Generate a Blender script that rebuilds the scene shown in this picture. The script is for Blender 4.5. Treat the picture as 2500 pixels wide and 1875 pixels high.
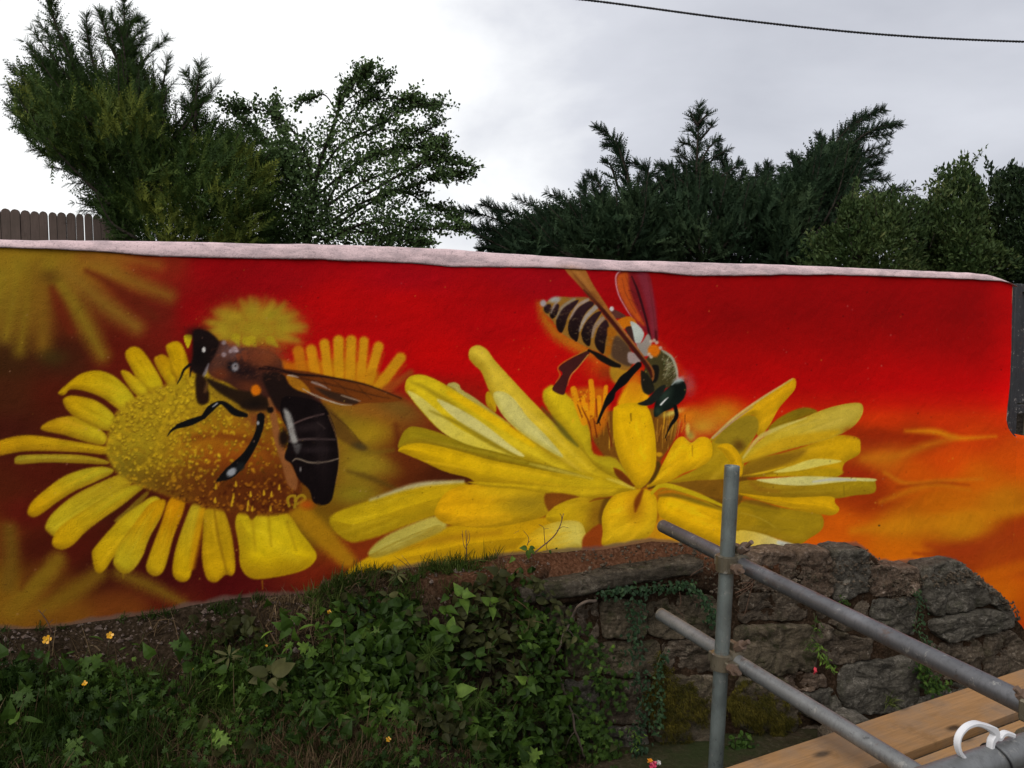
import bpy, math, random
import numpy as np
from mathutils import Vector, Matrix

random.seed(7)
rng = np.random.default_rng(7)
R = math.radians
for _o in list(bpy.data.objects):
    bpy.data.objects.remove(_o)
SC = bpy.context.scene
COL = SC.collection

# ---------------------------------------------------------------- camera
FPX = 1888.0                      # focal length in photo pixels (2500 wide)
EYE = np.array([0.0, 0.0, 1.6])
PITCH = R(-4.0)
cam_d = bpy.data.cameras.new('camera')
cam_d.sensor_width = 36.0
cam_d.lens = 36.0 * FPX / 2500.0
cam_d.clip_start = 0.05
cam_d.clip_end = 3000
cam = bpy.data.objects.new('camera', cam_d)
COL.objects.link(cam)
cam.location = EYE
cam.rotation_euler = (R(90) + PITCH, 0, 0)
SC.camera = cam

# ---------------------------------------------------------------- overcast sky
SUN_EL, SUN_AZ = R(48), R(205)     # azimuth measured clockwise from +Y
w = bpy.data.worlds.new('World')
SC.world = w
w.use_nodes = True
nt = w.node_tree
for n in list(nt.nodes):
    nt.nodes.remove(n)
L = nt.links.new
out = nt.nodes.new('ShaderNodeOutputWorld')
bg = nt.nodes.new('ShaderNodeBackground')
bg.inputs['Strength'].default_value = 0.1
sky = nt.nodes.new('ShaderNodeTexSky')
sky.sky_type = 'NISHITA'
sky.sun_disc = False
sky.sun_elevation = SUN_EL
sky.sun_rotation = SUN_AZ
sky.dust_density = 4.0
tc = nt.nodes.new('ShaderNodeTexCoord')
mp = nt.nodes.new('ShaderNodeMapping')
mp.inputs['Scale'].default_value = (1.0, 1.0, 2.2)
mp.inputs['Location'].default_value = (0.35, 0.2, 0.15)
n1 = nt.nodes.new('ShaderNodeTexNoise')
n1.inputs['Scale'].default_value = 2.1
n1.inputs['Detail'].default_value = 7
n1.inputs['Roughness'].default_value = 0.52
n1.inputs['Distortion'].default_value = 0.3
n2 = nt.nodes.new('ShaderNodeTexNoise')
n2.inputs['Scale'].default_value = 0.75
n2.inputs['Detail'].default_value = 2
cr = nt.nodes.new('ShaderNodeValToRGB')
e = cr.color_ramp.elements
e[0].position = 0.30; e[0].color = (3.7, 3.8, 4.2, 1)
e[1].position = 0.66; e[1].color = (7.6, 7.65, 7.65, 1)
em = cr.color_ramp.elements.new(0.48); em.color = (4.8, 4.9, 5.3, 1)
# slow brightness drift of the cloud deck: thin, bright cloud to the north-west, heavier to the east
sep = nt.nodes.new('ShaderNodeSeparateXYZ')
drift = nt.nodes.new('ShaderNodeMapRange')
drift.interpolation_type = 'SMOOTHSTEP'
drift.inputs['From Min'].default_value = -0.35
drift.inputs['From Max'].default_value = 0.35
drift.inputs['To Min'].default_value = 0.16
drift.inputs['To Max'].default_value = -0.13
add1 = nt.nodes.new('ShaderNodeMath'); add1.operation = 'MULTIPLY_ADD'
add1.inputs[1].default_value = 0.72
add2 = nt.nodes.new('ShaderNodeMath'); add2.operation = 'MULTIPLY_ADD'
add2.inputs[1].default_value = 0.30
mixs = nt.nodes.new('ShaderNodeMix'); mixs.data_type = 'RGBA'
mixs.inputs['Factor'].default_value = 0.93
L(tc.outputs['Generated'], mp.inputs['Vector'])
L(mp.outputs['Vector'], n1.inputs['Vector'])
L(mp.outputs['Vector'], n2.inputs['Vector'])
L(tc.outputs['Generated'], sep.inputs[0])
L(sep.outputs['X'], drift.inputs['Value'])
L(n1.outputs['Fac'], add1.inputs[0]); L(drift.outputs['Result'], add1.inputs[2])
L(n2.outputs['Fac'], add2.inputs[0]); L(add1.outputs[0], add2.inputs[2])
L(add2.outputs[0], cr.inputs['Fac'])
L(sky.outputs['Color'], mixs.inputs['A'])
L(cr.outputs['Color'], mixs.inputs['B'])
L(mixs.outputs['Result'], bg.inputs['Color'])
L(bg.outputs['Background'], out.inputs['Surface'])

sun_d = bpy.data.lights.new('sun', 'SUN')
sun_d.energy = 1.5
sun_d.angle = R(50)
sun_d.color = (1.0, 0.95, 0.88)
sun = bpy.data.objects.new('sun', sun_d)
COL.objects.link(sun)
_sd = Vector((math.sin(SUN_AZ) * math.cos(SUN_EL), math.cos(SUN_AZ) * math.cos(SUN_EL), math.sin(SUN_EL)))
sun.rotation_euler = _sd.to_track_quat('Z', 'Y').to_euler()
sun.location = (0, 0, 20)

SC.view_settings.view_transform = 'Standard'
SC.view_settings.look = 'None'
SC.view_settings.gamma = 1.0
SC.view_settings.exposure = 0.62
SC.view_settings.use_curve_mapping = False
SC.render.engine = 'CYCLES'
SC.cycles.max_bounces = 6

# ---------------------------------------------------------------- helpers
CP, SP = math.cos(PITCH), math.sin(PITCH)
YAW = R(20)
TV = np.array([math.cos(YAW), math.sin(YAW), 0.0])     # along the wall, to the right and away
NV = np.array([math.sin(YAW), -math.cos(YAW), 0.0])    # out of the wall, to the viewer's side
W0 = np.array([0.0, 3.6, 0.0])

def ray(px, py):
    x = (np.asarray(px, float) - 1250.0) / FPX
    y = -(np.asarray(py, float) - 937.5) / FPX
    return np.stack([x, CP - SP * y, SP + CP * y], -1)

def at(px, py, d):                # the point at forward distance d along a line of sight
    return EYE + ray(px, py) * np.asarray(d, float)[..., None] if np.ndim(d) else EYE + ray(px, py) * d

def hit_n(px, py, n):             # on the vertical plane n metres in front of the wall face
    r = ray(px, py)
    t = (n - (EYE - W0) @ NV) / (r @ NV)
    return EYE + r * np.asarray(t)[..., None]

def hit_z(px, py, z):
    r = ray(px, py)
    return EYE + r * ((z - EYE[2]) / r[..., 2])[..., None]

def sz(px, py, n=0.0):
    p = hit_n(px, py, n)
    return (p - W0) @ TV, p[..., 2]

def wp(s, n, z):                  # wall coordinates -> world
    s, n, z = np.broadcast_arrays(np.asarray(s, float), np.asarray(n, float), np.asarray(z, float))
    p = W0 + s[..., None] * TV + n[..., None] * NV
    p[..., 2] = z
    return p

def proj(P):                      # world -> photo pixels
    d = P - EYE
    f = d[..., 1] * CP + d[..., 2] * SP
    u = -d[..., 1] * SP + d[..., 2] * CP
    return 1250 + FPX * d[..., 0] / f, 937.5 - FPX * u / f

_perm = np.random.default_rng(3).integers(0, 1 << 30, 1 << 12)
def vnoise(P, seed=0):
    P = np.asarray(P, float)
    i = np.floor(P).astype(np.int64)
    f = P - i
    f = f * f * (3 - 2 * f)
    def h(dx, dy, dz):
        k = (i[..., 0] + dx) * 73856093 ^ (i[..., 1] + dy) * 19349663 ^ (i[..., 2] + dz) * 83492791 ^ (seed * 7919)
        k = _perm[k & 4095] ^ (k >> 5)
        return (_perm[k & 4095] & 0xFFFF) / 65535.0
    r = 0
    for dx in (0, 1):
        wx = f[..., 0] if dx else 1 - f[..., 0]
        for dy in (0, 1):
            wy = f[..., 1] if dy else 1 - f[..., 1]
            for dz in (0, 1):
                wz = f[..., 2] if dz else 1 - f[..., 2]
                r = r + wx * wy * wz * h(dx, dy, dz)
    return r * 2 - 1

def fbm(P, oct=4, seed=0):
    P = np.asarray(P, float)
    r = 0; a = 1.0; t = 0
    for k in range(oct):
        r = r + a * vnoise(P * (2.03 ** k) + 13.7 * k, seed + k); t += a; a *= 0.52
    return r / t

def sstep(a, b, x):
    t = np.clip((np.asarray(x, float) - a) / (b - a), 0, 1)
    return t * t * (3 - 2 * t)

def link(o, parent=None):
    COL.objects.link(o)
    if parent is not None:
        o.parent = parent
    return o

def mesh_data(name, V, F, mat=None, smooth=False, attrs=None):
    """V (n,3); F array (m,3/4) or list of such arrays"""
    me = bpy.data.meshes.new(name)
    V = np.ascontiguousarray(V, np.float32)
    Fs = [np.asarray(f, np.int32) for f in (F if isinstance(F, list) else [F]) if len(f)]
    loops = np.concatenate([f.ravel() for f in Fs])
    tot = np.concatenate([np.full(len(f), f.shape[1], np.int32) for f in Fs])
    start = np.concatenate([[0], np.cumsum(tot)[:-1]]).astype(np.int32)
    me.vertices.add(len(V)); me.vertices.foreach_set('co', V.ravel())
    me.loops.add(len(loops)); me.loops.foreach_set('vertex_index', loops)
    me.polygons.add(len(tot)); me.polygons.foreach_set('loop_start', start)
    me.polygons.foreach_set('use_smooth', np.full(len(tot), bool(smooth)))
    me.update(calc_edges=True)
    for k, a in (attrs or {}).items():
        c = me.color_attributes.new(k, 'FLOAT_COLOR', 'POINT')
        a = np.asarray(a, np.float32)
        if a.ndim == 1:
            a = np.stack([a, a, a], -1)
        if a.shape[1] == 3:
            a = np.concatenate([a, np.ones((len(a), 1), np.float32)], 1)
        c.data.foreach_set('color', np.ascontiguousarray(a).ravel())
    if mat is not None:
        me.materials.append(mat)
    return me

def obj(name, V, F, mat=None, parent=None, smooth=False, attrs=None):
    return link(bpy.data.objects.new(name, mesh_data(name, V, F, mat, smooth, attrs)), parent)

def empty(name, loc=(0, 0, 0), rot=(0, 0, 0)):
    o = bpy.data.objects.new(name, None)
    o.empty_display_size = 0.1
    o.location = Vector([float(c) for c in loc]); o.rotation_euler = rot
    return link(o)

def tag(o, label=None, cat=None, group=None, kind=None):
    if label: o['label'] = label
    if cat: o['category'] = cat
    if group: o['group'] = group
    if kind: o['kind'] = kind
    return o

def under(o, root):               # geometry written in world coordinates goes under a root standing at its base
    o.parent = root
    o.matrix_parent_inverse = (Matrix.Translation(root.location) @ root.rotation_euler.to_matrix().to_4x4()).inverted()
    return o

class MB:
    def __init__(s): s.v = []; s.q = []; s.t = []; s.n = 0
    def add(s, V, F):
        F = np.asarray(F)
        s.v.append(np.asarray(V, float)); (s.q if F.shape[1] == 4 else s.t).append(F + s.n); s.n += len(V)
    def arr(s):
        fs = []
        if s.q: fs.append(np.concatenate(s.q))
        if s.t: fs.append(np.concatenate(s.t))
        return np.concatenate(s.v), fs
    def build(s, name, mat, root=None, smooth=False, attrs=None):
        V, F = s.arr()
        o = obj(name, V, F, mat, None, smooth, attrs)
        return under(o, root) if root is not None else o

def box(c, h, ax=None):
    c = np.asarray(c, float)
    ax = np.eye(3) if ax is None else np.asarray(ax, float)
    S = np.array([[x, y, z] for x in (-1, 1) for y in (-1, 1) for z in (-1, 1)], float) * np.asarray(h)
    return c + S @ ax, np.array([[0, 1, 3, 2], [4, 6, 7, 5], [0, 4, 5, 1], [2, 3, 7, 6], [0, 2, 6, 4], [1, 5, 7, 3]])

def bbox(c, h, ax=None, b=0.004):
    """box with chamfered edges"""
    c = np.asarray(c, float); h = np.asarray(h, float)
    ax = np.eye(3) if ax is None else np.asarray(ax, float)
    b = min(b, h.min() * 0.9)
    V = []; idx = {}
    for x in (-1, 1):
        for y in (-1, 1):
            for z in (-1, 1):
                sg = np.array([x, y, z])
                for a in range(3):
                    p = sg * (h - b); p[a] = sg[a] * h[a]
                    idx[(x, y, z, a)] = len(V); V.append(p)
    Q = []; T = []
    for a in range(3):
        u, v = [k for k in range(3) if k != a]
        for sa in (-1, 1):
            def key(su, sv):
                k = [0, 0, 0]; k[a] = sa; k[u] = su; k[v] = sv
                return tuple(k)
            f = [idx[key(-1, -1) + (a,)], idx[key(1, -1) + (a,)], idx[key(1, 1) + (a,)], idx[key(-1, 1) + (a,)]]
            Q.append(f if (sa > 0) == (a != 1) else f[::-1])
    for a in range(3):            # edges along axis a
        u, v = [k for k in range(3) if k != a]
        for su in (-1, 1):
            for sv in (-1, 1):
                def key(s0):
                    k = [0, 0, 0]; k[a] = s0; k[u] = su; k[v] = sv
                    return tuple(k)
                Q.append([idx[key(-1) + (u,)], idx[key(1) + (u,)], idx[key(1) + (v,)], idx[key(-1) + (v,)]])
    for x in (-1, 1):
        for y in (-1, 1):
            for z in (-1, 1):
                T.append([idx[(x, y, z, a)] for a in range(3)])
    return c + np.array(V) @ ax, np.array(Q), np.array(T)

def frame(d):
    d = np.asarray(d, float); d = d / np.linalg.norm(d)
    a = np.array([0, 0, 1.0]) if abs(d[2]) < 0.9 else np.array([1.0, 0, 0])
    u = np.cross(a, d); u /= np.linalg.norm(u)
    return d, u, np.cross(d, u)

def tube(P, r, seg=8, cap=True, base=0):
    P = np.asarray(P, float); n = len(P)
    r = np.broadcast_to(np.asarray(r, float), (n,))
    T = np.gradient(P, axis=0); T /= np.linalg.norm(T, axis=1, keepdims=True) + 1e-12
    _, u, v = frame(T[0])
    a = np.arange(seg) * 2 * math.pi / seg
    V = []
    for i in range(n):
        u = u - T[i] * (u @ T[i]); u /= np.linalg.norm(u) + 1e-12
        v = np.cross(T[i], u)
        V.append(P[i] + r[i] * (np.cos(a)[:, None] * u + np.sin(a)[:, None] * v))
    V = np.concatenate(V)
    i = np.arange(n - 1)[:, None] * seg; j = np.arange(seg)[None, :]; k = (j + 1) % seg
    Q = np.stack([i + j, i + k, i + seg + k, i + seg + j], -1).reshape(-1, 4)
    Tt = np.zeros((0, 3), int)
    if cap:
        V = np.concatenate([V, P[:1], P[-1:]])
        j = np.arange(seg); k = (j + 1) % seg
        Tt = np.concatenate([np.stack([k, j, np.full(seg, n * seg)], -1),
                             np.stack([(n - 1) * seg + j, (n - 1) * seg + k, np.full(seg, n * seg + 1)], -1)])
    return V, Q, Tt

def add_tube(mb, P, r, seg=8, cap=True):
    V, Q, T = tube(P, r, seg, cap)
    b = mb.n
    mb.v.append(V); mb.q.append(Q + b)
    if len(T): mb.t.append(T + b)
    mb.n += len(V)

def add_bbox(mb, c, h, ax=None, b=0.004):
    V, Q, T = bbox(c, h, ax, b)
    k = mb.n
    mb.v.append(V); mb.q.append(Q + k); mb.t.append(T + k); mb.n += len(V)

def smooth_path(P, n):
    P = np.asarray(P, float)
    if len(P) < 3:
        t = np.linspace(0, 1, n)[:, None]
        return P[0] * (1 - t) + P[-1] * t
    E = np.concatenate([[2 * P[0] - P[1]], P, [2 * P[-1] - P[-2]]])
    u = np.linspace(0, len(P) - 1 - 1e-9, n); i = u.astype(int); f = (u - i)[:, None]
    a, b, c, d = E[i], E[i + 1], E[i + 2], E[i + 3]
    return 0.5 * (2 * b + (c - a) * f + (2 * a - 5 * b + 4 * c - d) * f ** 2 + (-a + 3 * b - 3 * c + d) * f ** 3)

# ---------------------------------------------------------------- materials
def srgb(r, g, b):
    c = np.array([r, g, b], float) / 255
    return np.where(c <= 0.04045, c / 12.92, ((c + 0.055) / 1.055) ** 2.4)

class NT:
    def __init__(s, name):
        s.m = bpy.data.materials.new(name); s.m.use_nodes = True
        s.t = s.m.node_tree
        s.p = s.t.nodes['Principled BSDF']; s.out = s.t.nodes['Material Output']
    def n(s, typ, **kw):
        x = s.t.nodes.new(typ)
        for k, v in kw.items():
            if k in x.inputs: x.inputs[k].default_value = v
            else: setattr(x, k, v)
        return x
    def l(s, a, b): s.t.links.new(a, b)
    def coord(s, kind='Object', scale=None):
        c = s.n('ShaderNodeTexCoord').outputs[kind]
        if scale is None: return c
        m = s.n('ShaderNodeMapping'); m.inputs['Scale'].default_value = scale
        s.l(c, m.inputs['Vector']); return m.outputs['Vector']
    def noise(s, vec, scale, detail=5, rough=0.55, dist=0.0):
        x = s.n('ShaderNodeTexNoise'); x.inputs['Scale'].default_value = scale
        x.inputs['Detail'].default_value = detail; x.inputs['Roughness'].default_value = rough
        x.inputs['Distortion'].default_value = dist
        s.l(vec, x.inputs['Vector']); return x.outputs['Fac']
    def ramp(s, fac, stops):
        x = s.n('ShaderNodeValToRGB'); el = x.color_ramp.elements
        while len(el) < len(stops): el.new(0.5)
        for e_, (p, c) in zip(el, stops):
            e_.position = p
            c = (c, c, c) if np.ndim(c) == 0 else c
            e_.color = (float(c[0]), float(c[1]), float(c[2]), 1)
        s.l(fac, x.inputs['Fac']); return x.outputs['Color']
    def mix(s, fac, a, b, mode='MIX'):
        x = s.n('ShaderNodeMix', data_type='RGBA', blend_type=mode)
        for val, key in ((fac, 'Factor'), (a, 'A'), (b, 'B')):
            if hasattr(val, 'links'): s.l(val, x.inputs[key])
            elif key == 'Factor': x.inputs[key].default_value = val
            else: x.inputs[key].default_value = (*[float(c) for c in val], 1)
        return x.outputs['Result']
    def bump(s, h, strength=0.5, dist=0.01, prev=None):
        x = s.n('ShaderNodeBump'); x.inputs['Strength'].default_value = strength
        x.inputs['Distance'].default_value = dist
        s.l(h, x.inputs['Height'])
        if prev is not None: s.l(prev, x.inputs['Normal'])
        return x.outputs['Normal']
    def fin(s, col, rough=0.8, nrm=None, metal=0.0, spec=0.4):
        if hasattr(col, 'links'): s.l(col, s.p.inputs['Base Color'])
        else: s.p.inputs['Base Color'].default_value = (*[float(c) for c in col], 1)
        if hasattr(rough, 'links'): s.l(rough, s.p.inputs['Roughness'])
        else: s.p.inputs['Roughness'].default_value = rough
        s.p.inputs['Metallic'].default_value = metal
        s.p.inputs['Specular IOR Level'].default_value = spec
        if nrm is not None: s.l(nrm, s.p.inputs['Normal'])
        return s.m

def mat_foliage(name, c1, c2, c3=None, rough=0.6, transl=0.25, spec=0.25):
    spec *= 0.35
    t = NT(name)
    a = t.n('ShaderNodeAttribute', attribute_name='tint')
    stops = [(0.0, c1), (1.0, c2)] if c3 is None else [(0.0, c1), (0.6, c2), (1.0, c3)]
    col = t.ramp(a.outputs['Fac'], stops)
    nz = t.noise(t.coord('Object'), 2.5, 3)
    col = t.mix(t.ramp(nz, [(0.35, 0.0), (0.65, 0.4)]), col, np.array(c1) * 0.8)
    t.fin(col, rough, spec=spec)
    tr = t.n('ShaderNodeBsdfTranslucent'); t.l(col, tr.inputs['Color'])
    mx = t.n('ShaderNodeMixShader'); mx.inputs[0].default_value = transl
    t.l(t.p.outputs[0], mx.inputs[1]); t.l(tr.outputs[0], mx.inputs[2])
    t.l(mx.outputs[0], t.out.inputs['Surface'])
    return t.m

def mat_stucco_paint():
    t = NT('wall_paint')
    a = t.n('ShaderNodeAttribute', attribute_name='paint')
    co = t.coord('Object')
    f = t.noise(co, 260, 3, 0.6)
    g = t.noise(co, 42, 4, 0.6)
    h = t.noise(co, 5, 3)
    spk = t.ramp(t.noise(co, 190, 2, 0.6), [(0.30, 0.55), (0.42, 1.0)])
    col = t.mix(0.55, a.outputs['Color'], spk, 'MULTIPLY')
    col = t.mix(0.5, col, t.ramp(h, [(0.3, 0.88), (0.7, 1.0)]), 'MULTIPLY')
    nr = t.bump(g, 0.35, 0.006)
    nr = t.bump(f, 0.9, 0.003, nr)
    return t.fin(col, 0.85, nr, spec=0.05)

def mat_coping():
    t = NT('coping_render')
    a = t.n('ShaderNodeAttribute', attribute_name='paint')
    co = t.coord('Object')
    st = t.noise(t.coord('Object', (1, 1, 4)), 9, 6, 0.65, 0.4)
    f = t.noise(co, 150, 4, 0.7)
    col = t.mix(t.ramp(st, [(0.42, 0.0), (0.64, 0.6)]), a.outputs['Color'], srgb(138, 124, 128))
    hl = t.ramp(t.noise(t.coord('Object', (1, 1, 6)), 22, 7, 0.8, 1.5), [(0.30, 0.35), (0.38, 1.0)])
    col = t.mix(0.55, col, hl, 'MULTIPLY')
    col = t.mix(0.8, col, t.ramp(f, [(0.33, 0.45), (0.46, 1.0)]), 'MULTIPLY')
    nr = t.bump(t.noise(co, 30, 5, 0.65), 0.5, 0.012)
    nr = t.bump(f, 0.6, 0.004, nr)
    return t.fin(col, 0.9, nr, spec=0.2)

def mat_soil():
    t = NT('soil')
    a = t.n('ShaderNodeAttribute', attribute_name='tint')
    co = t.coord('Object')
    big = t.noise(co, 6, 6, 0.6, 0.5)
    fine = t.noise(co, 70, 6, 0.7)
    brown = t.ramp(fine, [(0.3, (0.007, 0.005, 0.003)), (0.5, (0.023, 0.0155, 0.009)), (0.70, (0.060, 0.043, 0.03)), (0.8, (0.14, 0.11, 0.09))])
    red = t.ramp(fine, [(0.3, (0.030, 0.012, 0.006)), (0.5, (0.085, 0.036, 0.018)), (0.68, (0.15, 0.075, 0.045)), (0.8, (0.24, 0.16, 0.12))])
    f = t.mix(0.5, a.outputs['Color'], t.ramp(big, [(0.35, 0.0), (0.65, 1.0)]), 'OVERLAY')
    col = t.mix(f, brown, red)
    nr = t.bump(big, 0.6, 0.04)
    nr = t.bump(fine, 0.9, 0.014, nr)
    return t.fin(col, 0.95, nr, spec=0.05)

def mat_stone(name, lo, mid, hi, moss=0.25):
    t = NT(name)
    lo, mid, hi = [np.array(q) * 1.9 for q in (lo, mid, hi)]
    co = t.coord('Object')
    big = t.noise(co, 7, 6, 0.65, 0.6)
    fine = t.noise(co, 55, 7, 0.72, 0.3)
    col = t.ramp(fine, [(0.28, lo), (0.5, mid), (0.74, hi)])
    col = t.mix(t.ramp(big, [(0.35, 0.0), (0.6, 0.8)]), col, np.array(lo) * 1.4)
    li = t.ramp(t.noise(co, 16, 6, 0.75), [(0.60, 0.0), (0.68, 0.8)])
    col = t.mix(li, col, np.array(hi) * 1.15)
    if moss:
        ms = t.ramp(t.noise(co, 11, 5, 0.7), [(0.54, 0.0), (0.64, moss)])
        col = t.mix(ms, col, (0.035, 0.045, 0.012))
    st = t.noise(t.coord('Object', (3, 3, 16)), 3.2, 6, 0.7, 0.8)
    grit = t.noise(co, 150, 4, 0.75)
    v = t.n('ShaderNodeTexVoronoi', feature='DISTANCE_TO_EDGE'); v.inputs['Scale'].default_value = 13
    wv = t.n('ShaderNodeVectorMath', operation='MULTIPLY_ADD'); t.l(t.ramp(fine, [(0, 0), (1, 1)]), wv.inputs[0]); wv.inputs[1].default_value = (.12, .12, .12); t.l(co, wv.inputs[2]); t.l(wv.outputs[0], v.inputs['Vector'])
    crack = t.ramp(v.outputs['Distance'], [(0.0, 0.0), (0.022, 1.0)])
    col = t.mix(0.75, col, t.ramp(st, [(0.38, 0.45), (0.52, 1.0)]), 'MULTIPLY')
    col = t.mix(0.6, col, t.ramp(grit, [(0.36, 0.4), (0.5, 1.0), (0.66, 1.0), (0.74, 1.7)]), 'MULTIPLY')
    col = t.mix(0.3, col, crack, 'MULTIPLY')
    nr = t.bump(big, 0.8, 0.04)
    nr = t.bump(st, 0.8, 0.03, nr)
    nr = t.bump(crack, 0.35, 0.012, nr)
    nr = t.bump(fine, 1.0, 0.016, nr)
    nr = t.bump(grit, 0.7, 0.006, nr)
    return t.fin(col, 0.95, nr, spec=0.06)

def mat_metal(name, c, metal=0.55, rough=0.45):
    t = NT(name)
    co = t.coord('Object')
    big = t.noise(co, 9, 5, 0.6)
    fine = t.noise(t.coord('Object', (1, 1, 0.25)), 90, 5, 0.7)
    c = np.array(c)
    col = t.ramp(big, [(0.3, c * 0.72), (0.55, c), (0.75, c * 1.3)])
    col = t.mix(0.75, col, t.ramp(fine, [(0.3, 0.62), (0.5, 1.0)]), 'MULTIPLY')
    spot = t.ramp(t.noise(co, 45, 4, 0.7), [(0.63, 0.0), (0.68, 0.8)])
    col = t.mix(spot, col, c * 0.35)
    spl = t.ramp(t.noise(co, 26, 7, 0.78, 0.4), [(0.585, 0.0), (0.63, 0.65)])
    col = t.mix(spl, col, (0.30, 0.29, 0.27))
    rus = t.ramp(t.noise(co, 15, 6, 0.75), [(0.58, 0.0), (0.68, 0.6)])
    col = t.mix(rus, col, (0.10, 0.045, 0.022))
    rg = t.ramp(fine, [(0.3, rough + 0.15), (0.7, rough - 0.05)])
    return t.fin(col, rg, t.bump(fine, 0.25, 0.002), metal, 0.5)

def mat_wood(name, c, along=0):
    t = NT(name)
    s = [9, 9, 9]; s[along] = 0.8
    g = t.noise(t.coord('Object', tuple(s)), 5, 7, 0.65, 1.2)
    s2 = [60, 60, 60]; s2[along] = 2
    g2 = t.noise(t.coord('Object', tuple(s2)), 3, 4, 0.7)
    c = np.array(c)
    col = t.ramp(g, [(0.3, c * 0.80), (0.5, c), (0.72, c * 1.12)])
    col = t.mix(0.55, col, t.ramp(g2, [(0.3, 0.65), (0.6, 1.0)]), 'MULTIPLY')
    dirt = t.ramp(t.noise(t.coord('Object'), 7, 6, 0.7), [(0.56, 0.0), (0.70, 0.55)])
    col = t.mix(dirt, col, c * 0.35)
    v = t.n('ShaderNodeTexVoronoi'); sv = [6, 6, 6]; sv[along] = 2.6; v.voronoi_dimensions = '2D'
    t.l(t.coord('Object', tuple(sv)), v.inputs['Vector']); v.inputs['Scale'].default_value = 0.9
    kn = t.ramp(v.outputs['Distance'], [(0.035, 1.0), (0.10, 0.0)])
    col = t.mix(kn, col, c * 0.16)
    scr = t.ramp(t.noise(t.coord('Object', (5, 14, 14)), 7, 6, 0.8, 2.0), [(0.33, 0.45), (0.40, 1.0)])
    col = t.mix(0.8, col, scr, 'MULTIPLY')
    grey = t.ramp(t.noise(t.coord('Object'), 4, 6, 0.7), [(0.45, 0.0), (0.62, 0.45)])
    col = t.mix(grey, col, (float(c[0]) * .62, float(c[0]) * .50, float(c[0]) * .40))
    return t.fin(col, 0.8, t.bump(g2, 0.4, 0.003), spec=0.12)

def mat_plain(name, c, rough=0.7, spec=0.3, var=0.25, scale=20, bump=0.15):
    t = NT(name)
    n_ = t.noise(t.coord('Object'), scale, 5, 0.6)
    c = np.array(c)
    return t.fin(t.ramp(n_, [(0.3, c * (1 - var)), (0.7, np.clip(c * (1 + var), 0, 0.95))]), rough, t.bump(n_, bump, 0.003), spec=spec)
# ---------------------------------------------------------------- the mural, sprayed shape by shape on a canvas
CS = 0.62                          # canvas pixels per photo pixel
CX0, CY0, CX1, CY1 = -280, 560, 2720, 1640

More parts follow.
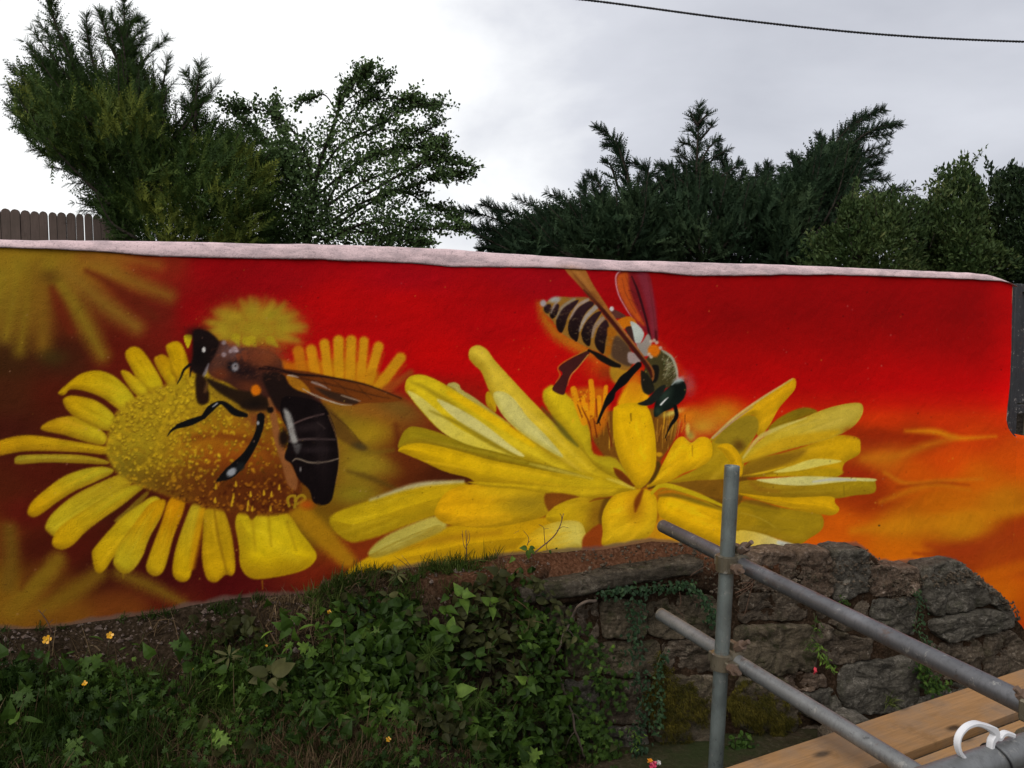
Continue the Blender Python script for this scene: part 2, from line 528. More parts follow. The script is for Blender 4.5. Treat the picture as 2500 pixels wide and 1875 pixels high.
class Canvas:
    def __init__(s):
        s.w = int((CX1 - CX0) * CS); s.h = int((CY1 - CY0) * CS)
        s.c = np.zeros((s.h, s.w, 3), np.float32)      # sRGB 0-255
        s.id = np.zeros((s.h, s.w), np.int8)
        s.cur = 0; s.clip = None
        s.rng = np.random.default_rng(11)
        yy, xx = np.mgrid[0:s.h, 0:s.w]
        s.X = (xx + 0.5) / CS + CX0; s.Y = (yy + 0.5) / CS + CY0
        P = np.stack([s.X / 26, s.Y / 26, s.X * 0], -1)
        s.wob = fbm(P, 3, 5).astype(np.float32)
        s.grain = s.rng.normal(0, 1, (s.h, s.w)).astype(np.float32)
    def fr(s, x0, y0, k):           # following points are in a local frame
        s.o = np.array([x0, y0], float); s.k = k
    def _t(s, P): return np.asarray(P, float) * s.k + s.o
    def _win(s, x0, y0, x1, y1):
        i0 = max(0, int((y0 - CY0) * CS) - 1); i1 = min(s.h, int((y1 - CY0) * CS) + 2)
        j0 = max(0, int((x0 - CX0) * CS) - 1); j1 = min(s.w, int((x1 - CX0) * CS) + 2)
        return (slice(i0, max(i0, i1)), slice(j0, max(j0, j1)))
    def put(s, wn, a, col, ident=True):
        if s.clip is not None: a = a * s.clip[wn]
        c = s.c[wn]
        s.c[wn] = c + (np.asarray(col, np.float32) - c) * a[..., None]
        if ident and s.cur is not None:
            s.id[wn][a > 0.5] = s.cur
    def sdf(s, Q, wn):
        X = s.X[wn].astype(np.float32); Y = s.Y[wn].astype(np.float32)
        d = np.full(X.shape, 1e9, np.float32); ins = np.zeros(X.shape, bool)
        for (ax, ay), (bx, by) in zip(Q, np.roll(Q, -1, 0)):
            ex, ey = bx - ax, by - ay
            l2 = ex * ex + ey * ey + 1e-9
            t = np.clip(((X - ax) * ex + (Y - ay) * ey) / l2, 0, 1)
            d = np.minimum(d, (X - ax - t * ex) ** 2 + (Y - ay - t * ey) ** 2)
            if ay != by:
                c = (ay > Y) != (by > Y)
                ins ^= c & (X < ex * (Y - ay) / ey + ax)
        return np.where(ins, 1, -1) * np.sqrt(d)
    def poly(s, P, col, soft=3.0, alpha=1.0, col2=None, axis=None, edge=None, curve=True, keep=False, grain=0.0):
        """soft in local units; col2+axis: gradient; edge=(colour, width, strength) darker rim"""
        Q = s._t(P); soft = max(soft * s.k, 0.8)
        if curve:
            n = len(Q); E = np.concatenate([Q[-1:], Q, Q[:2]]); o = []
            for i in range(n):
                a, b, c, d = E[i:i + 4]
                for f in (0, 0.25, 0.5, 0.75):
                    o.append(0.5 * (2 * b + (c - a) * f + (2 * a - 5 * b + 4 * c - d) * f ** 2 + (-a + 3 * b - 3 * c + d) * f ** 3))
            Q = np.array(o)
        m = soft * 1.6 + 2
        wn = s._win(Q[:, 0].min() - m, Q[:, 1].min() - m, Q[:, 0].max() + m, Q[:, 1].max() + m)
        if s.X[wn].size == 0: return None
        D = s.sdf(Q, wn)
        g = s.grain[wn] * (0.08 + 0.3 * grain)
        a = sstep(-soft, soft, D + g * soft * 1.5) * alpha
        c = np.asarray(col, float)
        if col2 is not None:
            A, B = s._t(axis); ex = B - A
            t = np.clip(((s.X[wn] - A[0]) * ex[0] + (s.Y[wn] - A[1]) * ex[1]) / (ex @ ex), 0, 1)[..., None]
            t = t * t * (3 - 2 * t)
            c = c * (1 - t) + np.asarray(col2, float) * t
        else:
            c = np.broadcast_to(c, D.shape + (3,))
        c = c * (1 + 0.07 * s.wob[wn][..., None] + 0.018 * s.grain[wn][..., None])
        if edge is not None:
            ec, ew, es = edge
            gy_, gx_ = np.gradient(D)
            side = np.clip((-gy_ + 0.35 * gx_) / (np.hypot(gx_, gy_) + 1e-6), -0.4, 1)
            t = ((1 - sstep(0, ew * s.k * (0.8 + 0.7 * np.clip(side, 0, 1)), D)) * (0.45 + 0.75 * np.clip(side, 0, 1)))[..., None] * es
            c = c * (1 - t) + np.asarray(ec, float) * t
        s.put(wn, a, c)
        if keep:
            M = np.zeros((s.h, s.w), np.float32); M[wn] = a
            return M
    def stroke(s, P, wd, col, soft=4.0, alpha=1.0, grain=0.0, sm=True, ident=True):
        Q = s._t(P); wd = np.broadcast_to(np.asarray(wd, float), (len(Q),)) * s.k * 0.5
        soft = max(soft * s.k, 0.7)
        if sm and len(Q) > 2:
            B = smooth_path(np.concatenate([Q, wd[:, None]], 1), len(Q) * 4); Q, wd = B[:, :2], np.maximum(B[:, 2], 0.2)
        m = wd.max() + soft * 2 + 2
        wn = s._win(Q[:, 0].min() - m, Q[:, 1].min() - m, Q[:, 0].max() + m, Q[:, 1].max() + m)
        if s.X[wn].size == 0: return
        X = s.X[wn].astype(np.float32); Y = s.Y[wn].astype(np.float32); D = np.full(X.shape, -1e9, np.float32)
        for i in range(len(Q) - 1):
            ax, ay = Q[i]; ex, ey = Q[i + 1] - Q[i]
            t = np.clip(((X - ax) * ex + (Y - ay) * ey) / (ex * ex + ey * ey + 1e-9), 0, 1)
            D = np.maximum(D, wd[i] + (wd[i + 1] - wd[i]) * t - np.sqrt((X - ax - t * ex) ** 2 + (Y - ay - t * ey) ** 2))
        a = sstep(-soft, soft, D + s.grain[wn] * (0.07 + 0.35 * grain) * soft) * alpha
        s.put(wn, a, np.asarray(col, float) * (1 + 0.05 * s.wob[wn][..., None]), ident)
    def blob(s, c, r, col, rot=0.0, alpha=1.0, hard=0.0, ident=False, grain=0.1):
        C = s._t(c); rx, ry = (np.array([r, r]) if np.ndim(r) == 0 else np.asarray(r, float)) * s.k
        m = max(rx, ry) * 1.7
        wn = s._win(C[0] - m, C[1] - m, C[0] + m, C[1] + m)
        if s.X[wn].size == 0: return
        X = s.X[wn] - C[0]; Y = s.Y[wn] - C[1]; a = R(rot)
        u = (X * math.cos(a) + Y * math.sin(a)) / rx; v = (-X * math.sin(a) + Y * math.cos(a)) / ry
        d = np.sqrt(u * u + v * v) + s.grain[wn] * grain * 0.5
        al = (1 - sstep(hard * 1.0, 1.0 + (1 - hard) * 0.6, d)) * alpha
        s.put(wn, al, np.asarray(col, float) * np.ones(3), ident)

def paint_mural():
    C = Canvas()
    # -- sprayed ground: colours laid down at points and blended, lower-left vignette darkening included
    G = [(0,640,150,98,22),(200,640,148,92,22),(400,640,128,34,16),(520,650,146,6,12),(700,650,152,0,14),(1000,660,165,0,18),(1300,660,160,0,18),(1700,700,146,0,10),(2000,700,132,0,6),(2300,705,140,0,6),(2470,715,175,8,5),
         (0,760,100,55,16),(200,760,102,38,14),(380,760,105,28,15),(480,760,142,6,10),(800,760,182,0,8),(1000,760,188,0,8),(1200,760,176,0,10),(1750,760,162,0,5),(2000,770,128,0,4),(2300,770,122,0,4),(2470,790,168,6,5),
         (0,880,62,34,12),(150,880,64,28,12),(290,870,95,22,10),(900,880,186,0,10),(1050,880,198,0,6),(1300,880,198,10,8),(1720,880,182,0,5),(2000,880,165,0,3),(2300,880,150,0,2),(2470,900,175,10,5),
         (0,960,72,32,13),(150,960,78,24,10),(1020,950,150,25,12),(1720,960,190,2,5),(2100,965,190,12,3),(2300,965,182,10,3),(2450,970,192,22,5),
         (0,1060,66,22,11),(100,1150,78,22,9),(0,1180,80,28,10),(60,1260,88,20,10),(0,1300,108,55,13),(100,1330,70,20,8),(170,1340,78,20,9),(0,1430,122,80,13),(120,1420,100,56,13),(240,1390,62,18,9),(400,1400,64,12,10),(560,1430,74,10,10),(760,1420,112,32,12),
         (0,1500,125,80,16),(150,1500,118,72,16),(300,1490,112,56,16),(430,1480,88,26,12),(600,1460,80,14,12),(700,1460,92,22,14),
         (2150,1020,208,52,2),(2300,1020,206,50,2),(2450,1020,208,52,2),(2130,1070,150,42,9),(2250,1070,165,52,6),(2400,1070,206,62,6),(2500,1085,200,72,10),
         (2150,1120,196,104,14),(2300,1125,216,74,2),(2450,1120,215,80,4),(2100,1165,162,40,8),(2250,1160,206,84,6),(2400,1160,210,98,6),(2120,1220,160,52,6),(2300,1220,198,102,6),(2450,1220,190,112,10),
         (2060,1285,206,90,6),(2200,1280,205,118,10),(2350,1285,200,128,12),(2500,1280,172,62,6),(2000,1350,222,96,4),(2200,1350,216,108,6),(2350,1355,160,56,10),(2500,1360,165,60,10),(2450,1450,210,102,4),(2520,1460,200,84,4),(2500,1550,196,62,4),(2600,1600,190,60,4),
         (880,1020,132,108,22),(960,1010,112,52,16),(1000,1110,100,42,12),(1110,1150,72,28,10),(860,1330,128,46,12),(780,1290,118,86,12),(1150,1350,150,90,15),(1700,1300,200,140,15),(-200,700,140,90,22),(-200,1000,80,35,12),(-200,1400,115,70,14)]
    G = np.array(G, float)
    st = 8
    xs = np.arange(0, C.w + st, st); ys = np.arange(0, C.h + st, st)
    gx, gy = np.meshgrid(xs / CS + CX0, ys / CS + CY0)
    d2 = (gx[..., None] - G[:, 0]) ** 2 * 0.6 + (gy[..., None] - G[:, 1]) ** 2 * 1.5
    wt = 1 / (d2 + 900) ** 2.0
    cc = (wt @ G[:, 2:]) / wt.sum(-1, keepdims=True)
    jx = np.arange(C.w) / st; iy = np.arange(C.h) / st
    j0 = jx.astype(int); i0 = iy.astype(int); fx = (jx - j0)[None, :, None]; fy = (iy - i0)[:, None, None]
    A = cc[i0][:, j0] * (1 - fx) + cc[i0][:, j0 + 1] * fx
    B = cc[i0 + 1][:, j0] * (1 - fx) + cc[i0 + 1][:, j0 + 1] * fx
    C.c[:] = A * (1 - fy) + B * fy
    vy = np.array([560, 690, 770, 830, 890, 940, 985, 1020, 1700], float); vc = np.array([(150,0,9),(152,0,9),(142,0,7),(156,0,6),(174,0,4),(188,3,3),(198,24,3),(207,50,2),(207,50,2)], float)
    vg = np.stack([np.interp(C.Y, vy, vc[:, k]) for k in range(3)], -1)
    vg[..., 0] += 30 * sstep(2380, 2480, C.X)
    wgt = (sstep(1560, 1760, C.X) * sstep(1050, 985, C.Y))[..., None]
    C.c[:] = C.c * (1 - wgt) + vg * wgt
    cl = fbm(np.stack([C.X / 90, C.Y / 60, C.X * 0], -1), 4, 9)
    C.c *= (1 + 0.07 * cl[..., None])
    C.cur = None
    OL = (140, 116, 26)
    # -- blurred flower in the top left corner
    C.fr(0, 560, .28933)
    C.blob((250, 230), (640, 140), (150, 120, 26), alpha=.85)
    C.blob((-100, 500), (200, 400), (146, 118, 26), alpha=.8)
    for P, wd, c in (([(150, 320), (110, 600), (50, 900)], (110, 100, 80), OL), ([(260, 330), (220, 700), (165, 1020)], (110, 105, 70), (138, 112, 24)),
                     ([(330, 330), (350, 700), (360, 980)], (120, 150, 120), (128, 92, 22)), ([(420, 330), (620, 620), (860, 1060)], (110, 130, 90), OL),
                     ([(560, 340), (850, 600), (1150, 820)], (110, 120, 100), (140, 104, 30)), ([(750, 250), (1100, 430), (1430, 560)], (120, 120, 80), (140, 100, 28)),
                     ([(700, 220), (1000, 240), (1330, 300)], (70, 80, 60), (150, 92, 28)), ([(0, 400), (-100, 700), (-250, 900)], (140, 140, 100), OL)):
        C.stroke(P, np.array(wd) * 1.2, c, 85, .85, .12)
    C.blob((425, 400), (90, 70), (95, 62, 16), alpha=.8)
    C.stroke([(730, 350), (900, 440), (1180, 640), (1300, 740)], (30, 60, 110, 60), (98, 32, 14), 40, .8)
    C.stroke([(440, 500), (520, 680), (600, 860)], (50, 90, 60), (105, 34, 14), 40, .75)
    C.blob((440, 1080), (130, 80), (62, 50, 16), alpha=.7)
    # -- yellow puff
    C.fr(400, 760, .32553)
    C.blob((690, 125), (330, 190), (160, 136, 30), alpha=.95, hard=.1, grain=.3)
    for k in range(90):
        a = R(C.rng.uniform(150, 395)); r0 = C.rng.uniform(.5, .85); r1 = C.rng.uniform(1.0, 1.28)
        ca, sa = math.cos(a), math.sin(a)
        C.stroke([(690 + 310 * r0 * ca, 130 + 180 * r0 * sa), (690 + 310 * r1 * ca, 130 + 190 * r1 * sa)], (44, 10), (C.rng.uniform(150, 182), C.rng.uniform(128, 152), 32), 34, .42, .15)
    C.blob((690, 150), (240, 110), (170, 146, 30), alpha=.55)
    for P in ([(540, 200), (560, 255)], [(660, 220), (690, 268)], [(620, 225), (640, 262)], [(800, 220), (850, 262)]):
        C.stroke(P, (70, 18), (172, 148, 26), 12)
    # -- orange flower behind the wing
    C.poly([(860, 360), (1000, 380), (1300, 360), (1500, 400), (1700, 540), (1500, 600), (1200, 520), (1000, 480), (880, 440)], (186, 96, 10), 30)
    for P, wd, c in (([(1040, 450), (1010, 300)], 88, (190, 110, 14)), ([(1140, 460), (1105, 290)], 84, (206, 134, 16)), ([(1235, 470), (1205, 245)], 78, (206, 142, 18)),
                     ([(1315, 480), (1310, 220)], 84, (205, 144, 18)), ([(1400, 490), (1405, 220)], 84, (206, 142, 18)), ([(1480, 500), (1500, 225)], 74, (206, 140, 18)),
                     ([(1540, 520), (1610, 265)], 78, (206, 140, 18)), ([(1610, 570), (1775, 350)], 84, (208, 142, 18))):
        C.stroke(P, wd, c, 16, 1, .2)
        (x0, y0), (x1, y1) = P
        C.stroke([(x0 + 45, y0 + 20), (x1 + 45, y1 + 50)], 12, (176, 84, 10), 14, .6)
    C.stroke([(1640, 610), (1850, 460)], (70, 50), (160, 72, 22), 22, .85, .2)
    C.stroke([(1560, 470), (1400, 520)], 40, (196, 126, 14), 25, .6)
    # -- blurred olive petals right of the dark bee
    C.blob((1560, 740), (330, 110), (148, 92, 26), rot=12, alpha=.95)
    C.blob((1760, 720), (190, 90), (120, 88, 30), rot=20, alpha=.8)
    C.blob((1530, 920), (210, 110), (168, 132, 22), rot=-5, alpha=.95)
    C.blob((1460, 1180), (240, 190), (150, 126, 26), alpha=.95)
    C.blob((1560, 1130), (200, 70), (158, 132, 28), rot=20, alpha=.7)
    C.blob((1440, 1370), (220, 100), (142, 122, 24), alpha=.95)
    C.stroke([(1380, 1200), (1550, 1250), (1760, 1340)], (20, 40, 20), (92, 66, 18), 24, .75)
    C.stroke([(1400, 1030), (1560, 1060), (1720, 1040)], (20, 34, 20), (120, 96, 22), 24, .6)
    C.stroke([(1740, 860), (1780, 1000), (1880, 1080)], (30, 60, 40), (100, 40, 14), 40, .8)
    # -- blurred petals in the lower left
    C.fr(0, 1000, .32553)
    for P, wd, c in (([(70, 900), (85, 1100), (60, 1320)], (100, 120, 120), (108, 78, 18)), ([(430, 1130), (280, 1300), (90, 1500)], (130, 150, 120), (132, 102, 20)),
                     ([(740, 1230), (540, 1370), (330, 1490)], (120, 130, 90), (122, 90, 18)), ([(880, 1230), (1100, 1310), (1370, 1450)], (70, 100, 60), (124, 94, 20))):
        C.stroke(P, wd, c, 55, .85, .3)
    C.blob((60, 1500), (300, 130), (128, 90, 18), alpha=.7)
    C.stroke([(300, 1150), (200, 1260), (160, 1340)], (50, 40, 20), (85, 34, 10), 40, .6)
    # -- left daisy
    C.cur = 3
    Y1, Y2, YP = (206, 176, 20), (202, 148, 8), (196, 178, 42)  # dimmer than the right flower: vignette falloff put into the colour
    def streaks(M, P, c):
        # brush-thin lighter and darker lines running the length of the petal
        Q = np.array(P, float); m0 = Q.mean(0); u, s_, vt = np.linalg.svd(Q - m0); d = vt[0]; e = vt[1]
        a = (Q - m0) @ d; b = (Q - m0) @ e; L0, L1, hw = a.min(), a.max(), np.abs(b).max()
        C.clip = M
        for k in range(9):
            o = C.rng.uniform(-.8, .8) * hw; t0 = C.rng.uniform(0, .5); t1 = t0 + C.rng.uniform(.2, .5)
            p0 = m0 + d * (L0 + (L1 - L0) * t0) + e * o; p1 = m0 + d * (L0 + (L1 - L0) * t1) + e * o * C.rng.uniform(.6, 1.0)
            col = np.array(c) * (C.rng.uniform(1.04, 1.14) if k % 2 else C.rng.uniform(.78, .9)) + (np.array([8, 8, 18]) if k % 2 else 0)
            w_ = C.rng.uniform(.06, .16) * hw
            C.stroke([p0, (p0 + p1) / 2 + e * C.rng.normal(0, .04) * hw, p1], (w_ * .3, w_, w_ * .2), col, w_ * 1.2, .38, ident=False)
        C.clip = None
    RIM = ((128, 90, 10), 44, .5)
    def pet(P, c=Y1, c2=None, ax=None, soft=9, rim=RIM):
        if c2 is None: c2, ax = Y2, (P[0], P[len(P) // 2])
        M = C.poly(P, c, soft, 1, c2, ax, rim, keep=True)
        streaks(M, P, c)
        return M
    C.stroke([(700, 700), (900, 780), (1100, 640)], 200, (62, 20, 10), 50, .6, ident=False)
    pet([(-40, 250), (150, 195), (320, 200), (500, 230), (700, 260), (830, 290), (790, 335), (600, 320), (350, 310), (150, 315), (-40, 345)], (200, 150, 10), (196, 158, 16), ((0, 300), (700, 290)))
    pet([(110, 385), (140, 345), (350, 335), (600, 340), (790, 378), (800, 410), (600, 402), (350, 395), (140, 410)], (172, 152, 36), (178, 150, 28), ((100, 380), (700, 380)), 6)
    pet([(310, 150), (360, 90), (500, 50), (620, 60), (730, 130), (800, 200), (770, 265), (640, 240), (480, 190)], (196, 148, 12), (202, 176, 26), ((330, 130), (740, 230)))
    pet([(205, 770), (240, 690), (340, 600), (480, 500), (650, 440), (800, 430), (850, 470), (720, 540), (560, 610), (420, 700), (300, 790), (240, 805)], (206, 156, 6), (190, 170, 30), ((220, 780), (700, 470)))
    pet([(340, 870), (400, 770), (560, 640), (760, 540), (930, 480), (1000, 530), (900, 640), (700, 780), (520, 900), (430, 960), (360, 920)], (196, 172, 26), (180, 150, 24), ((360, 900), (900, 520)))
    pet([(390, 1000), (450, 880), (650, 740), (850, 620), (1010, 560), (1090, 570), (1000, 650), (900, 730), (740, 840), (640, 920), (540, 1020), (450, 1050)], (206, 160, 8), (190, 166, 26), ((420, 1030), (900, 660)))
    pet([(860, 830), (960, 740), (1090, 620), (1110, 640), (1000, 760), (900, 840)], (130, 104, 24), (120, 90, 20), ((860, 830), (1090, 620)), 10)
    pet([(690, 1090), (720, 1020), (900, 820), (1060, 700), (1150, 650), (1200, 690), (1090, 850), (950, 1010), (850, 1110), (780, 1210), (720, 1215)], (208, 166, 10), (192, 168, 26), ((720, 1180), (1130, 680)))
    pet([(850, 1130), (900, 1000), (1010, 850), (1130, 700), (1240, 680), (1210, 800), (1120, 960), (1070, 1100), (1000, 1200), (930, 1232), (870, 1190)], (196, 172, 26), (204, 150, 8), ((900, 1200), (1180, 720)))
    pet([(1095, 1180), (1130, 1060), (1210, 850), (1260, 690), (1320, 640), (1390, 660), (1370, 780), (1300, 960), (1240, 1180), (1190, 1245), (1130, 1240)], (196, 158, 14), (206, 138, 2), ((1150, 1200), (1330, 660)))
    pet([(1295, 1230), (1310, 1070), (1380, 850), (1440, 710), (1490, 700), (1540, 740), (1500, 920), (1450, 1150), (1420, 1270), (1350, 1290)], (206, 164, 8), (186, 160, 30), ((1350, 1270), (1480, 720)))
    C.stroke([(1520, 750), (1480, 950), (1440, 1180)], (46, 60, 40), (204, 142, 6), 22, .75)
    pet([(1515, 1120), (1520, 950), (1530, 780), (1580, 720), (1640, 710), (1690, 780), (1740, 950), (1765, 1180), (1740, 1245), (1690, 1240), (1620, 1295), (1550, 1265)], (206, 160, 8), (184, 146, 16), ((1600, 1290), (1630, 720)))
    C.stroke([(1610, 760), (1640, 960), (1700, 1220)], (14, 22, 16), (140, 100, 10), 14, .7)
    C.fr(0, 0, 1.1302)
    pet([(508, 1130), (516, 1107), (531, 1105), (543, 1124), (558, 1110), (576, 1105), (600, 1108), (625, 1112), (650, 1150), (672, 1178), (684, 1204), (660, 1230), (600, 1246), (545, 1250), (520, 1225), (516, 1180)], (214, 186, 20), (222, 184, 8), ((580, 1110), (590, 1245)), 2)
    for P in ([(545, 1124), (552, 1190)], [(580, 1118), (586, 1180)], [(620, 1128), (640, 1190)]):
        C.stroke(P, (6, 3), (170, 136, 14), 5, .7)
    C.stroke([(640, 1100), (690, 1150), (752, 1212)], (40, 46, 34), (172, 122, 14), 12, .9, .2)
    C.fr(0, 560, .28933)
    pet([(490, 1380), (560, 1310), (680, 1220), (820, 1190), (950, 1230), (1070, 1330), (1140, 1430), (1150, 1500), (1080, 1555), (1000, 1520), (880, 1430), (740, 1370), (600, 1350), (540, 1400)], (204, 160, 6), (204, 182, 26), ((560, 1330), (1080, 1500)))
    pet([(530, 1450), (580, 1405), (680, 1410), (820, 1450), (950, 1550), (980, 1640), (900, 1700), (760, 1650), (600, 1560)], (200, 156, 8), (200, 176, 26), ((560, 1440), (920, 1650)))
    pet([(1300, 1110), (1330, 1065), (1390, 1060), (1470, 1140), (1490, 1250), (1440, 1320), (1370, 1250)], (198, 146, 6), (206, 168, 14), ((1350, 1070), (1440, 1300)))
    pet([(1400, 990), (1450, 950), (1520, 955), (1570, 1050), (1600, 1200), (1560, 1300), (1450, 1220), (1430, 1100)], (206, 160, 4), (196, 152, 12), ((1450, 960), (1530, 1280)))
    pet([(1055, 1060), (1090, 1000), (1150, 990), (1210, 1030), (1300, 1160), (1370, 1290), (1350, 1350), (1260, 1370), (1180, 1300), (1110, 1180)], (204, 158, 4), (206, 178, 20), ((1100, 1000), (1300, 1350)))
    pet([(1020, 1210), (1060, 1190), (1150, 1250), (1230, 1330), (1250, 1390), (1190, 1420), (1110, 1360)], (206, 166, 12), (206, 180, 26), ((1040, 1200), (1220, 1400)))
    C.poly([(1550, 900), (1620, 895), (1600, 980), (1580, 1000)], (206, 182, 20), 5)
    # disc
    C.fr(0, 0, 1.1302)
    M = C.poly([(232, 985), (236, 930), (262, 880), (310, 850), (370, 826), (430, 800), (470, 800), (540, 850), (600, 900), (640, 960), (650, 1040), (640, 1095), (580, 1112), (500, 1104), (420, 1088), (330, 1058), (270, 1034)],
               (178, 146, 22), 8, 1, (112, 56, 14), ((330, 900), (560, 1100)), keep=True)
    C.clip = M
    C.blob((480, 960), (110, 60), (166, 96, 16), alpha=.8)
    C.blob((500, 1000), (80, 34), (150, 66, 14), alpha=.75)
    C.stroke([(400, 950), (470, 940), (560, 960), (600, 1000)], (10, 14, 18, 14), (120, 56, 14), 10, .8)
    C.blob((550, 1072), (150, 60), (84, 34, 10), rot=6, alpha=.9)
    C.blob((430, 1060), (90, 40), (110, 62, 14), rot=14, alpha=.7)
    C.blob((300, 970), (60, 60), (150, 126, 24), alpha=.6)
    C.blob((270, 1010), (50, 40), (118, 100, 22), alpha=.7)
    C.blob((330, 1040), (70, 26), (112, 84, 18), rot=18, alpha=.7)
    C.blob((500, 1050), (170, 50), (96, 44, 12), rot=10, alpha=.7)
    g = C.rng
    for k in range(1500):
        x, y = g.uniform(230, 650), g.uniform(800, 1115)
        low = np.clip((y - 985) / 75 + (x - 470) / 420, 0, 1)
        if 440 < x < 590 and 920 < y < 1010 and g.random() < .65: continue
        if g.random() < .55:
            c = np.array([204, 164, 24]) * (1 - low) + np.array([164, 98, 18]) * low
            if g.random() < .62 * low: continue
        else:
            c = np.array([146, 112, 18]) * (1 - low) + np.array([74, 28, 8]) * low
        c = c * g.uniform(.85, 1.1)
        a = g.uniform(0, 6.3); l = g.uniform(1, 7); ww = g.uniform(2.0, 6.0)
        C.stroke([(x, y), (x + l * math.cos(a), y + l * math.sin(a)), (x + l * math.cos(a) + g.uniform(-4, 4), y + l * math.sin(a) + g.uniform(0, 6))], (ww, ww, ww * .5), c, 2.6, .7, ident=False)
    for k in range(620):
        x, y = g.uniform(235, 648), g.uniform(805, 1110)
        low = np.clip((y - 985) / 75 + (x - 470) / 420, 0, 1)
        if 440 < x < 590 and 925 < y < 1000 and g.random() < .6: continue
        if g.random() < .35 * low: continue
        r = g.uniform(2.6, 5.2)
        dk = np.array([112, 84, 14]) * (1 - low) + np.array([62, 22, 8]) * low
        br = (np.array([214, 178, 30]) * (1 - low) + np.array([178, 112, 22]) * low) * g.uniform(.9, 1.08)
        C.stroke([(x - r, y + r * .4), (x, y + r * 1.1), (x + r, y + r * .4)], (1, 2.6, 1), dk, 1.4, .7, ident=False)
        C.blob((x, y), (r * .75, r * .6), br, rot=g.uniform(0, 180), hard=.2, alpha=.75)
    for k in range(16):
        x, y = g.uniform(440, 640), g.uniform(1040, 1105)
        C.stroke([(x, y - 6), (x, y + 3)], (2, 6), (206, 160, 26), 1, .9, ident=False)
    C.clip = None
    C.fr(400, 760, .32553)
    C.stroke([(940, 1460), (930, 1400), (980, 1385), (990, 1440), (1010, 1440), (1060, 1410), (1040, 1380), (1000, 1400), (980, 1470)], 20, (160, 126, 22), 4)
    C.blob((1075, 1450), (60, 40), (186, 76, 14), alpha=.8)
    # -- dark bee on the daisy
    C.cur = 1
    BK = (15, 14, 14)
    C.poly([(1190, 690), (1300, 780), (1420, 920), (1520, 1020), (1480, 1040), (1350, 980), (1270, 900)], (94, 62, 20), 18, .85)
    C.blob((1470, 1012), (60, 28), (72, 58, 28), rot=18, ident=True, alpha=.9)
    C.blob((250, 160), (90, 50), (30, 14, 12), alpha=.8, ident=True)
    C.poly([(330, 270), (430, 220), (520, 280), (640, 270), (800, 300), (880, 370), (900, 430), (1000, 470), (1100, 560), (1190, 720), (1000, 760), (880, 720), (760, 680), (600, 620), (480, 540), (350, 480), (320, 380)], (66, 33, 24), 14)
    C.blob((770, 340), (130, 90), (126, 62, 32), alpha=.95)
    C.blob((690, 330), (80, 60), (120, 58, 34), alpha=.7)
    C.blob((500, 300), (100, 66), (112, 84, 82), alpha=.8)
    C.blob((410, 400), (90, 110), (92, 58, 46), alpha=.7)
    C.blob((420, 470), (70, 50), (110, 48, 22), alpha=.8)
    C.blob((640, 560), (90, 60), (104, 50, 26), alpha=.7)
    for x, y, r, c in ((450, 235, 20, 150), (530, 285, 26, 172), (500, 300, 16, 180), (450, 325, 20, 165), (548, 295, 14, 190)):
        C.blob((x, y), r, (c, c * .88, c * .9), hard=.4, alpha=.85)
    for x, y in ((600, 320), (560, 340), (610, 350)):
        C.poly([(x - 20, y - 20), (x + 24, y - 18), (x, y + 34)], (120, 58, 34), 6, .8)
    C.blob((600, 450), (130, 60), (26, 16, 18), rot=20, alpha=.85)
    C.blob((520, 415), (44, 46), (24, 20, 24), hard=.5)
    C.blob((535, 418), (30, 34), (136, 130, 132), hard=.5)
    C.blob((538, 410), (8, 8), (30, 26, 28), hard=.5)
    C.poly([(230, 140), (330, 150), (410, 220), (400, 290), (340, 400), (295, 480), (240, 470), (200, 420), (218, 330), (215, 230)], (26, 16, 15), 12)
    C.blob((270, 340), (60, 90), (14, 10, 10), alpha=.8)
    C.stroke([(335, 395), (310, 460), (280, 515)], (10, 24, 12), (128, 118, 122), 8, .85)
    C.blob((300, 288), (14, 22), (205, 200, 195), hard=.6)
    C.stroke([(195, 400), (150, 440), (130, 490), (100, 545)], (22, 18, 14, 6), BK, 3)
    C.stroke([(205, 430), (195, 490)], (16, 6), BK, 3)
    C.poly([(240, 480), (310, 500), (340, 600), (330, 690), (250, 680)], (36, 20, 12), 14)
    C.stroke([(330, 530), (310, 600)], 22, (110, 74, 40), 14, .7)
    C.poly([(320, 500), (430, 540), (560, 590), (700, 610), (800, 680), (770, 740), (620, 740), (540, 690), (430, 620), (350, 560)], (38, 24, 13), 14)
    C.stroke([(345, 580), (430, 650), (560, 715)], (30, 36, 20), (150, 116, 24), 18, .85)
    C.stroke([(420, 610), (520, 660)], (16, 10), (60, 40, 14), 14, .6)
    C.poly([(780, 650), (820, 680), (850, 800), (880, 950), (930, 1100), (1000, 1250), (990, 1340), (930, 1300), (880, 1130), (830, 980), (800, 800)], (140, 84, 42), 10)
    C.blob((690, 800), (90, 80), (120, 60, 28), alpha=.9)
    C.blob((680, 700), (100, 50), (24, 16, 12), alpha=.95)
    C.blob((690, 592), (40, 44), (215, 112, 10), hard=.65)
    C.blob((798, 740), (28, 26), (20, 12, 10), hard=.6)
    C.poly([(740, 470), (920, 470), (1000, 560), (1120, 650), (1230, 780), (1000, 800), (870, 760), (800, 650)], (30, 18, 15), 16)
    C.poly([(890, 650), (1000, 640), (1180, 690), (1260, 820), (1300, 960), (1312, 1130), (1285, 1300), (1255, 1420), (1190, 1455), (1120, 1430), (1090, 1340), (1010, 1260), (960, 1150), (905, 1100), (930, 1000), (930, 900), (880, 780)], (17, 10, 11), 5)
    C.blob((900, 950), (42, 76), (30, 18, 12), hard=.4, ident=True)
    C.stroke([(980, 840), (1080, 800), (1200, 770)], (14, 12, 10), (92, 70, 66), 6, .9)
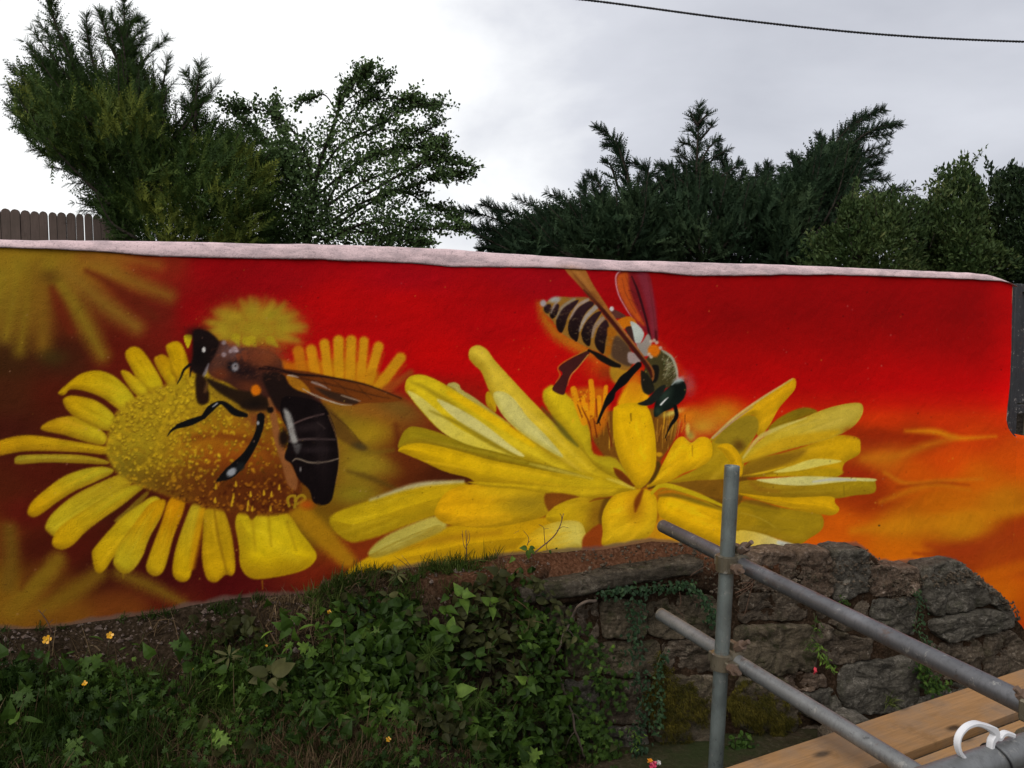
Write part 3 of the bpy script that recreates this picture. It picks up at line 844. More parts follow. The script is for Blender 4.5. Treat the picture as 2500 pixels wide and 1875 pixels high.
    C.stroke([(1150, 830), (1210, 880)], 6, (80, 66, 62), 4, .8)
    C.stroke([(940, 975), (1090, 958), (1285, 962)], (16, 18, 10), (78, 62, 60), 8, .9)
    C.stroke([(965, 1125), (1000, 1105), (1100, 1135), (1220, 1128), (1308, 1105)], (8, 12, 12, 12, 9), (116, 100, 84), 4)
    C.poly([(898, 735), (950, 770), (985, 900), (1000, 980), (960, 985), (930, 880)], (150, 146, 140), 16)
    C.poly([(970, 1000), (1030, 1000), (1000, 1070)], (80, 76, 74), 16)
    C.blob((1025, 1185), (7, 22), (130, 124, 120), hard=.4)
    C.stroke([(1235, 780), (1300, 960), (1314, 1130), (1290, 1290)], (7, 7, 6, 4), (150, 104, 56), 4, .7)
    C.poly([(800, 425), (900, 432), (1100, 455), (1300, 500), (1500, 550), (1700, 620), (1805, 660), (1700, 682), (1500, 690), (1400, 705), (1200, 660), (1080, 620), (950, 560), (900, 480)], (98, 46, 15), 7, 1, (120, 60, 16), ((900, 500), (1700, 660)))
    C.poly([(925, 480), (1030, 520), (1100, 610), (1000, 590), (940, 540)], (166, 106, 20), 8)
    C.poly([(1130, 570), (1250, 600), (1400, 640), (1460, 680), (1400, 698), (1250, 655)], (54, 34, 22), 10)
    C.stroke([(720, 430), (800, 428), (1000, 472), (1200, 490), (1500, 546), (1780, 652)], (20, 30, 20, 14, 12, 6), (34, 16, 14), 7)
    C.stroke([(1040, 580), (1120, 625), (1250, 675), (1340, 700), (1410, 700)], (5, 9, 10, 9, 4), (172, 156, 136), 3)
    C.stroke([(1110, 530), (1180, 555), (1250, 590)], (14, 14, 5), (154, 136, 128), 5, .9)
    C.stroke([(930, 480), (970, 484), (1012, 496)], (10, 14, 6), (172, 152, 134), 4, .9)
    C.stroke([(1330, 630), (1400, 652), (1475, 675)], (7, 12, 6), (160, 134, 110), 5, .9)
    C.stroke([(615, 780), (530, 755), (470, 705), (420, 685), (350, 730), (295, 795)], (34, 54, 42, 30, 52, 34), BK, 3)
    C.stroke([(300, 792), (200, 832), (105, 862)], (32, 50, 36), BK, 3)
    C.stroke([(112, 860), (60, 892), (26, 936)], (28, 18, 6), BK, 3)
    C.stroke([(368, 716), (400, 690)], (8, 12), (150, 150, 152), 3)
    C.stroke([(728, 790), (722, 860), (690, 960), (620, 1080), (540, 1170), (480, 1222), (400, 1272)], (60, 54, 52, 62, 84, 80, 16), BK, 3)
    C.blob((575, 1165), (40, 30), (26, 28, 28), rot=-40, hard=.5, ident=True)
    C.blob((508, 1206), (44, 28), (148, 150, 154), rot=-38, hard=.55)
    C.blob((706, 838), (10, 18), (160, 160, 160), hard=.5)
    # -- right flower
    C.cur = 4
    C.fr(940, 800, .36157)
    YY, YO, PALE, OLV = (226, 192, 22), (236, 178, 8), (208, 198, 96), (156, 132, 16)
    ED = ((140, 106, 10), 60, .5)
    def pp(P, c, c2=None, ax=None, soft=4, rim=ED, al=1.0):
        M = C.poly(P, c, soft, al, c2, ax, rim, keep=True)
        streaks(M, P, c)
        return M
    C.poly([(1380, 600), (1540, 560), (1936, 560), (1960, 740), (1860, 900), (1780, 1060), (1700, 1080), (1560, 960), (1450, 830), (1400, 740)], (122, 74, 18), 12)
    C.poly([(1570, 540), (1640, 380), (1720, 380), (1780, 440), (1760, 540)], (236, 166, 12), 16)
    for k in range(26):
        x = g.uniform(1400, 1545) if k % 2 else g.uniform(1815, 1920); y = g.uniform(560, 760)
        C.stroke([(x, y), (x + g.uniform(-14, 6), y + g.uniform(60, 160))], (6, 4), ((196, 140, 40), (80, 38, 14), (224, 170, 40))[k % 3], 3, .8)
    C.poly([(1240, 440), (1400, 400), (1500, 430), (1500, 640), (1400, 740), (1300, 600)], (206, 108, 14), 26, .85)
    C.poly([(1065, 440), (1090, 405), (1140, 390), (1250, 470), (1320, 560), (1385, 700), (1410, 850), (1560, 885), (1660, 1050), (1500, 1010), (1350, 890), (1200, 700), (1080, 520)], YY, 10, 1, (190, 164, 24), ((1100, 420), (1480, 950)), ED)
    for P, wd in (([(1272, 415), (1300, 520), (1345, 640)], 42), ([(1390, 362), (1400, 460), (1396, 590)], 36), ([(1445, 470), (1450, 600)], 30), ([(1335, 470), (1345, 560)], 30), ([(1492, 400), (1482, 520)], 28), ([(1360, 520), (1370, 620)], 26)):
        C.stroke(P, wd, (236, 152, 14), 5, .95)
    for P in ([(1330, 540), (1380, 650), (1396, 770)], [(1425, 480), (1432, 600)], [(1300, 520), (1330, 600)], [(1410, 620), (1430, 740)], [(1500, 640), (1530, 800)]):
        C.stroke(P, (7, 9, 5)[:len(P)], (112, 34, 10), 3, .85)
    for k in range(40):
        C.blob((g.uniform(1260, 1500), g.uniform(420, 640)), g.uniform(3, 8), ((150, 60, 10), (240, 180, 30))[k % 2], hard=.4, alpha=.8)
    pp([(680, 450), (700, 430), (740, 470), (750, 570), (700, 540), (680, 500)], (206, 164, 14))
    pp([(420, 400), (460, 368), (500, 385), (520, 420), (600, 470), (720, 560), (850, 660), (720, 640), (550, 520)], (196, 184, 104), (180, 160, 60), ((440, 400), (800, 640)))
    pp([(565, 200), (575, 140), (630, 118), (690, 150), (740, 220), (850, 340), (1000, 500), (1180, 680), (1330, 830), (1450, 960), (1690, 1080), (1650, 1095), (1500, 1060), (1300, 1010), (1130, 900), (1000, 800), (860, 660), (760, 530), (700, 420), (650, 300), (600, 250)], (226, 194, 56), (212, 178, 26), ((600, 160), (1500, 1020)))
    C.stroke([(1060, 540), (1170, 660), (1230, 730), (1300, 800)], (14, 34, 34, 10), (92, 86, 26), 14, .8)
    pp([(730, 450), (790, 430), (870, 480), (960, 600), (1080, 720), (1198, 860), (1170, 866), (1040, 790), (880, 680), (780, 570)], (212, 200, 110), (216, 206, 120), ((760, 450), (1180, 860)), rim=((190, 174, 70), 30, .6))
    pp([(135, 420), (150, 345), (220, 315), (310, 335), (450, 410), (620, 520), (800, 640), (1020, 790), (1100, 850), (1300, 960), (1480, 1040), (1200, 1000), (930, 900), (760, 850), (560, 790), (380, 700), (250, 570), (170, 470)], (228, 196, 26), (206, 176, 26), ((200, 400), (1300, 960)))
    C.stroke([(180, 370), (260, 400), (420, 500), (600, 640), (760, 760)], (10, 24, 36, 36, 20), (160, 134, 22), 18, .75)
    C.poly([(150, 430), (230, 460), (330, 540), (400, 600), (500, 680), (700, 780), (910, 886), (820, 880), (560, 800), (390, 705), (250, 560)], (216, 200, 92), 5, 1, (224, 200, 60), ((200, 460), (760, 840)))
    C.poly([(350, 480), (560, 580), (720, 690), (830, 780), (940, 862), (890, 860), (720, 770), (480, 620)], (216, 204, 118), 6)
    C.stroke([(300, 560), (480, 640), (700, 770), (920, 890)], (8, 26, 34, 12), (146, 124, 22), 12, .8)
    C.stroke([(430, 440), (620, 550), (830, 680), (1000, 795)], (34, 56, 56, 26), (238, 190, 12), 14, .85)
    pp([(88, 810), (110, 730), (150, 680), (210, 668), (370, 710), (560, 790), (760, 840), (940, 890), (1150, 940), (1330, 1000), (1200, 1010), (900, 950), (600, 880), (300, 800), (150, 810)], (164, 140, 18), (148, 126, 14), ((100, 740), (1000, 920)))
    pp([(88, 830), (130, 795), (250, 780), (450, 820), (700, 890), (900, 930), (1200, 985), (1450, 1000), (1690, 1080), (1520, 1140), (1310, 1145), (1000, 1090), (640, 1048), (560, 1012), (400, 970), (250, 900), (130, 850)], (230, 182, 8), (206, 172, 20), ((200, 840), (1400, 1080)))
    C.stroke([(980, 920), (1150, 960), (1400, 1020)], (10, 24, 10), (206, 184, 70), 12, .7)
    C.stroke([(1500, 1020), (1600, 1050), (1680, 1085)], (10, 26, 14), (222, 196, 70), 8, .8)
    C.poly([(1540, 950), (1600, 970), (1690, 1068), (1640, 1050)], (130, 56, 12), 6)
    C.fr(0, 0, 1.1302)
    pp([(745, 1238), (800, 1200), (900, 1160), (1000, 1130), (1140, 1120), (1260, 1120), (1270, 1180), (1200, 1196), (1100, 1206), (950, 1230), (800, 1248), (745, 1248)], (222, 174, 12), (216, 164, 12), ((760, 1240), (1200, 1150)))
    C.stroke([(840, 1190), (960, 1165), (1080, 1150)], (8, 16, 8), (168, 118, 14), 10, .7)
    C.stroke([(800, 1225), (950, 1200), (1120, 1180)], (6, 12, 6), (188, 140, 14), 10, .6)
    pp([(712, 1118), (800, 1080), (900, 1050), (1000, 1040), (1010, 1075), (950, 1110), (880, 1135), (800, 1164), (748, 1168)], (202, 170, 16), (212, 172, 14), ((720, 1120), (960, 1060)))
    C.stroke([(800, 1080), (900, 1048), (1000, 1040)], (4, 10, 6), (196, 186, 132), 5, .9)
    pp([(795, 1195), (830, 1160), (900, 1128), (950, 1115), (962, 1142), (900, 1172), (820, 1204)], (196, 184, 84), (206, 192, 90), ((800, 1190), (950, 1130)))
    C.fr(940, 800, .36157)
    pp([(335, 1260), (360, 1180), (430, 1100), (560, 1060), (750, 1062), (950, 1090), (1090, 1120), (1115, 1200), (1080, 1270), (900, 1320), (700, 1350), (500, 1340), (390, 1315)], (238, 176, 10), (206, 164, 18), ((400, 1220), (1000, 1200)))
    C.blob((980, 1180), (190, 80), (158, 128, 22), alpha=.85)
    C.blob((800, 1110), (260, 40), (222, 180, 20), alpha=.6)
    C.poly([(560, 1045), (640, 1040), (900, 1055), (1310, 1075), (1560, 1085), (1500, 1142), (1300, 1150), (1080, 1120), (900, 1090), (700, 1075)], (216, 176, 18), 6, 1, (206, 170, 20), ((640, 1050), (1500, 1110)), ((150, 118, 12), 26, .5))
    C.poly([(1085, 1120), (1310, 1142), (1180, 1205), (1110, 1250)], (130, 70, 16), 9)
    pp([(1085, 1290), (1130, 1220), (1210, 1175), (1320, 1145), (1510, 1155), (1495, 1220), (1440, 1360), (1340, 1390), (1200, 1350)], (216, 176, 18), (180, 140, 18), ((1150, 1250), (1460, 1250)))
    C.blob((1430, 1270), (60, 130), (130, 84, 14), rot=15, alpha=.7)
    C.stroke([(1380, 1175), (1440, 1155), (1520, 1150)], (4, 12, 4), (130, 60, 12), 6, .8)
    pp([(885, 1510), (950, 1420), (1050, 1345), (1200, 1305), (1310, 1310), (1350, 1370), (1350, 1440), (1320, 1500), (1180, 1530), (1000, 1545)], (230, 178, 20), (222, 200, 84), ((920, 1480), (1300, 1420)))
    C.poly([(1350, 1400), (1470, 1320), (1480, 1470), (1350, 1500), (1330, 1470)], (150, 64, 16), 9)
    C.poly([(1470, 1170), (1530, 1150), (1500, 1260), (1475, 1330), (1440, 1300)], (96, 60, 14), 12, .8)
    I = [(1465, 1275), (1500, 1185), (1560, 1125), (1690, 1095), (1760, 1090), (1820, 1130), (1842, 1200), (1832, 1310), (1790, 1400), (1700, 1440), (1480, 1478), (1470, 1380)]
    pp(I, (238, 184, 14), (224, 180, 22), ((1560, 1130), (1600, 1440)))
    C.blob((1690, 1220), (70, 100), (160, 100, 10), alpha=.6)
    C.stroke([(1738, 1098), (1705, 1170), (1690, 1240)], (20, 42, 12), (120, 52, 10), 12, .9)
    C.stroke([(1842, 1140), (1850, 1220), (1838, 1310)], (10, 20, 8), (150, 90, 12), 10, .8)
    pp([(1540, 560), (1560, 530), (1640, 508), (1740, 515), (1790, 570), (1820, 700), (1832, 850), (1822, 960), (1770, 1050), (1700, 1088), (1640, 1000), (1570, 860), (1540, 700)], (240, 186, 8), (232, 178, 12), ((1680, 520), (1700, 1060)), 4)
    # right half
    C.fr(1500, 880, .33454)
    C.blob((800, 390), (170, 110), (208, 128, 20), alpha=.95)
    C.blob((640, 480), (170, 90), (206, 156, 40), alpha=.9)
    C.blob((560, 390), (120, 70), (214, 140, 24), alpha=.7)
    pp([(1120, 500), (1200, 420), (1330, 355), (1420, 345), (1480, 378), (1350, 430), (1200, 510)], (144, 118, 14), (130, 106, 16), ((1150, 480), (1450, 360)), 8)
    C.poly([(240, 925), (400, 885), (600, 870), (800, 860), (960, 850), (960, 980), (800, 1015), (600, 960), (450, 910), (320, 905)], (128, 86, 18), 8)
    pp([(400, 890), (600, 790), (700, 700), (720, 560), (860, 470), (1010, 400), (1050, 470), (1020, 560), (950, 700), (935, 830), (800, 865), (600, 875)], (180, 146, 20), (200, 158, 14), ((500, 840), (960, 500)))
    pp([(690, 580), (850, 440), (1000, 330), (1150, 230), (1303, 128), (1322, 200), (1260, 280), (1200, 350), (1140, 460), (1080, 540), (1040, 540), (1030, 440), (1000, 400), (860, 480), (760, 570)], (232, 172, 10), (214, 164, 16), ((1280, 160), (900, 500)), 2)
    C.poly([(730, 590), (850, 460), (980, 400), (1045, 430), (1045, 520), (980, 610), (900, 690), (860, 620), (790, 610)], (152, 126, 26), 8)
    C.blob((910, 620), (50, 44), (96, 62, 16), rot=20, alpha=.85)
    C.stroke([(715, 565), (860, 430), (1060, 285), (1302, 133)], (14, 16, 16, 8), (206, 178, 104), 5, .95)
    C.stroke([(720, 568), (860, 448), (1010, 340)], (8, 12, 5), (176, 140, 128), 5, .8)
    pp([(915, 840), (1000, 730), (1250, 670), (1500, 590), (1650, 545), (1780, 565), (1797, 640), (1780, 690), (1680, 750), (1640, 845), (1500, 850), (1300, 840), (1100, 850)], (216, 166, 12), (170, 132, 16), ((1700, 620), (1000, 800)))
    pp([(925, 750), (980, 660), (1090, 560), (1200, 490), (1350, 430), (1550, 350), (1700, 315), (1795, 312), (1817, 360), (1790, 430), (1720, 500), (1600, 560), (1450, 605), (1250, 655), (1050, 715)], (204, 178, 62), (214, 180, 40), ((1700, 400), (1000, 700)), 2)
    C.poly([(940, 730), (1080, 630), (1250, 560), (1480, 520), (1640, 510), (1560, 570), (1250, 650), (1050, 710)], (212, 166, 22), 22, .85)
    C.stroke([(940, 710), (1050, 570), (1200, 492), (1400, 420)], (14, 30, 26, 8), (214, 196, 96), 8, .9)
    C.poly([(920, 845), (1000, 740), (1250, 672), (1400, 650), (1320, 730), (1100, 810)], (138, 100, 18), 26, .85)
    C.poly([(1160, 815), (1300, 768), (1460, 718), (1660, 735), (1500, 772), (1300, 812)], (222, 204, 90), 4)
    C.stroke([(925, 845), (1100, 815), (1250, 775)], (10, 14, 6), (226, 184, 30), 5, .9)
    C.poly([(1100, 840), (1400, 800), (1640, 790), (1635, 842), (1300, 850)], (190, 152, 12), 8, .9)
    C.blob((940, 880), (90, 60), (100, 62, 14), alpha=.8)
    pp([(900, 890), (1050, 870), (1250, 860), (1500, 850), (1870, 860), (1905, 890), (1895, 965), (1750, 985), (1600, 1008), (1300, 1003), (1000, 992), (905, 975)], (172, 140, 18), (158, 122, 20), ((1800, 920), (950, 930)))
    C.poly([(1035, 872), (1150, 860), (1400, 845), (1600, 852), (1890, 862), (1890, 882), (1750, 880), (1600, 892), (1400, 912), (1200, 905)], (214, 204, 120), 4)
    C.stroke([(1450, 885), (1600, 868), (1760, 872)], (14, 22, 10), (194, 192, 176), 8, .85)
    C.stroke([(1000, 900), (1060, 940), (1200, 960)], (30, 40, 20), (146, 100, 18), 20, .6)
    pp([(330, 1000), (450, 1000), (700, 1040), (790, 1080), (920, 1100), (930, 1240), (900, 1390), (750, 1345), (400, 1180), (320, 1110)], (240, 184, 8), (236, 180, 12), ((400, 1050), (800, 1250)))
    pp([(840, 1080), (1000, 1020), (1200, 1070), (1450, 1110), (1520, 1140), (1517, 1230), (1420, 1300), (1330, 1345), (1150, 1290), (900, 1245), (830, 1200)], (156, 126, 16), (168, 136, 18), ((900, 1080), (1400, 1250)))
    C.poly([(800, 1090), (960, 1080), (1040, 1180), (900, 1240), (780, 1200)], (170, 134, 16), 30, .8)
    C.stroke([(920, 1110), (1060, 1150), (1180, 1220)], (4, 8, 4), (190, 160, 50), 6, .7)
    pp([(905, 970), (1100, 990), (1300, 1000), (1580, 993), (1610, 1040), (1642, 1085), (1600, 1127), (1500, 1122), (1300, 1085), (1100, 1035)], (232, 176, 10), (226, 172, 10), ((950, 980), (1600, 1080)), 2)
    C.stroke([(905, 1010), (1050, 1040), (1200, 1080)], (20, 36, 10), (120, 82, 18), 16, .8)
    C.poly([(890, 1248), (1050, 1258), (1200, 1308), (1347, 1360), (1250, 1384), (1000, 1410), (870, 1400)], (218, 186, 66), 4, 1, (206, 196, 140), ((900, 1300), (1320, 1360)))
    C.stroke([(1200, 1330), (1280, 1350), (1340, 1362)], (30, 34, 8), (196, 198, 184), 10, .9)
    C.poly([(500, 945), (700, 990), (800, 1010), (930, 990), (900, 1060), (790, 1080), (640, 1010)], (112, 74, 18), 8)
    C.stroke([(275, 965), (330, 915), (420, 920), (600, 980), (800, 1065)], (24, 34, 36, 34, 18), (200, 170, 18), 5)
    C.stroke([(330, 985), (450, 985), (620, 1035), (790, 1090)], (16, 30, 34, 16), (120, 98, 18), 14, .8)
    C.stroke([(320, 960), (400, 940), (520, 970)], (8, 14, 6), (150, 126, 20), 8, .6)
    C.stroke([(250, 935), (280, 925), (300, 910)], (14, 14, 8), (66, 52, 14), 5, .85)
    pp([(235, 920), (310, 830), (370, 720), (440, 590), (500, 555), (560, 600), (620, 560), (690, 570), (716, 640), (700, 720), (620, 780), (500, 825), (400, 885), (280, 915)], (242, 186, 10), (236, 182, 14), ((600, 600), (300, 900)), 3)
    C.blob((560, 560), (40, 40), (196, 170, 60), alpha=.8)
    C.blob((550, 540), (26, 30), (150, 140, 60), alpha=.7)
    pp([(750, 630), (800, 605), (860, 620), (920, 700), (934, 830), (870, 850), (845, 750), (785, 665)], (234, 178, 10), (228, 172, 12), ((790, 620), (900, 820)), 3)
    C.poly([(0, 795), (60, 830), (148, 915), (100, 905), (20, 850)], (112, 52, 12), 8)
    C.poly([(248, 905), (300, 800), (308, 740), (340, 760), (300, 860)], (84, 58, 14), 8)
    C.blob((326, 686), (26, 18), (206, 150, 20), hard=.5)
    for k in range(16):
        x = g.uniform(310, 520); C.stroke([(x, g.uniform(400, 480)), (x - 20, g.uniform(520, 600))], (5, 3), ((190, 150, 60), (226, 150, 30))[k % 2], 3, .7)
    C.blob((520, 410), (56, 40), (226, 124, 20), alpha=.9)
    C.stroke([(516, 398), (516, 450)], 5, (90, 24, 10), 2)
    C.blob((430, 380), (80, 22), (222, 200, 90), rot=-18, alpha=.9)
    C.blob((535, 500), (18, 44), (222, 190, 80), hard=.3, alpha=.9)
    # -- striped bee
    C.cur = 2
    C.fr(1240, 640, .26517)
    C.cur = None
    C.stroke([(300, 390), (340, 520), (450, 660), (600, 750), (760, 830), (860, 870)], (60, 90, 110, 120, 110, 80), (186, 124, 22), 55, .8, .5)
    C.stroke([(1390, 740), (1500, 870), (1600, 1020), (1690, 1150)], (40, 60, 70, 60), (196, 70, 22), 50, .6, .4)
    C.blob((1660, 1130), (70, 110), (170, 74, 80), alpha=.75, grain=.5)
    C.blob((900, 950), (190, 140), (200, 84, 14), alpha=.85, grain=.4)
    C.blob((930, 1020), (110, 70), (120, 40, 14), alpha=.6)
    C.blob((1170, 1100), (120, 140), (214, 128, 16), alpha=.85)
    C.poly([(960, 950), (1110, 1000), (1050, 1090), (990, 1120), (940, 1040)], (176, 140, 30), 20, .85)
    C.cur = 2
    C.poly([(990, 150), (1020, 88), (1100, 80), (1300, 110), (1350, 400), (1380, 600), (1378, 720), (1310, 690), (1200, 580), (1090, 440), (1020, 300)], (128, 24, 32), 5)
    C.poly([(1000, 150), (1040, 98), (1110, 100), (1120, 250), (1180, 420), (1260, 580), (1150, 500), (1070, 380), (1015, 260)], (192, 82, 24), 24, .95)
    C.stroke([(1240, 120), (1320, 400), (1350, 690)], (90, 80, 40), (128, 44, 58), 26, .75)
    C.stroke([(1130, 110), (1180, 300), (1260, 520)], (40, 60, 30), (120, 26, 30), 26, .7)
    C.stroke([(1100, 78), (1030, 84), (992, 150), (1020, 300), (1095, 440), (1150, 520)], (8, 12, 12, 10, 8, 4), (202, 140, 148), 4)
    C.stroke([(1140, 130), (1200, 280), (1270, 520), (1312, 710)], (10, 22, 20, 24), (52, 14, 20), 5)
    C.stroke([(1110, 260), (1150, 270), (1180, 300)], (5, 7, 4), (80, 20, 16), 4, .8)
    C.stroke([(1120, 340), (1200, 400), (1240, 440)], (4, 6, 4), (96, 26, 20), 4, .7)
    C.stroke([(1360, 640), (1366, 720)], (20, 30), (70, 14, 18), 8, .8)
    C.poly([(320, 410), (400, 335), (500, 318), (620, 328), (740, 328), (850, 450), (940, 560), (1040, 640), (1110, 760), (1140, 900), (1110, 990), (1000, 970), (900, 860), (740, 790), (640, 740), (500, 660), (400, 530), (335, 470)], (150, 104, 38), 7)
    for P in ([(338, 400), (392, 388), (394, 440), (372, 472), (335, 452)], [(398, 430), (440, 385), (472, 398), (452, 480), (410, 522), (384, 490)],
              [(448, 520), (500, 430), (580, 370), (652, 348), (622, 400), (562, 480), (522, 600), (490, 652), (450, 610)],
              [(558, 560), (620, 450), (700, 380), (762, 358), (792, 390), (722, 460), (672, 560), (642, 722), (600, 712), (560, 660)],
              [(678, 640), (720, 550), (800, 470), (862, 458), (802, 560), (772, 660), (752, 772), (700, 742), (680, 690)],
              [(806, 680), (840, 590), (900, 530), (932, 600), (902, 720), (882, 842), (832, 812), (800, 750)]):
        C.poly(P, (48, 27, 30), 4, 1, (26, 15, 14), (P[2], P[-2]))
    for P, wd, c in (([(395, 470), (430, 395), (470, 350)], (8, 20, 14), (158, 138, 128)), ([(445, 520), (500, 415), (610, 340)], (10, 26, 26), (152, 136, 116)),
                     ([(572, 520), (640, 405), (735, 345)], (12, 26, 30), (164, 144, 134)), ([(658, 630), (720, 505), (825, 400)], (14, 34, 44), (164, 154, 148)),
                     ([(775, 690), (800, 600), (870, 520)], (16, 34, 44), (150, 128, 112))):
        C.stroke(P, wd, c, 10, .9, .3)
    C.blob((430, 345), (60, 30), (164, 160, 154), rot=-12, hard=.3, ident=True)
    C.blob((325, 378), (32, 34), (166, 152, 152), hard=.5, ident=True)
    C.stroke([(560, 330), (650, 325), (730, 335)], (12, 14, 10), (140, 96, 60), 8, .8)
    C.poly([(920, 600), (1000, 640), (985, 800), (900, 860), (915, 720)], (166, 96, 18), 12)
    C.poly([(990, 680), (1080, 740), (1150, 850), (1130, 960), (1000, 910), (950, 840)], (84, 60, 42), 16)
    C.poly([(1110, 830), (1200, 850), (1235, 900), (1180, 935), (1110, 920)], (166, 146, 140), 10)
    C.poly([(940, 450), (990, 440), (1090, 500), (1010, 520), (960, 500)], (92, 50, 42), 5)
    C.poly([(1005, 540), (1120, 498), (1185, 560), (1160, 610), (1060, 612)], (204, 112, 14), 8)
    C.poly([(1080, 610), (1150, 598), (1175, 740), (1130, 700)], (58, 36, 32), 6)
    C.poly([(1128, 545), (1200, 580), (1254, 660), (1215, 750), (1172, 740), (1150, 640)], (186, 192, 182), 6)
    C.poly([(1180, 750), (1230, 740), (1290, 660), (1322, 750), (1290, 860), (1230, 850)], (152, 142, 132), 8)
    C.blob((955, 430), (22, 24), (214, 208, 204), hard=.6)
    C.poly([(1270, 900), (1330, 840), (1430, 810), (1510, 880), (1552, 980), (1552, 1060), (1500, 1140), (1380, 1180), (1260, 1210), (1225, 1100), (1260, 980)], (70, 62, 32), 6)
    C.poly([(1225, 1000), (1300, 1050), (1350, 1170), (1290, 1222), (1240, 1160)], (30, 28, 20), 7)
    C.poly([(1330, 950), (1390, 960), (1380, 1080), (1330, 1110), (1310, 1010)], (24, 21, 17), 7)
    C.blob((1480, 980), (60, 100), (52, 50, 24), rot=-20, alpha=.7)
    C.stroke([(1420, 812), (1510, 880), (1552, 990), (1562, 1075)], (16, 24, 24, 16), (176, 176, 156), 8, .9)
    for k in range(60):
        a = g.uniform(-.9, .5); r = g.uniform(40, 150)
        x, y = 1400 + r * math.cos(a), 980 + r * 1.1 * math.sin(a) + g.uniform(-20, 60)
        C.stroke([(x, y), (x + g.uniform(10, 34), y - g.uniform(6, 34))], (4, 2), (g.uniform(130, 190), g.uniform(126, 176), 116), 2, .75)
    C.blob((1345, 815), (60, 62), (216, 110, 12), hard=.7, ident=True)
    for x, y in ((1318, 730), (1345, 722), (1370, 740), (1405, 790), (1300, 850), (1318, 872)):
        C.blob((x, y), (18, 18), (196, 176, 156), hard=.4, alpha=.9)
    C.poly([(515, 20), (600, 12), (690, 30), (780, 200), (900, 385), (1000, 535), (1140, 715), (1260, 875), (1345, 1000), (1332, 1095), (1290, 985), (1150, 805), (980, 615), (840, 425), (720, 285), (600, 155), (540, 90)], (168, 104, 42), 6, 1, (140, 78, 34), ((600, 60), (1300, 1000)))
    C.stroke([(700, 255), (850, 415), (1000, 600), (1150, 790), (1290, 970), (1325, 1055)], (14, 34, 38, 38, 36, 18), (64, 24, 18), 7)
    C.stroke([(620, 130), (760, 300), (860, 400)], (30, 60, 20), (110, 60, 26), 26, .6)
    C.stroke([(960, 480), (1100, 670), (1250, 870)], (5, 9, 6), (186, 126, 70), 5, .7)
    C.stroke([(600, 40), (680, 150), (760, 260)], (50, 40, 20), (190, 128, 60), 20, .5)
    C.poly([(735, 812), (745, 850), (700, 900), (640, 970), (572, 1045), (535, 1165), (512, 1222), (440, 1200), (408, 1160), (480, 1065), (500, 1020), (468, 970), (560, 900)], (68, 28, 26), 4)
    C.stroke([(740, 850), (650, 965), (580, 1045), (548, 1140)], (8, 9, 9, 4), (206, 160, 70), 4, .85)
    C.stroke([(735, 808), (560, 892), (462, 968), (480, 1040), (440, 1110)], (8, 8, 9, 9, 6), (190, 140, 40), 5, .8)
    C.stroke([(745, 812), (800, 840), (860, 880), (960, 935), (1025, 955)], (24, 36, 60, 56, 34), (22, 18, 14), 4)
    C.stroke([(1205, 945), (1120, 1030), (1060, 1090), (980, 1180), (940, 1250), (885, 1340), (830, 1470)], (56, 66, 84, 44, 72, 34, 24), BK, 3)
    C.stroke([(838, 1455), (825, 1485), (805, 1480)], (14, 10, 5), BK, 3)
    C.stroke([(835, 1460), (852, 1500)], (12, 5), BK, 3)
    C.poly([(1500, 1135), (1560, 1080), (1612, 1090), (1642, 1150), (1622, 1250), (1530, 1335), (1420, 1385), (1370, 1425), (1343, 1405), (1360, 1280), (1430, 1200)], (18, 26, 21), 5)
    C.blob((1450, 1230), (50, 90), (50, 66, 54), rot=35, alpha=.7)
    C.blob((1580, 1180), (50, 90), (12, 18, 15), rot=15, alpha=.8)
    C.blob((1385, 1370), (40, 44), (44, 66, 50), alpha=.7)
    C.poly([(1195, 1302), (1280, 1262), (1380, 1160), (1450, 1130), (1430, 1200), (1340, 1300), (1260, 1322)], (28, 32, 27), 5)
    C.stroke([(1408, 1312), (1440, 1278), (1475, 1245)], (16, 14, 6), (228, 228, 222), 3)
    C.blob((1570, 1085), (54, 28), (178, 188, 182), rot=-20, alpha=.9)
    C.stroke([(1510, 1130), (1560, 1090), (1620, 1092)], (10, 14, 8), (170, 182, 176), 6, .8)
    C.stroke([(1540, 1330), (1552, 1420), (1500, 1500), (1470, 1565)], (36, 38, 26, 12), BK, 3)
    C.stroke([(1472, 1560), (1452, 1610), (1460, 1640)], (10, 10, 5), BK, 3)
    # -- orange streaks on the right
    C.cur = None
    C.fr(1900, 640, .51858)
    C.stroke([(330, 800), (500, 812), (720, 835)], (30, 44, 16), (156, 40, 6), 22, .7)
    C.stroke([(600, 795), (740, 798), (850, 828), (1025, 820)], (8, 26, 20, 4), (220, 132, 12), 16, .95, .1)
    C.stroke([(400, 925), (560, 912), (700, 862), (830, 828)], (24, 30, 26, 14), (200, 112, 16), 26, .9, .1)
    C.stroke([(500, 990), (600, 1040), (760, 1030), (960, 1020)], (14, 18, 14, 8), (206, 122, 18), 14, .75)
    C.stroke([(560, 1060), (760, 1040), (900, 1050)], (10, 14, 6), (146, 52, 8), 12, .6)
    C.stroke([(480, 1130), (640, 1070), (760, 1050), (900, 1075)], (20, 26, 16, 8), (200, 116, 12), 16, .7)
    C.stroke([(350, 1265), (600, 1240), (850, 1215), (1157, 1160)], (30, 70, 70, 50), (204, 126, 12), 30, .75)
    C.stroke([(700, 1330), (850, 1360), (1050, 1300), (1200, 1230)], (20, 60, 90, 80), (160, 54, 12), 34, .75)
    C.stroke([(640, 1370), (740, 1375), (830, 1340)], (10, 24, 10), (156, 56, 10), 14, .7)
    C.stroke([(950, 1480), (1157, 1430), (1300, 1400)], (40, 60, 40), (206, 100, 6), 26, .7)
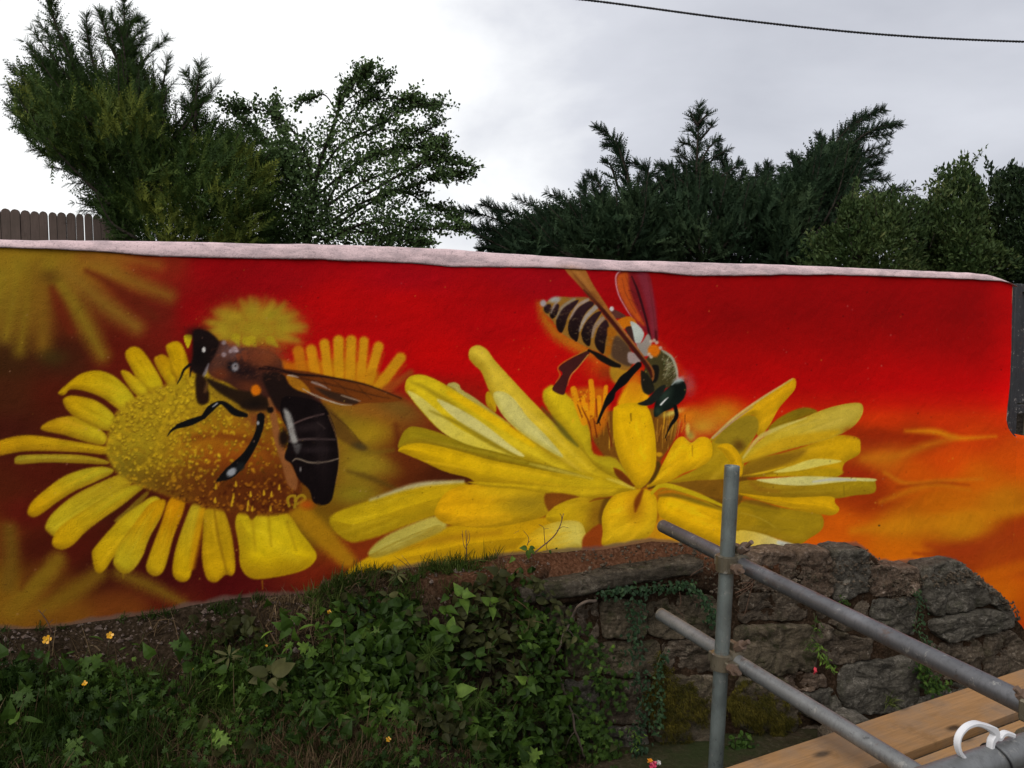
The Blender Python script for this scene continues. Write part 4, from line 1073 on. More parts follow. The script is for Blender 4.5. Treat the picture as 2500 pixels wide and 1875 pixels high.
    C.blob((475, 1240), (5, 4), (40, 30, 26), hard=.5)
    # fuzz on the dark bee, veins in its wing, sheen on its abdomen
    C.fr(400, 760, .32553)
    for k in range(260):
        x, y = g.uniform(350, 900), g.uniform(245, 520)
        if not (y > 250 + abs(x - 640) * .12 and y < 470 + (x - 350) * .12): continue
        a = R(g.uniform(-60, 30)); l = g.uniform(12, 34); c = g.uniform(.55, 1.25)
        C.stroke([(x, y), (x + l * math.cos(a), y + l * math.sin(a))], (4, 1.5), np.array([128, 70, 44]) * c, 3, .5, ident=False)
    for k in range(70):
        x = g.uniform(600, 880); y = 285 + (x - 740) ** 2 * .0006 + g.uniform(-8, 18)
        C.stroke([(x, y), (x + g.uniform(-10, 16), y - g.uniform(10, 26))], (4, 1.5), (126, 66, 36), 3, .55, ident=False)
    for P in ([(950, 470), (1150, 530), (1400, 590), (1650, 650)], [(1000, 500), (1250, 545), (1500, 610), (1700, 655)], [(1250, 505), (1330, 560), (1380, 620)], [(1450, 550), (1500, 610), (1560, 660)], [(1150, 470), (1200, 520), (1230, 580)], [(1250, 760), (1380, 870), (1480, 990)]):
        C.stroke(P, (4, 6, 5, 3)[:len(P)], (52, 26, 14), 4, .6, ident=False)
    for k in range(90):
        t_ = g.uniform(0, 1); x = 930 + 330 * g.random() + 40 * t_; y = 700 + 640 * t_
        C.stroke([(x, y), (x + g.uniform(-6, 6), y + g.uniform(16, 40))], (3, 1), (np.array([60, 44, 40]), np.array([34, 24, 22]))[k % 2], 3, .45, ident=False)
    C.blob((1180, 1000), (60, 260), (44, 34, 34), rot=-6, alpha=.45)
    C.blob((1080, 870), (120, 34), (54, 42, 42), rot=-10, alpha=.5); C.blob((1120, 1040), (140, 28), (46, 36, 38), alpha=.5)
    # hairs of the striped bee
    C.fr(1240, 640, .26517)
    for k in range(170):
        t_ = g.random(); x = 350 + 680 * t_ + g.uniform(-10, 40); y = 400 + 330 * t_ + g.uniform(-60, 120) * (1.2 - abs(t_ - .5))
        a = R(g.uniform(150, 215)); l = g.uniform(10, 30)
        C.stroke([(x, y), (x + l * math.cos(a), y + l * math.sin(a))], (5, 2), ((188, 160, 110), (96, 66, 40), (150, 120, 76))[k % 3], 3, .42, ident=False)
    for k in range(120):
        a = g.uniform(-1.2, .9); x, y = 1400 + 120 * math.cos(a) * g.uniform(.3, 1.15), 980 + 190 * math.sin(a) * g.uniform(.3, 1.1)
        C.stroke([(x, y), (x + g.uniform(4, 30), y - g.uniform(-6, 30))], (4, 1.5), ((176, 168, 120), (110, 104, 62), (206, 200, 170))[k % 3], 2.5, .6, ident=False)
    for P in ([(1050, 140), (1090, 300), (1180, 470)], [(1080, 120), (1130, 240), (1200, 420), (1270, 600)], [(1290, 140), (1330, 400), (1355, 640)], [(560, 60), (760, 290), (980, 590), (1200, 850)]):
        C.stroke(P, (3, 6, 5, 3)[:len(P)], (86, 26, 22), 4, .5, ident=False)
    # overspray mist, spatter and a few runs
    C.fr(0, 0, 1)
    for k in range(520):
        x, y = g.uniform(-20, 2500), g.uniform(640, 1500); r = g.uniform(.8, 2.2)
        C.blob((x, y), r, ((200, 150, 120), (40, 12, 10), (220, 180, 60))[g.integers(0, 3)], hard=.3, alpha=g.uniform(.2, .6))
    for x, y, l, c in ((640, 1418, 20, (170, 130, 16)), (1690, 1088, 26, (150, 110, 14)), (1120, 1330, 22, (190, 140, 14)), (2060, 1186, 24, (130, 104, 14)), (300, 1390, 22, (160, 126, 18)), (1540, 1010, 18, (60, 30, 12))):
        C.stroke([(x, y), (x + 1, y + l)], (3, 2.2), c, 1.5, .7, ident=False)
    return C
# ---------------------------------------------------------------- setting: ground
PAINT_LINE = [(-700, 1560), (0, 1537), (113, 1534), (233, 1517), (389, 1497), (467, 1478), (583, 1460), (700, 1452), (778, 1447), (786, 1424), (876, 1410), (989, 1386), (1145, 1371), (1245, 1355), (1362, 1348), (1471, 1340), (1587, 1320),
              (1680, 1326), (1760, 1344), (1801, 1344), (1900, 1340), (1951, 1338), (2050, 1333), (2091, 1331), (2110, 1343), (2147, 1372), (2190, 1374), (2231, 1371), (2310, 1364), (2334, 1368), (2357, 1393), (2418, 1437), (2450, 1488), (2497, 1545), (2560, 1630), (2640, 1720)]
TOP_LINE = [(-700, 600), (0, 604), (110, 607), (209, 613), (390, 626), (640, 631), (790, 634), (1000, 643), (1100, 651), (1370, 655), (1600, 665), (1700, 674), (1860, 672), (2020, 671), (2200, 676), (2350, 681), (2440, 686), (2462, 690), (2480, 699)]
CREST_LINE = [(-700, 574), (0, 583), (209, 586), (470, 590), (706, 594), (960, 600), (1100, 607), (1240, 618), (1290, 621), (1518, 635), (1625, 637), (1830, 643), (2050, 651), (2250, 660), (2366, 665), (2420, 670), (2452, 682), (2482, 698)]
def line_fn(pts):
    a = np.array(pts, float); s, z = sz(a[:, 0], a[:, 1])
    o = np.argsort(s); s, z = s[o], z[o]
    return lambda q: np.interp(q, s, z)
z_paint, z_top, z_crest = line_fn(PAINT_LINE), line_fn(TOP_LINE), line_fn(CREST_LINE)

# bank / retaining face below the paint: profile out from the wall
def bank_n_foot(s): return (0.62 - 0.20 * sstep(-1.2, 0.0, s)) * (1 - 0.9 * sstep(-0.12, 0.28, s))
def ledge_n(s): return (0.10 + 0.05 * sstep(-0.5, 0.1, s)) * (1 - 0.85 * sstep(0.02, 0.25, s)) + 0.02 * fbm(np.stack([s * 3, s * 0, s * 0], -1), 3, 21)
def foot_z(s): return 0.30 - 0.22 * sstep(-2.2, -0.5, s) - 0.53 * sstep(-0.7, 0.20, s) - 0.15 * sstep(0.2, 2.6, s)
def bank(s, q):
    """q 0 at the wall, .25 at the ledge's lip, 1 at the foot, beyond 1 out over the ground"""
    s = np.asarray(s, float); q = np.asarray(q, float)
    nl, nf = ledge_n(s), bank_n_foot(s)
    zt = z_paint(s); zf = foot_z(s)
    zl = zt - 0.035 - 0.03 * sstep(-0.5, 0.2, s) * sstep(1.2, 0.8, s)
    a = np.clip(q / 0.25, 0, 1); b = np.clip((q - 0.25) / 0.75, 0, 1); c = np.clip(q - 1, 0, None)
    n = nl * a + (nf - nl) * b + c
    z = zt + (zl - zt) * a + (zf - zl) * (b ** 0.9)
    return n, z
def bank_pt(s, q, off=0.0):
    n, z = bank(s, q)
    e = 1e-3
    n2, z2 = bank(s, np.asarray(q) + e)
    tn, tz = (n2 - n) / e, (z2 - z) / e
    l = np.sqrt(tn ** 2 + tz ** 2) + 1e-9
    nn, nz = -tz / l, tn / l                          # outward normal in the (n, z) plane
    d = (0.05 * fbm(np.stack([s * 4, q * 3, s * 0], -1), 4, 31) + 0.02 * fbm(np.stack([s * 15, q * 9, s * 0], -1), 3, 32)) * sstep(0.0, 0.2, q)
    return wp(s, n + nn * (off + d), z + nz * (off + d)), TV * 0 + nn[..., None] * NV + nz[..., None] * np.array([0, 0, 1.0])

M_SOIL = mat_soil()
t = NT('trodden_earth')
co = t.coord('Object')
fine = t.noise(co, 40, 6, 0.7)
colr = t.ramp(fine, [(0.3, (0.018, 0.012, 0.008)), (0.55, (0.05, 0.034, 0.022)), (0.75, (0.11, 0.09, 0.07))])
colr = t.mix(t.ramp(t.noise(co, 1.6, 5, 0.6), [(0.42, 0.0), (0.6, 0.85)]), colr, (0.026, 0.036, 0.012))
M_GROUND = t.fin(colr, 0.95, t.bump(fine, 0.8, 0.02), spec=0.05)

def build_ground():
    xs = np.concatenate([[-1500, -400, -120, -40, -16], np.linspace(-8, 9, 120), [18, 45, 130, 420, 1500]])
    ys = np.concatenate([[-1500, -400, -120, -30, -9], np.linspace(-4, 9, 110), [14, 22, 40, 90, 300, 1500]])
    X, Y = np.meshgrid(xs, ys)
    Pn = np.stack([X, Y, X * 0], -1)
    s, n = (Pn - W0) @ TV, (Pn - W0) @ NV
    front = foot_z(s) * sstep(9, 5, n) - 0.25 * sstep(5, 9, n) + 0.03 * fbm(np.stack([X * 1.7, Y * 1.7, X * 0], -1), 3, 4) * sstep(30, 10, np.hypot(X, Y))
    Z = front
    V = np.stack([X, Y, Z], -1).reshape(-1, 3)
    h, w_ = X.shape
    i = np.arange(h - 1)[:, None] * w_ + np.arange(w_ - 1)[None]
    F = np.stack([i, i + 1, i + w_ + 1, i + w_], -1).reshape(-1, 4)
    tag(obj('ground', V, F, M_GROUND, smooth=True), kind='structure')

    s = np.linspace(-3.4, 0.40, 300); q = np.concatenate([np.linspace(0, .25, 16), np.linspace(.25, 1, 60)[1:], np.linspace(1, 1.5, 14)[1:]])
    S, Q = np.meshgrid(s, q)
    P, nr = bank_pt(S.ravel(), Q.ravel())
    P = P + nr * (0.012 * fbm(P * 45, 4, 8))[:, None] * sstep(0, .05, Q.ravel())[:, None]
    P[:, 2] -= 0.05 * sstep(1.25, 1.5, Q.ravel())
    # earth tucked in behind the lip so that nothing floats
    h, w_ = S.shape
    i = np.arange(h - 1)[:, None] * w_ + np.arange(w_ - 1)[None]
    F = np.stack([i, i + w_, i + w_ + 1, i + 1], -1).reshape(-1, 4)
    red = sstep(-0.7, -0.15, S.ravel()) * sstep(0.42, 0.2, Q.ravel()) * (0.75 + 0.25 * fbm(P * 7, 3, 5))
    tag(obj('soil', P, F, M_SOIL, smooth=True, attrs={'tint': np.clip(red, 0, 1)}), kind='structure')
build_ground()

# ---------------------------------------------------------------- the painted wall
PAINT_K = 0.92
def build_wall():
    M_PAINT, M_COP = mat_stucco_paint(), mat_coping()
    CV = paint_mural()
    root = tag(empty('painted_wall', wp(0.6, -0.12, 0.4)), 'low rendered garden wall sprayed with a mural of two bees on yellow flowers, pale pink coping', 'wall')
    f = np.concatenate([np.linspace(-3.3, -2.12, 50)[:-1], np.linspace(-2.12, 3.27, 1330)])
    f = (f + 3.3) / (3.27 + 3.3)
    edge = np.array([(2481, 699), (2480, 760), (2478, 850), (2474, 950), (2468, 1005), (2466, 1035), (2471, 1051), (2484, 1060), (2510, 1065), (2600, 1072)], float)
    es, ez = sz(edge[:, 0], edge[:, 1])
    zlow = lambda s: np.maximum(z_paint(s) - 0.14, -0.75)
    nrow = 385
    tt = np.linspace(0, 1, nrow)
    et = (ez - zlow(3.27)) / (z_top(3.27) - zlow(3.27))
    o = np.argsort(et)
    kk = et >= np.interp(1060, edge[:, 1], et) - 1e-6
    se = np.interp(tt, et[kk][::-1], es[kk][::-1]) if et[kk][0] > et[kk][-1] else np.interp(tt, et[kk], es[kk])
    s_n = float(es[edge[:, 1] == 1060][0])
    B0 = -3.3 + (3.27 + 3.3) * f
    warp = np.clip((B0 - 2.95) / (3.27 - 2.95), 0, 1)
    S = np.minimum(B0, 2.95)[None] + warp[None] * (se[:, None] - 2.95)
    zl, zt = zlow(S), z_top(np.minimum(S, 3.28))
    Z = zl + (zt - zl) * tt[:, None]
    N = 0.006 * fbm(np.stack([S * 2.2, Z * 2.2, S * 0], -1), 3, 14) + 0.0012 * fbm(np.stack([S * 28, Z * 28, S * 0], -1), 2, 15)
    # the arris rounds back at the free end
    back = sstep(0.045, 0.0, se[:, None] - S) * (tt[:, None] > et[kk].min())
    N = N - 0.03 * back ** 2
    P = wp(S, N, Z)
    px, py = proj(P)
    cx, cy = (px - CX0) * CS - 0.5, (py - CY0) * CS - 0.5
    cx = np.clip(cx, 0, CV.w - 1.01); cy = np.clip(cy, 0, CV.h - 1.01)
    i, j = cy.astype(int), cx.astype(int); fy, fx = (cy - i)[..., None], (cx - j)[..., None]
    c = CV.c
    col = (c[i, j] * (1 - fx) + c[i, j + 1] * fx) * (1 - fy) + (c[i + 1, j] * (1 - fx) + c[i + 1, j + 1] * fx) * fy
    # bare, muddy rim where the spray faded out above the soil and stones
    col = np.clip(col, 0, 255) / 255
    lin = np.where(col <= 0.04045, col / 12.92, ((col + 0.055) / 1.055) ** 2.4) / PAINT_K
    d = Z - z_paint(S) + 0.012 * fbm(np.stack([S * 14, Z * 14, S * 0], -1), 3, 17)
    rim = (sstep(0.022, 0.004, d))[..., None] * 0.75
    lin = lin * (1 - rim) + np.array([0.13, 0.085, 0.065]) * rim
    lin = np.clip(lin, 0.002, 0.93)
    ident = CV.id[np.round(cy).astype(int), np.round(cx).astype(int)]
    h, w_ = S.shape
    q = np.arange(h - 1)[:, None] * w_ + np.arange(w_ - 1)[None]
    F = np.stack([q, q + 1, q + w_ + 1, q + w_], -1).reshape(-1, 4)
    fid = ident[:-1, :-1].ravel()
    V = P.reshape(-1, 3); A = lin.reshape(-1, 3)
    for k_, nm, lab in ((0, 'mural_background', None), (1, 'painted_bee', 'large dark bee painted on a daisy, wings folded back'), (2, 'painted_bee', 'striped bee painted head down over the open flower'),
                        (3, 'painted_flower', 'painted yellow daisy with round orange-brown centre'), (4, 'painted_flower', 'painted yellow flower with long spreading petals')):
        ff = F[fid == k_]
        u, inv = np.unique(ff.ravel(), return_inverse=True)
        o_ = under(obj(nm, V[u], inv.reshape(-1, 4), M_PAINT, None, True, {'paint': A[u]}), root)
        if lab: o_['label'] = lab
    s2 = np.linspace(s_n, 4.3, 60); ztr = np.interp(s2, es[-3:], ez[-3:]); t2 = np.linspace(0, 1, 120)[:, None]
    Z2 = -0.75 + (ztr[None] + 0.75) * t2; S2 = s2[None] + 0 * Z2
    P2 = wp(S2, 0.006 * fbm(np.stack([S2 * 2.2, Z2 * 2.2, S2 * 0], -1), 3, 14) - 0.02 * sstep(.03, 0, ztr[None] - Z2) ** 2, Z2).reshape(-1, 3)
    qx, qy = proj(P2); a_ = fbm(np.stack([S2 * 1.2, Z2 * 5, S2 * 0], -1), 4, 19).ravel()[:, None]
    ci = np.clip(((qy - CY0) * CS).astype(int), 0, CV.h - 1); cj = np.clip(((np.minimum(qx, 2600) - CX0) * CS).astype(int), 0, CV.w - 1)
    c2_ = CV.c[ci, cj] / 255 * (1 + .12 * a_)
    i = np.arange(119)[:, None] * 60 + np.arange(59)[None]
    under(obj('mural_background', P2, np.stack([i, i + 1, i + 61, i + 60], -1).reshape(-1, 4), M_PAINT, None, True, {'paint': np.clip(((c2_ + .055) / 1.055) ** 2.4 / PAINT_K, 0, .9)}), root)
    # coping: profile swept along the top
    s = np.concatenate([np.linspace(-3.3, 3.2, 420), np.linspace(3.2, float(sz(2480, 699)[0]), 14)[1:]])
    zb, zc = z_top(s), z_crest(s)
    zc = np.maximum(zc, zb + 0.003)
    hgt = zc - zb
    prof = [(-0.012, -0.02), (0.010, 0.0), (0.012, 0.10), (0.008, 0.35), (0.002, 0.62), (-0.006, 0.88), (-0.022, 1.0), (-0.07, 1.06), (-0.12, 1.08), (-0.17, 1.04), (-0.215, 0.88), (-0.235, 0.4), (-0.232, 0.0), (-0.21, -0.02)]
    fade = sstep(3.30, 3.05, s)[:, None]
    pn = np.array([p[0] for p in prof])[None] + 0 * s[:, None]
    pz = zb[:, None] + np.array([p[1] for p in prof])[None] * hgt[:, None]
    V = wp(np.repeat(s[:, None], len(prof), 1), pn, pz).reshape(-1, 3)
    V = V + NV * (0.006 * fbm(V * 9, 3, 3) + 0.002 * fbm(V * 60, 2, 6))[:, None]
    V[:, 2] += 0.004 * fbm(V * 7, 3, 23)
    m = len(prof)
    i = np.arange(len(s) - 1)[:, None] * m; j = np.arange(m - 1)[None]
    F = np.stack([i + j, i + m + j, i + m + j + 1, i + j + 1], -1).reshape(-1, 4)
    pc = np.array([srgb(196, 172, 174) / PAINT_K] * len(V)) * (1 + 0.10 * fbm(V * 5, 4, 2))[:, None]
    px, py = proj(V)
    tan = np.exp(-(((px - 1392 - (py - 660) * 0.5) / 26) ** 2)) * sstep(640, 662, py) * 0.7
    tan = tan[:, None]
    pc = pc * (1 - tan) + srgb(196, 140, 84) / PAINT_K * tan
    under(obj('coping', V, F, M_COP, None, True, {'paint': np.clip(pc, 0, .9)}), root)
    # body of the wall: back and free end in grey render
    mb = MB()
    s = np.linspace(-3.3, 3.24, 60)
    zt = z_top(s) - 0.004; zl = np.maximum(z_paint(s) - 0.3, -0.8)
    V = np.concatenate([wp(s, -0.015, zl), wp(s, -0.015, zt), wp(s, -0.215, zt), wp(s, -0.215, zl)])
    n = len(s); i = np.arange(n - 1)
    mb.add(V, np.concatenate([np.stack([i + a * n, i + 1 + a * n, i + 1 + b * n, i + b * n], -1) for a, b in ((0, 1), (1, 2), (2, 3))] + [np.array([[n - 1, 2 * n - 1, 3 * n - 1, 4 * n - 1], [0, 3 * n, 2 * n, n]])]))
    s = np.linspace(3.24, 4.25, 14); zt = float(sz(2600, 1072)[1]) + 0 * s - 0.004; zl = -0.8 + 0 * s
    V = np.concatenate([wp(s, -0.018, zl), wp(s, -0.018, zt), wp(s, -0.212, zt), wp(s, -0.212, zl)])
    n = len(s); i = np.arange(n - 1)
    mb.add(V, np.concatenate([np.stack([i + a * n, i + 1 + a * n, i + 1 + b * n, i + b * n], -1) for a, b in ((0, 1), (1, 2), (2, 3))] + [np.array([[n - 1, 2 * n - 1, 3 * n - 1, 4 * n - 1]])]))
    mb.build('masonry', mat_plain('wall_render', (0.42, 0.22, 0.15), 0.9, 0.2, 0.2, 12), root)
build_wall()

# ---------------------------------------------------------------- the old stone wall under it
STONE_MATS = [mat_stone('stone_brown', (0.028, 0.021, 0.015), (0.080, 0.062, 0.045), (0.19, 0.16, 0.125)),
              mat_stone('stone_grey', (0.029, 0.026, 0.021), (0.083, 0.074, 0.060), (0.20, 0.182, 0.155)),
              mat_stone('stone_pinkish', (0.040, 0.027, 0.019), (0.110, 0.078, 0.056), (0.27, 0.215, 0.175), 0.1),
              mat_stone('stone_mossy', (0.036, 0.030, 0.020), (0.085, 0.066, 0.044), (0.16, 0.13, 0.10), 0.6)]
def stone_mesh(poly_px, n0, bulge, seed, rough=0.024, nb=84, tilt=0.0):
    """polygon on the face -> rounded, lumpy stone standing proud of it"""
    rg = np.random.default_rng(seed)
    a = np.array(poly_px, float)
    s, z = sz(a[:, 0], a[:, 1], n0)
    Q = np.stack([s, z], -1)
    c = Q.mean(0)
    # rounded boundary: corner cutting, then equal resampling
    for _ in range(2):
        Q = np.stack([Q * .86 + np.roll(Q, -1, 0) * .14, Q * .14 + np.roll(Q, -1, 0) * .86], 1).reshape(-1, 2)
    L_ = np.linalg.norm(np.roll(Q, -1, 0) - Q, axis=1); cum = np.concatenate([[0], np.cumsum(L_)])
    u = np.linspace(0, cum[-1], nb, endpoint=False)
    QQ = np.concatenate([Q, Q[:1]])
    B = np.stack([np.interp(u, cum, QQ[:, k]) for k in (0, 1)], -1)
    c = B.mean(0); B = c + (B - c) * 1.035
    rings = [(1.0, -0.10), (1.0, 0.0), (0.995, 0.6), (0.97, 0.86), (0.93, 0.97), (0.86, 1.0), (0.76, 1.0), (0.65, 1.0), (0.53, 1.0), (0.41, 1.0), (0.29, 1.0), (0.15, 1.0)]
    V = []
    for r, hh in rings:
        p = c + (B - c) * r
        n = n0 + (bulge * hh if hh >= 0 else hh)
        V.append(wp(p[:, 0], n, p[:, 1]))
    V.append(wp(c[:1], n0 + bulge, c[1:]) if False else wp(np.array([c[0]]), n0 + bulge, np.array([c[1]])))
    V = np.concatenate(V)
    off = seed * 3.1
    d = fbm(V * 7 + off, 4, 41) * rough * 1.6 - (1 - np.abs(fbm(V * 9 + off, 3, 47)) * 2.2).clip(0, 1) ** 3 * rough * 0.9 + fbm(V * 24 + off, 4, 42) * rough * 1.2
    # flat, split facets
    lay = np.round(fbm(V * np.array([4, 4, 9]) + off, 2, 43) * 4) / 4 * rough * 1.4
    V = V + NV * (d + lay)[:, None] + TV * (fbm(V * 18 + off, 3, 44) * rough * 0.8)[:, None]
    V[:, 2] += fbm(V * 18 + off, 3, 45) * rough * 0.8
    V = V + NV * ((V[:, 2] - c[1]) * tilt)[:, None]
    m = nb; k = len(rings)
    i = np.arange(k - 1)[:, None] * m; j = np.arange(m)[None]; j2 = (j + 1) % m
    F = np.stack([i + j, i + j2, i + m + j2, i + m + j], -1).reshape(-1, 4)
    T = np.stack([(k - 1) * m + np.arange(m), (k - 1) * m + (np.arange(m) + 1) % m, np.full(m, k * m)], -1)
    return V, [F, T]

def K6(P): return [(1540 + x * .46715, 1100 + y * .46715) for x, y in P]
STONES = [  # polygon in the photograph's detail frame, material, how far it stands out
    ([(560, 545), (700, 515), (830, 512), (860, 640), (850, 705), (700, 730), (565, 715)], 2, .05), ([(838, 512), (1015, 506), (1030, 640), (1015, 765), (900, 730), (868, 700)], 2, .06),
    ([(1024, 503), (1120, 500), (1196, 508), (1225, 570), (1212, 720), (1120, 755), (1032, 770)], 1, .07), ([(555, 735), (700, 742), (860, 722), (940, 780), (900, 870), (720, 885), (545, 885)], 0, .05),
    ([(950, 780), (1100, 772), (1205, 740), (1222, 840), (1215, 925), (1100, 940), (965, 870)], 0, .05), ([(1232, 590), (1330, 596), (1480, 600), (1478, 735), (1380, 748), (1228, 750)], 2, .06),
    ([(1228, 765), (1360, 762), (1468, 748), (1462, 870), (1455, 958), (1340, 950), (1235, 925)], 1, .06), ([(1502, 602), (1600, 580), (1695, 572), (1760, 630), (1832, 690), (1832, 795), (1700, 830), (1545, 855), (1500, 760)], 1, .08),
    ([(1535, 872), (1680, 842), (1835, 812), (1945, 838), (1945, 905), (1800, 945), (1630, 990), (1545, 930)], 1, .10), ([(1818, 962), (1950, 925), (2050, 1010), (2066, 1080), (2060, 1145), (1940, 1170), (1822, 1182)], 0, .06),
    ([(1505, 1003), (1640, 1002), (1790, 962), (1806, 1060), (1806, 1172), (1700, 1185), (1560, 1190), (1490, 1120)], 0, .06), ([(1842, 700), (1900, 730), (1990, 830), (2010, 905), (1960, 850), (1850, 800)], 1, .05),
    ([(528, 905), (720, 900), (922, 898), (948, 1010), (935, 1135), (740, 1150), (535, 1155)], 3, .08), ([(960, 885), (1080, 935), (1175, 972), (1236, 955), (1240, 1065), (1130, 1092), (1015, 1108), (952, 1000)], 0, .06),
    ([(1072, 1112), (1260, 1085), (1462, 1062), (1478, 1160), (1478, 1250), (1440, 1340), (1270, 1362), (1105, 1355), (1062, 1240)], 1, .09), ([(788, 1162), (890, 1142), (985, 1142), (1003, 1220), (940, 1238), (858, 1248), (785, 1224)], 2, .05),
    ([(858, 1262), (960, 1240), (1045, 1232), (1085, 1340), (1060, 1420), (960, 1400), (850, 1352)], 1, .07), ([(1462, 1285), (1560, 1255), (1640, 1240), (1705, 1290), (1620, 1350), (1500, 1400), (1455, 1360)], 1, .06),
    ([(62, 780), (230, 750), (405, 742), (440, 830), (430, 962), (250, 968), (80, 960)], 3, .07), ([(150, 985), (300, 976), (442, 975), (452, 1060), (448, 1142), (300, 1150), (158, 1142)], 0, .06),
    ([(536, 1172), (660, 1168), (772, 1164), (842, 1300), (850, 1448), (700, 1460), (545, 1452)], 3, .07), ([(100, 1164), (270, 1162), (432, 1162), (440, 1330), (425, 1500), (260, 1510), (92, 1500)], 3, .08),
    ([(1492, 1212), (1640, 1205), (1785, 1195), (1810, 1290), (1760, 1340), (1715, 1290), (1640, 1232)], 1, .05), ([(-170, 760), (-60, 765), (48, 782), (60, 870), (58, 960), (-50, 972), (-160, 970)], 3, .06),
    ([(-170, 990), (0, 990), (132, 986), (134, 1080), (130, 1160), (-20, 1168), (-170, 1160)], 3, .06), ([(870, 1432), (960, 1420), (1080, 1440), (1280, 1388), (1400, 1375), (1420, 1500), (1200, 1580), (900, 1600)], 0, .05),
    ([(-170, 1182), (-40, 1182), (82, 1180), (78, 1300), (72, 1405), (-50, 1412), (-170, 1400)], 0, .06), ([(1824, 1196), (1950, 1182), (2062, 1160), (2180, 1180), (2180, 1330), (2000, 1370), (1828, 1340)], 0, .06),
    ([(2072, 1010), (2150, 1100), (2240, 1180), (2240, 1330), (2160, 1160), (2076, 1140)], 1, .05), ([(-170, 1420), (-60, 1425), (70, 1420), (80, 1560), (-40, 1600), (-170, 1600)], 1, .06),
    ([(-350, 720), (-260, 725), (-182, 760), (-180, 860), (-182, 968), (-270, 965), (-350, 930)], 0, .06), ([(-550, 800), (-460, 770), (-362, 740), (-360, 860), (-370, 940), (-470, 950), (-555, 930)], 3, .06),
    ([(-350, 950), (-260, 985), (-182, 990), (-180, 1080), (-182, 1165), (-280, 1170), (-360, 1150)], 3, .05), ([(-360, 1180), (-270, 1190), (-182, 1185), (-180, 1300), (-185, 1410), (-280, 1420), (-370, 1390)], 1, .06), ([(-380, 1410), (-280, 1440), (-182, 1425), (-185, 1600), (-300, 1600), (-390, 1560)], 0, .05),
    ([(545, 1470), (700, 1475), (850, 1465), (880, 1560), (860, 1640), (700, 1650), (550, 1640)], 1, .06), ([(1430, 1410), (1560, 1380), (1720, 1310), (1900, 1360), (1900, 1480), (1650, 1520), (1430, 1510)], 1, .06),
]
N_FACE = 0.10
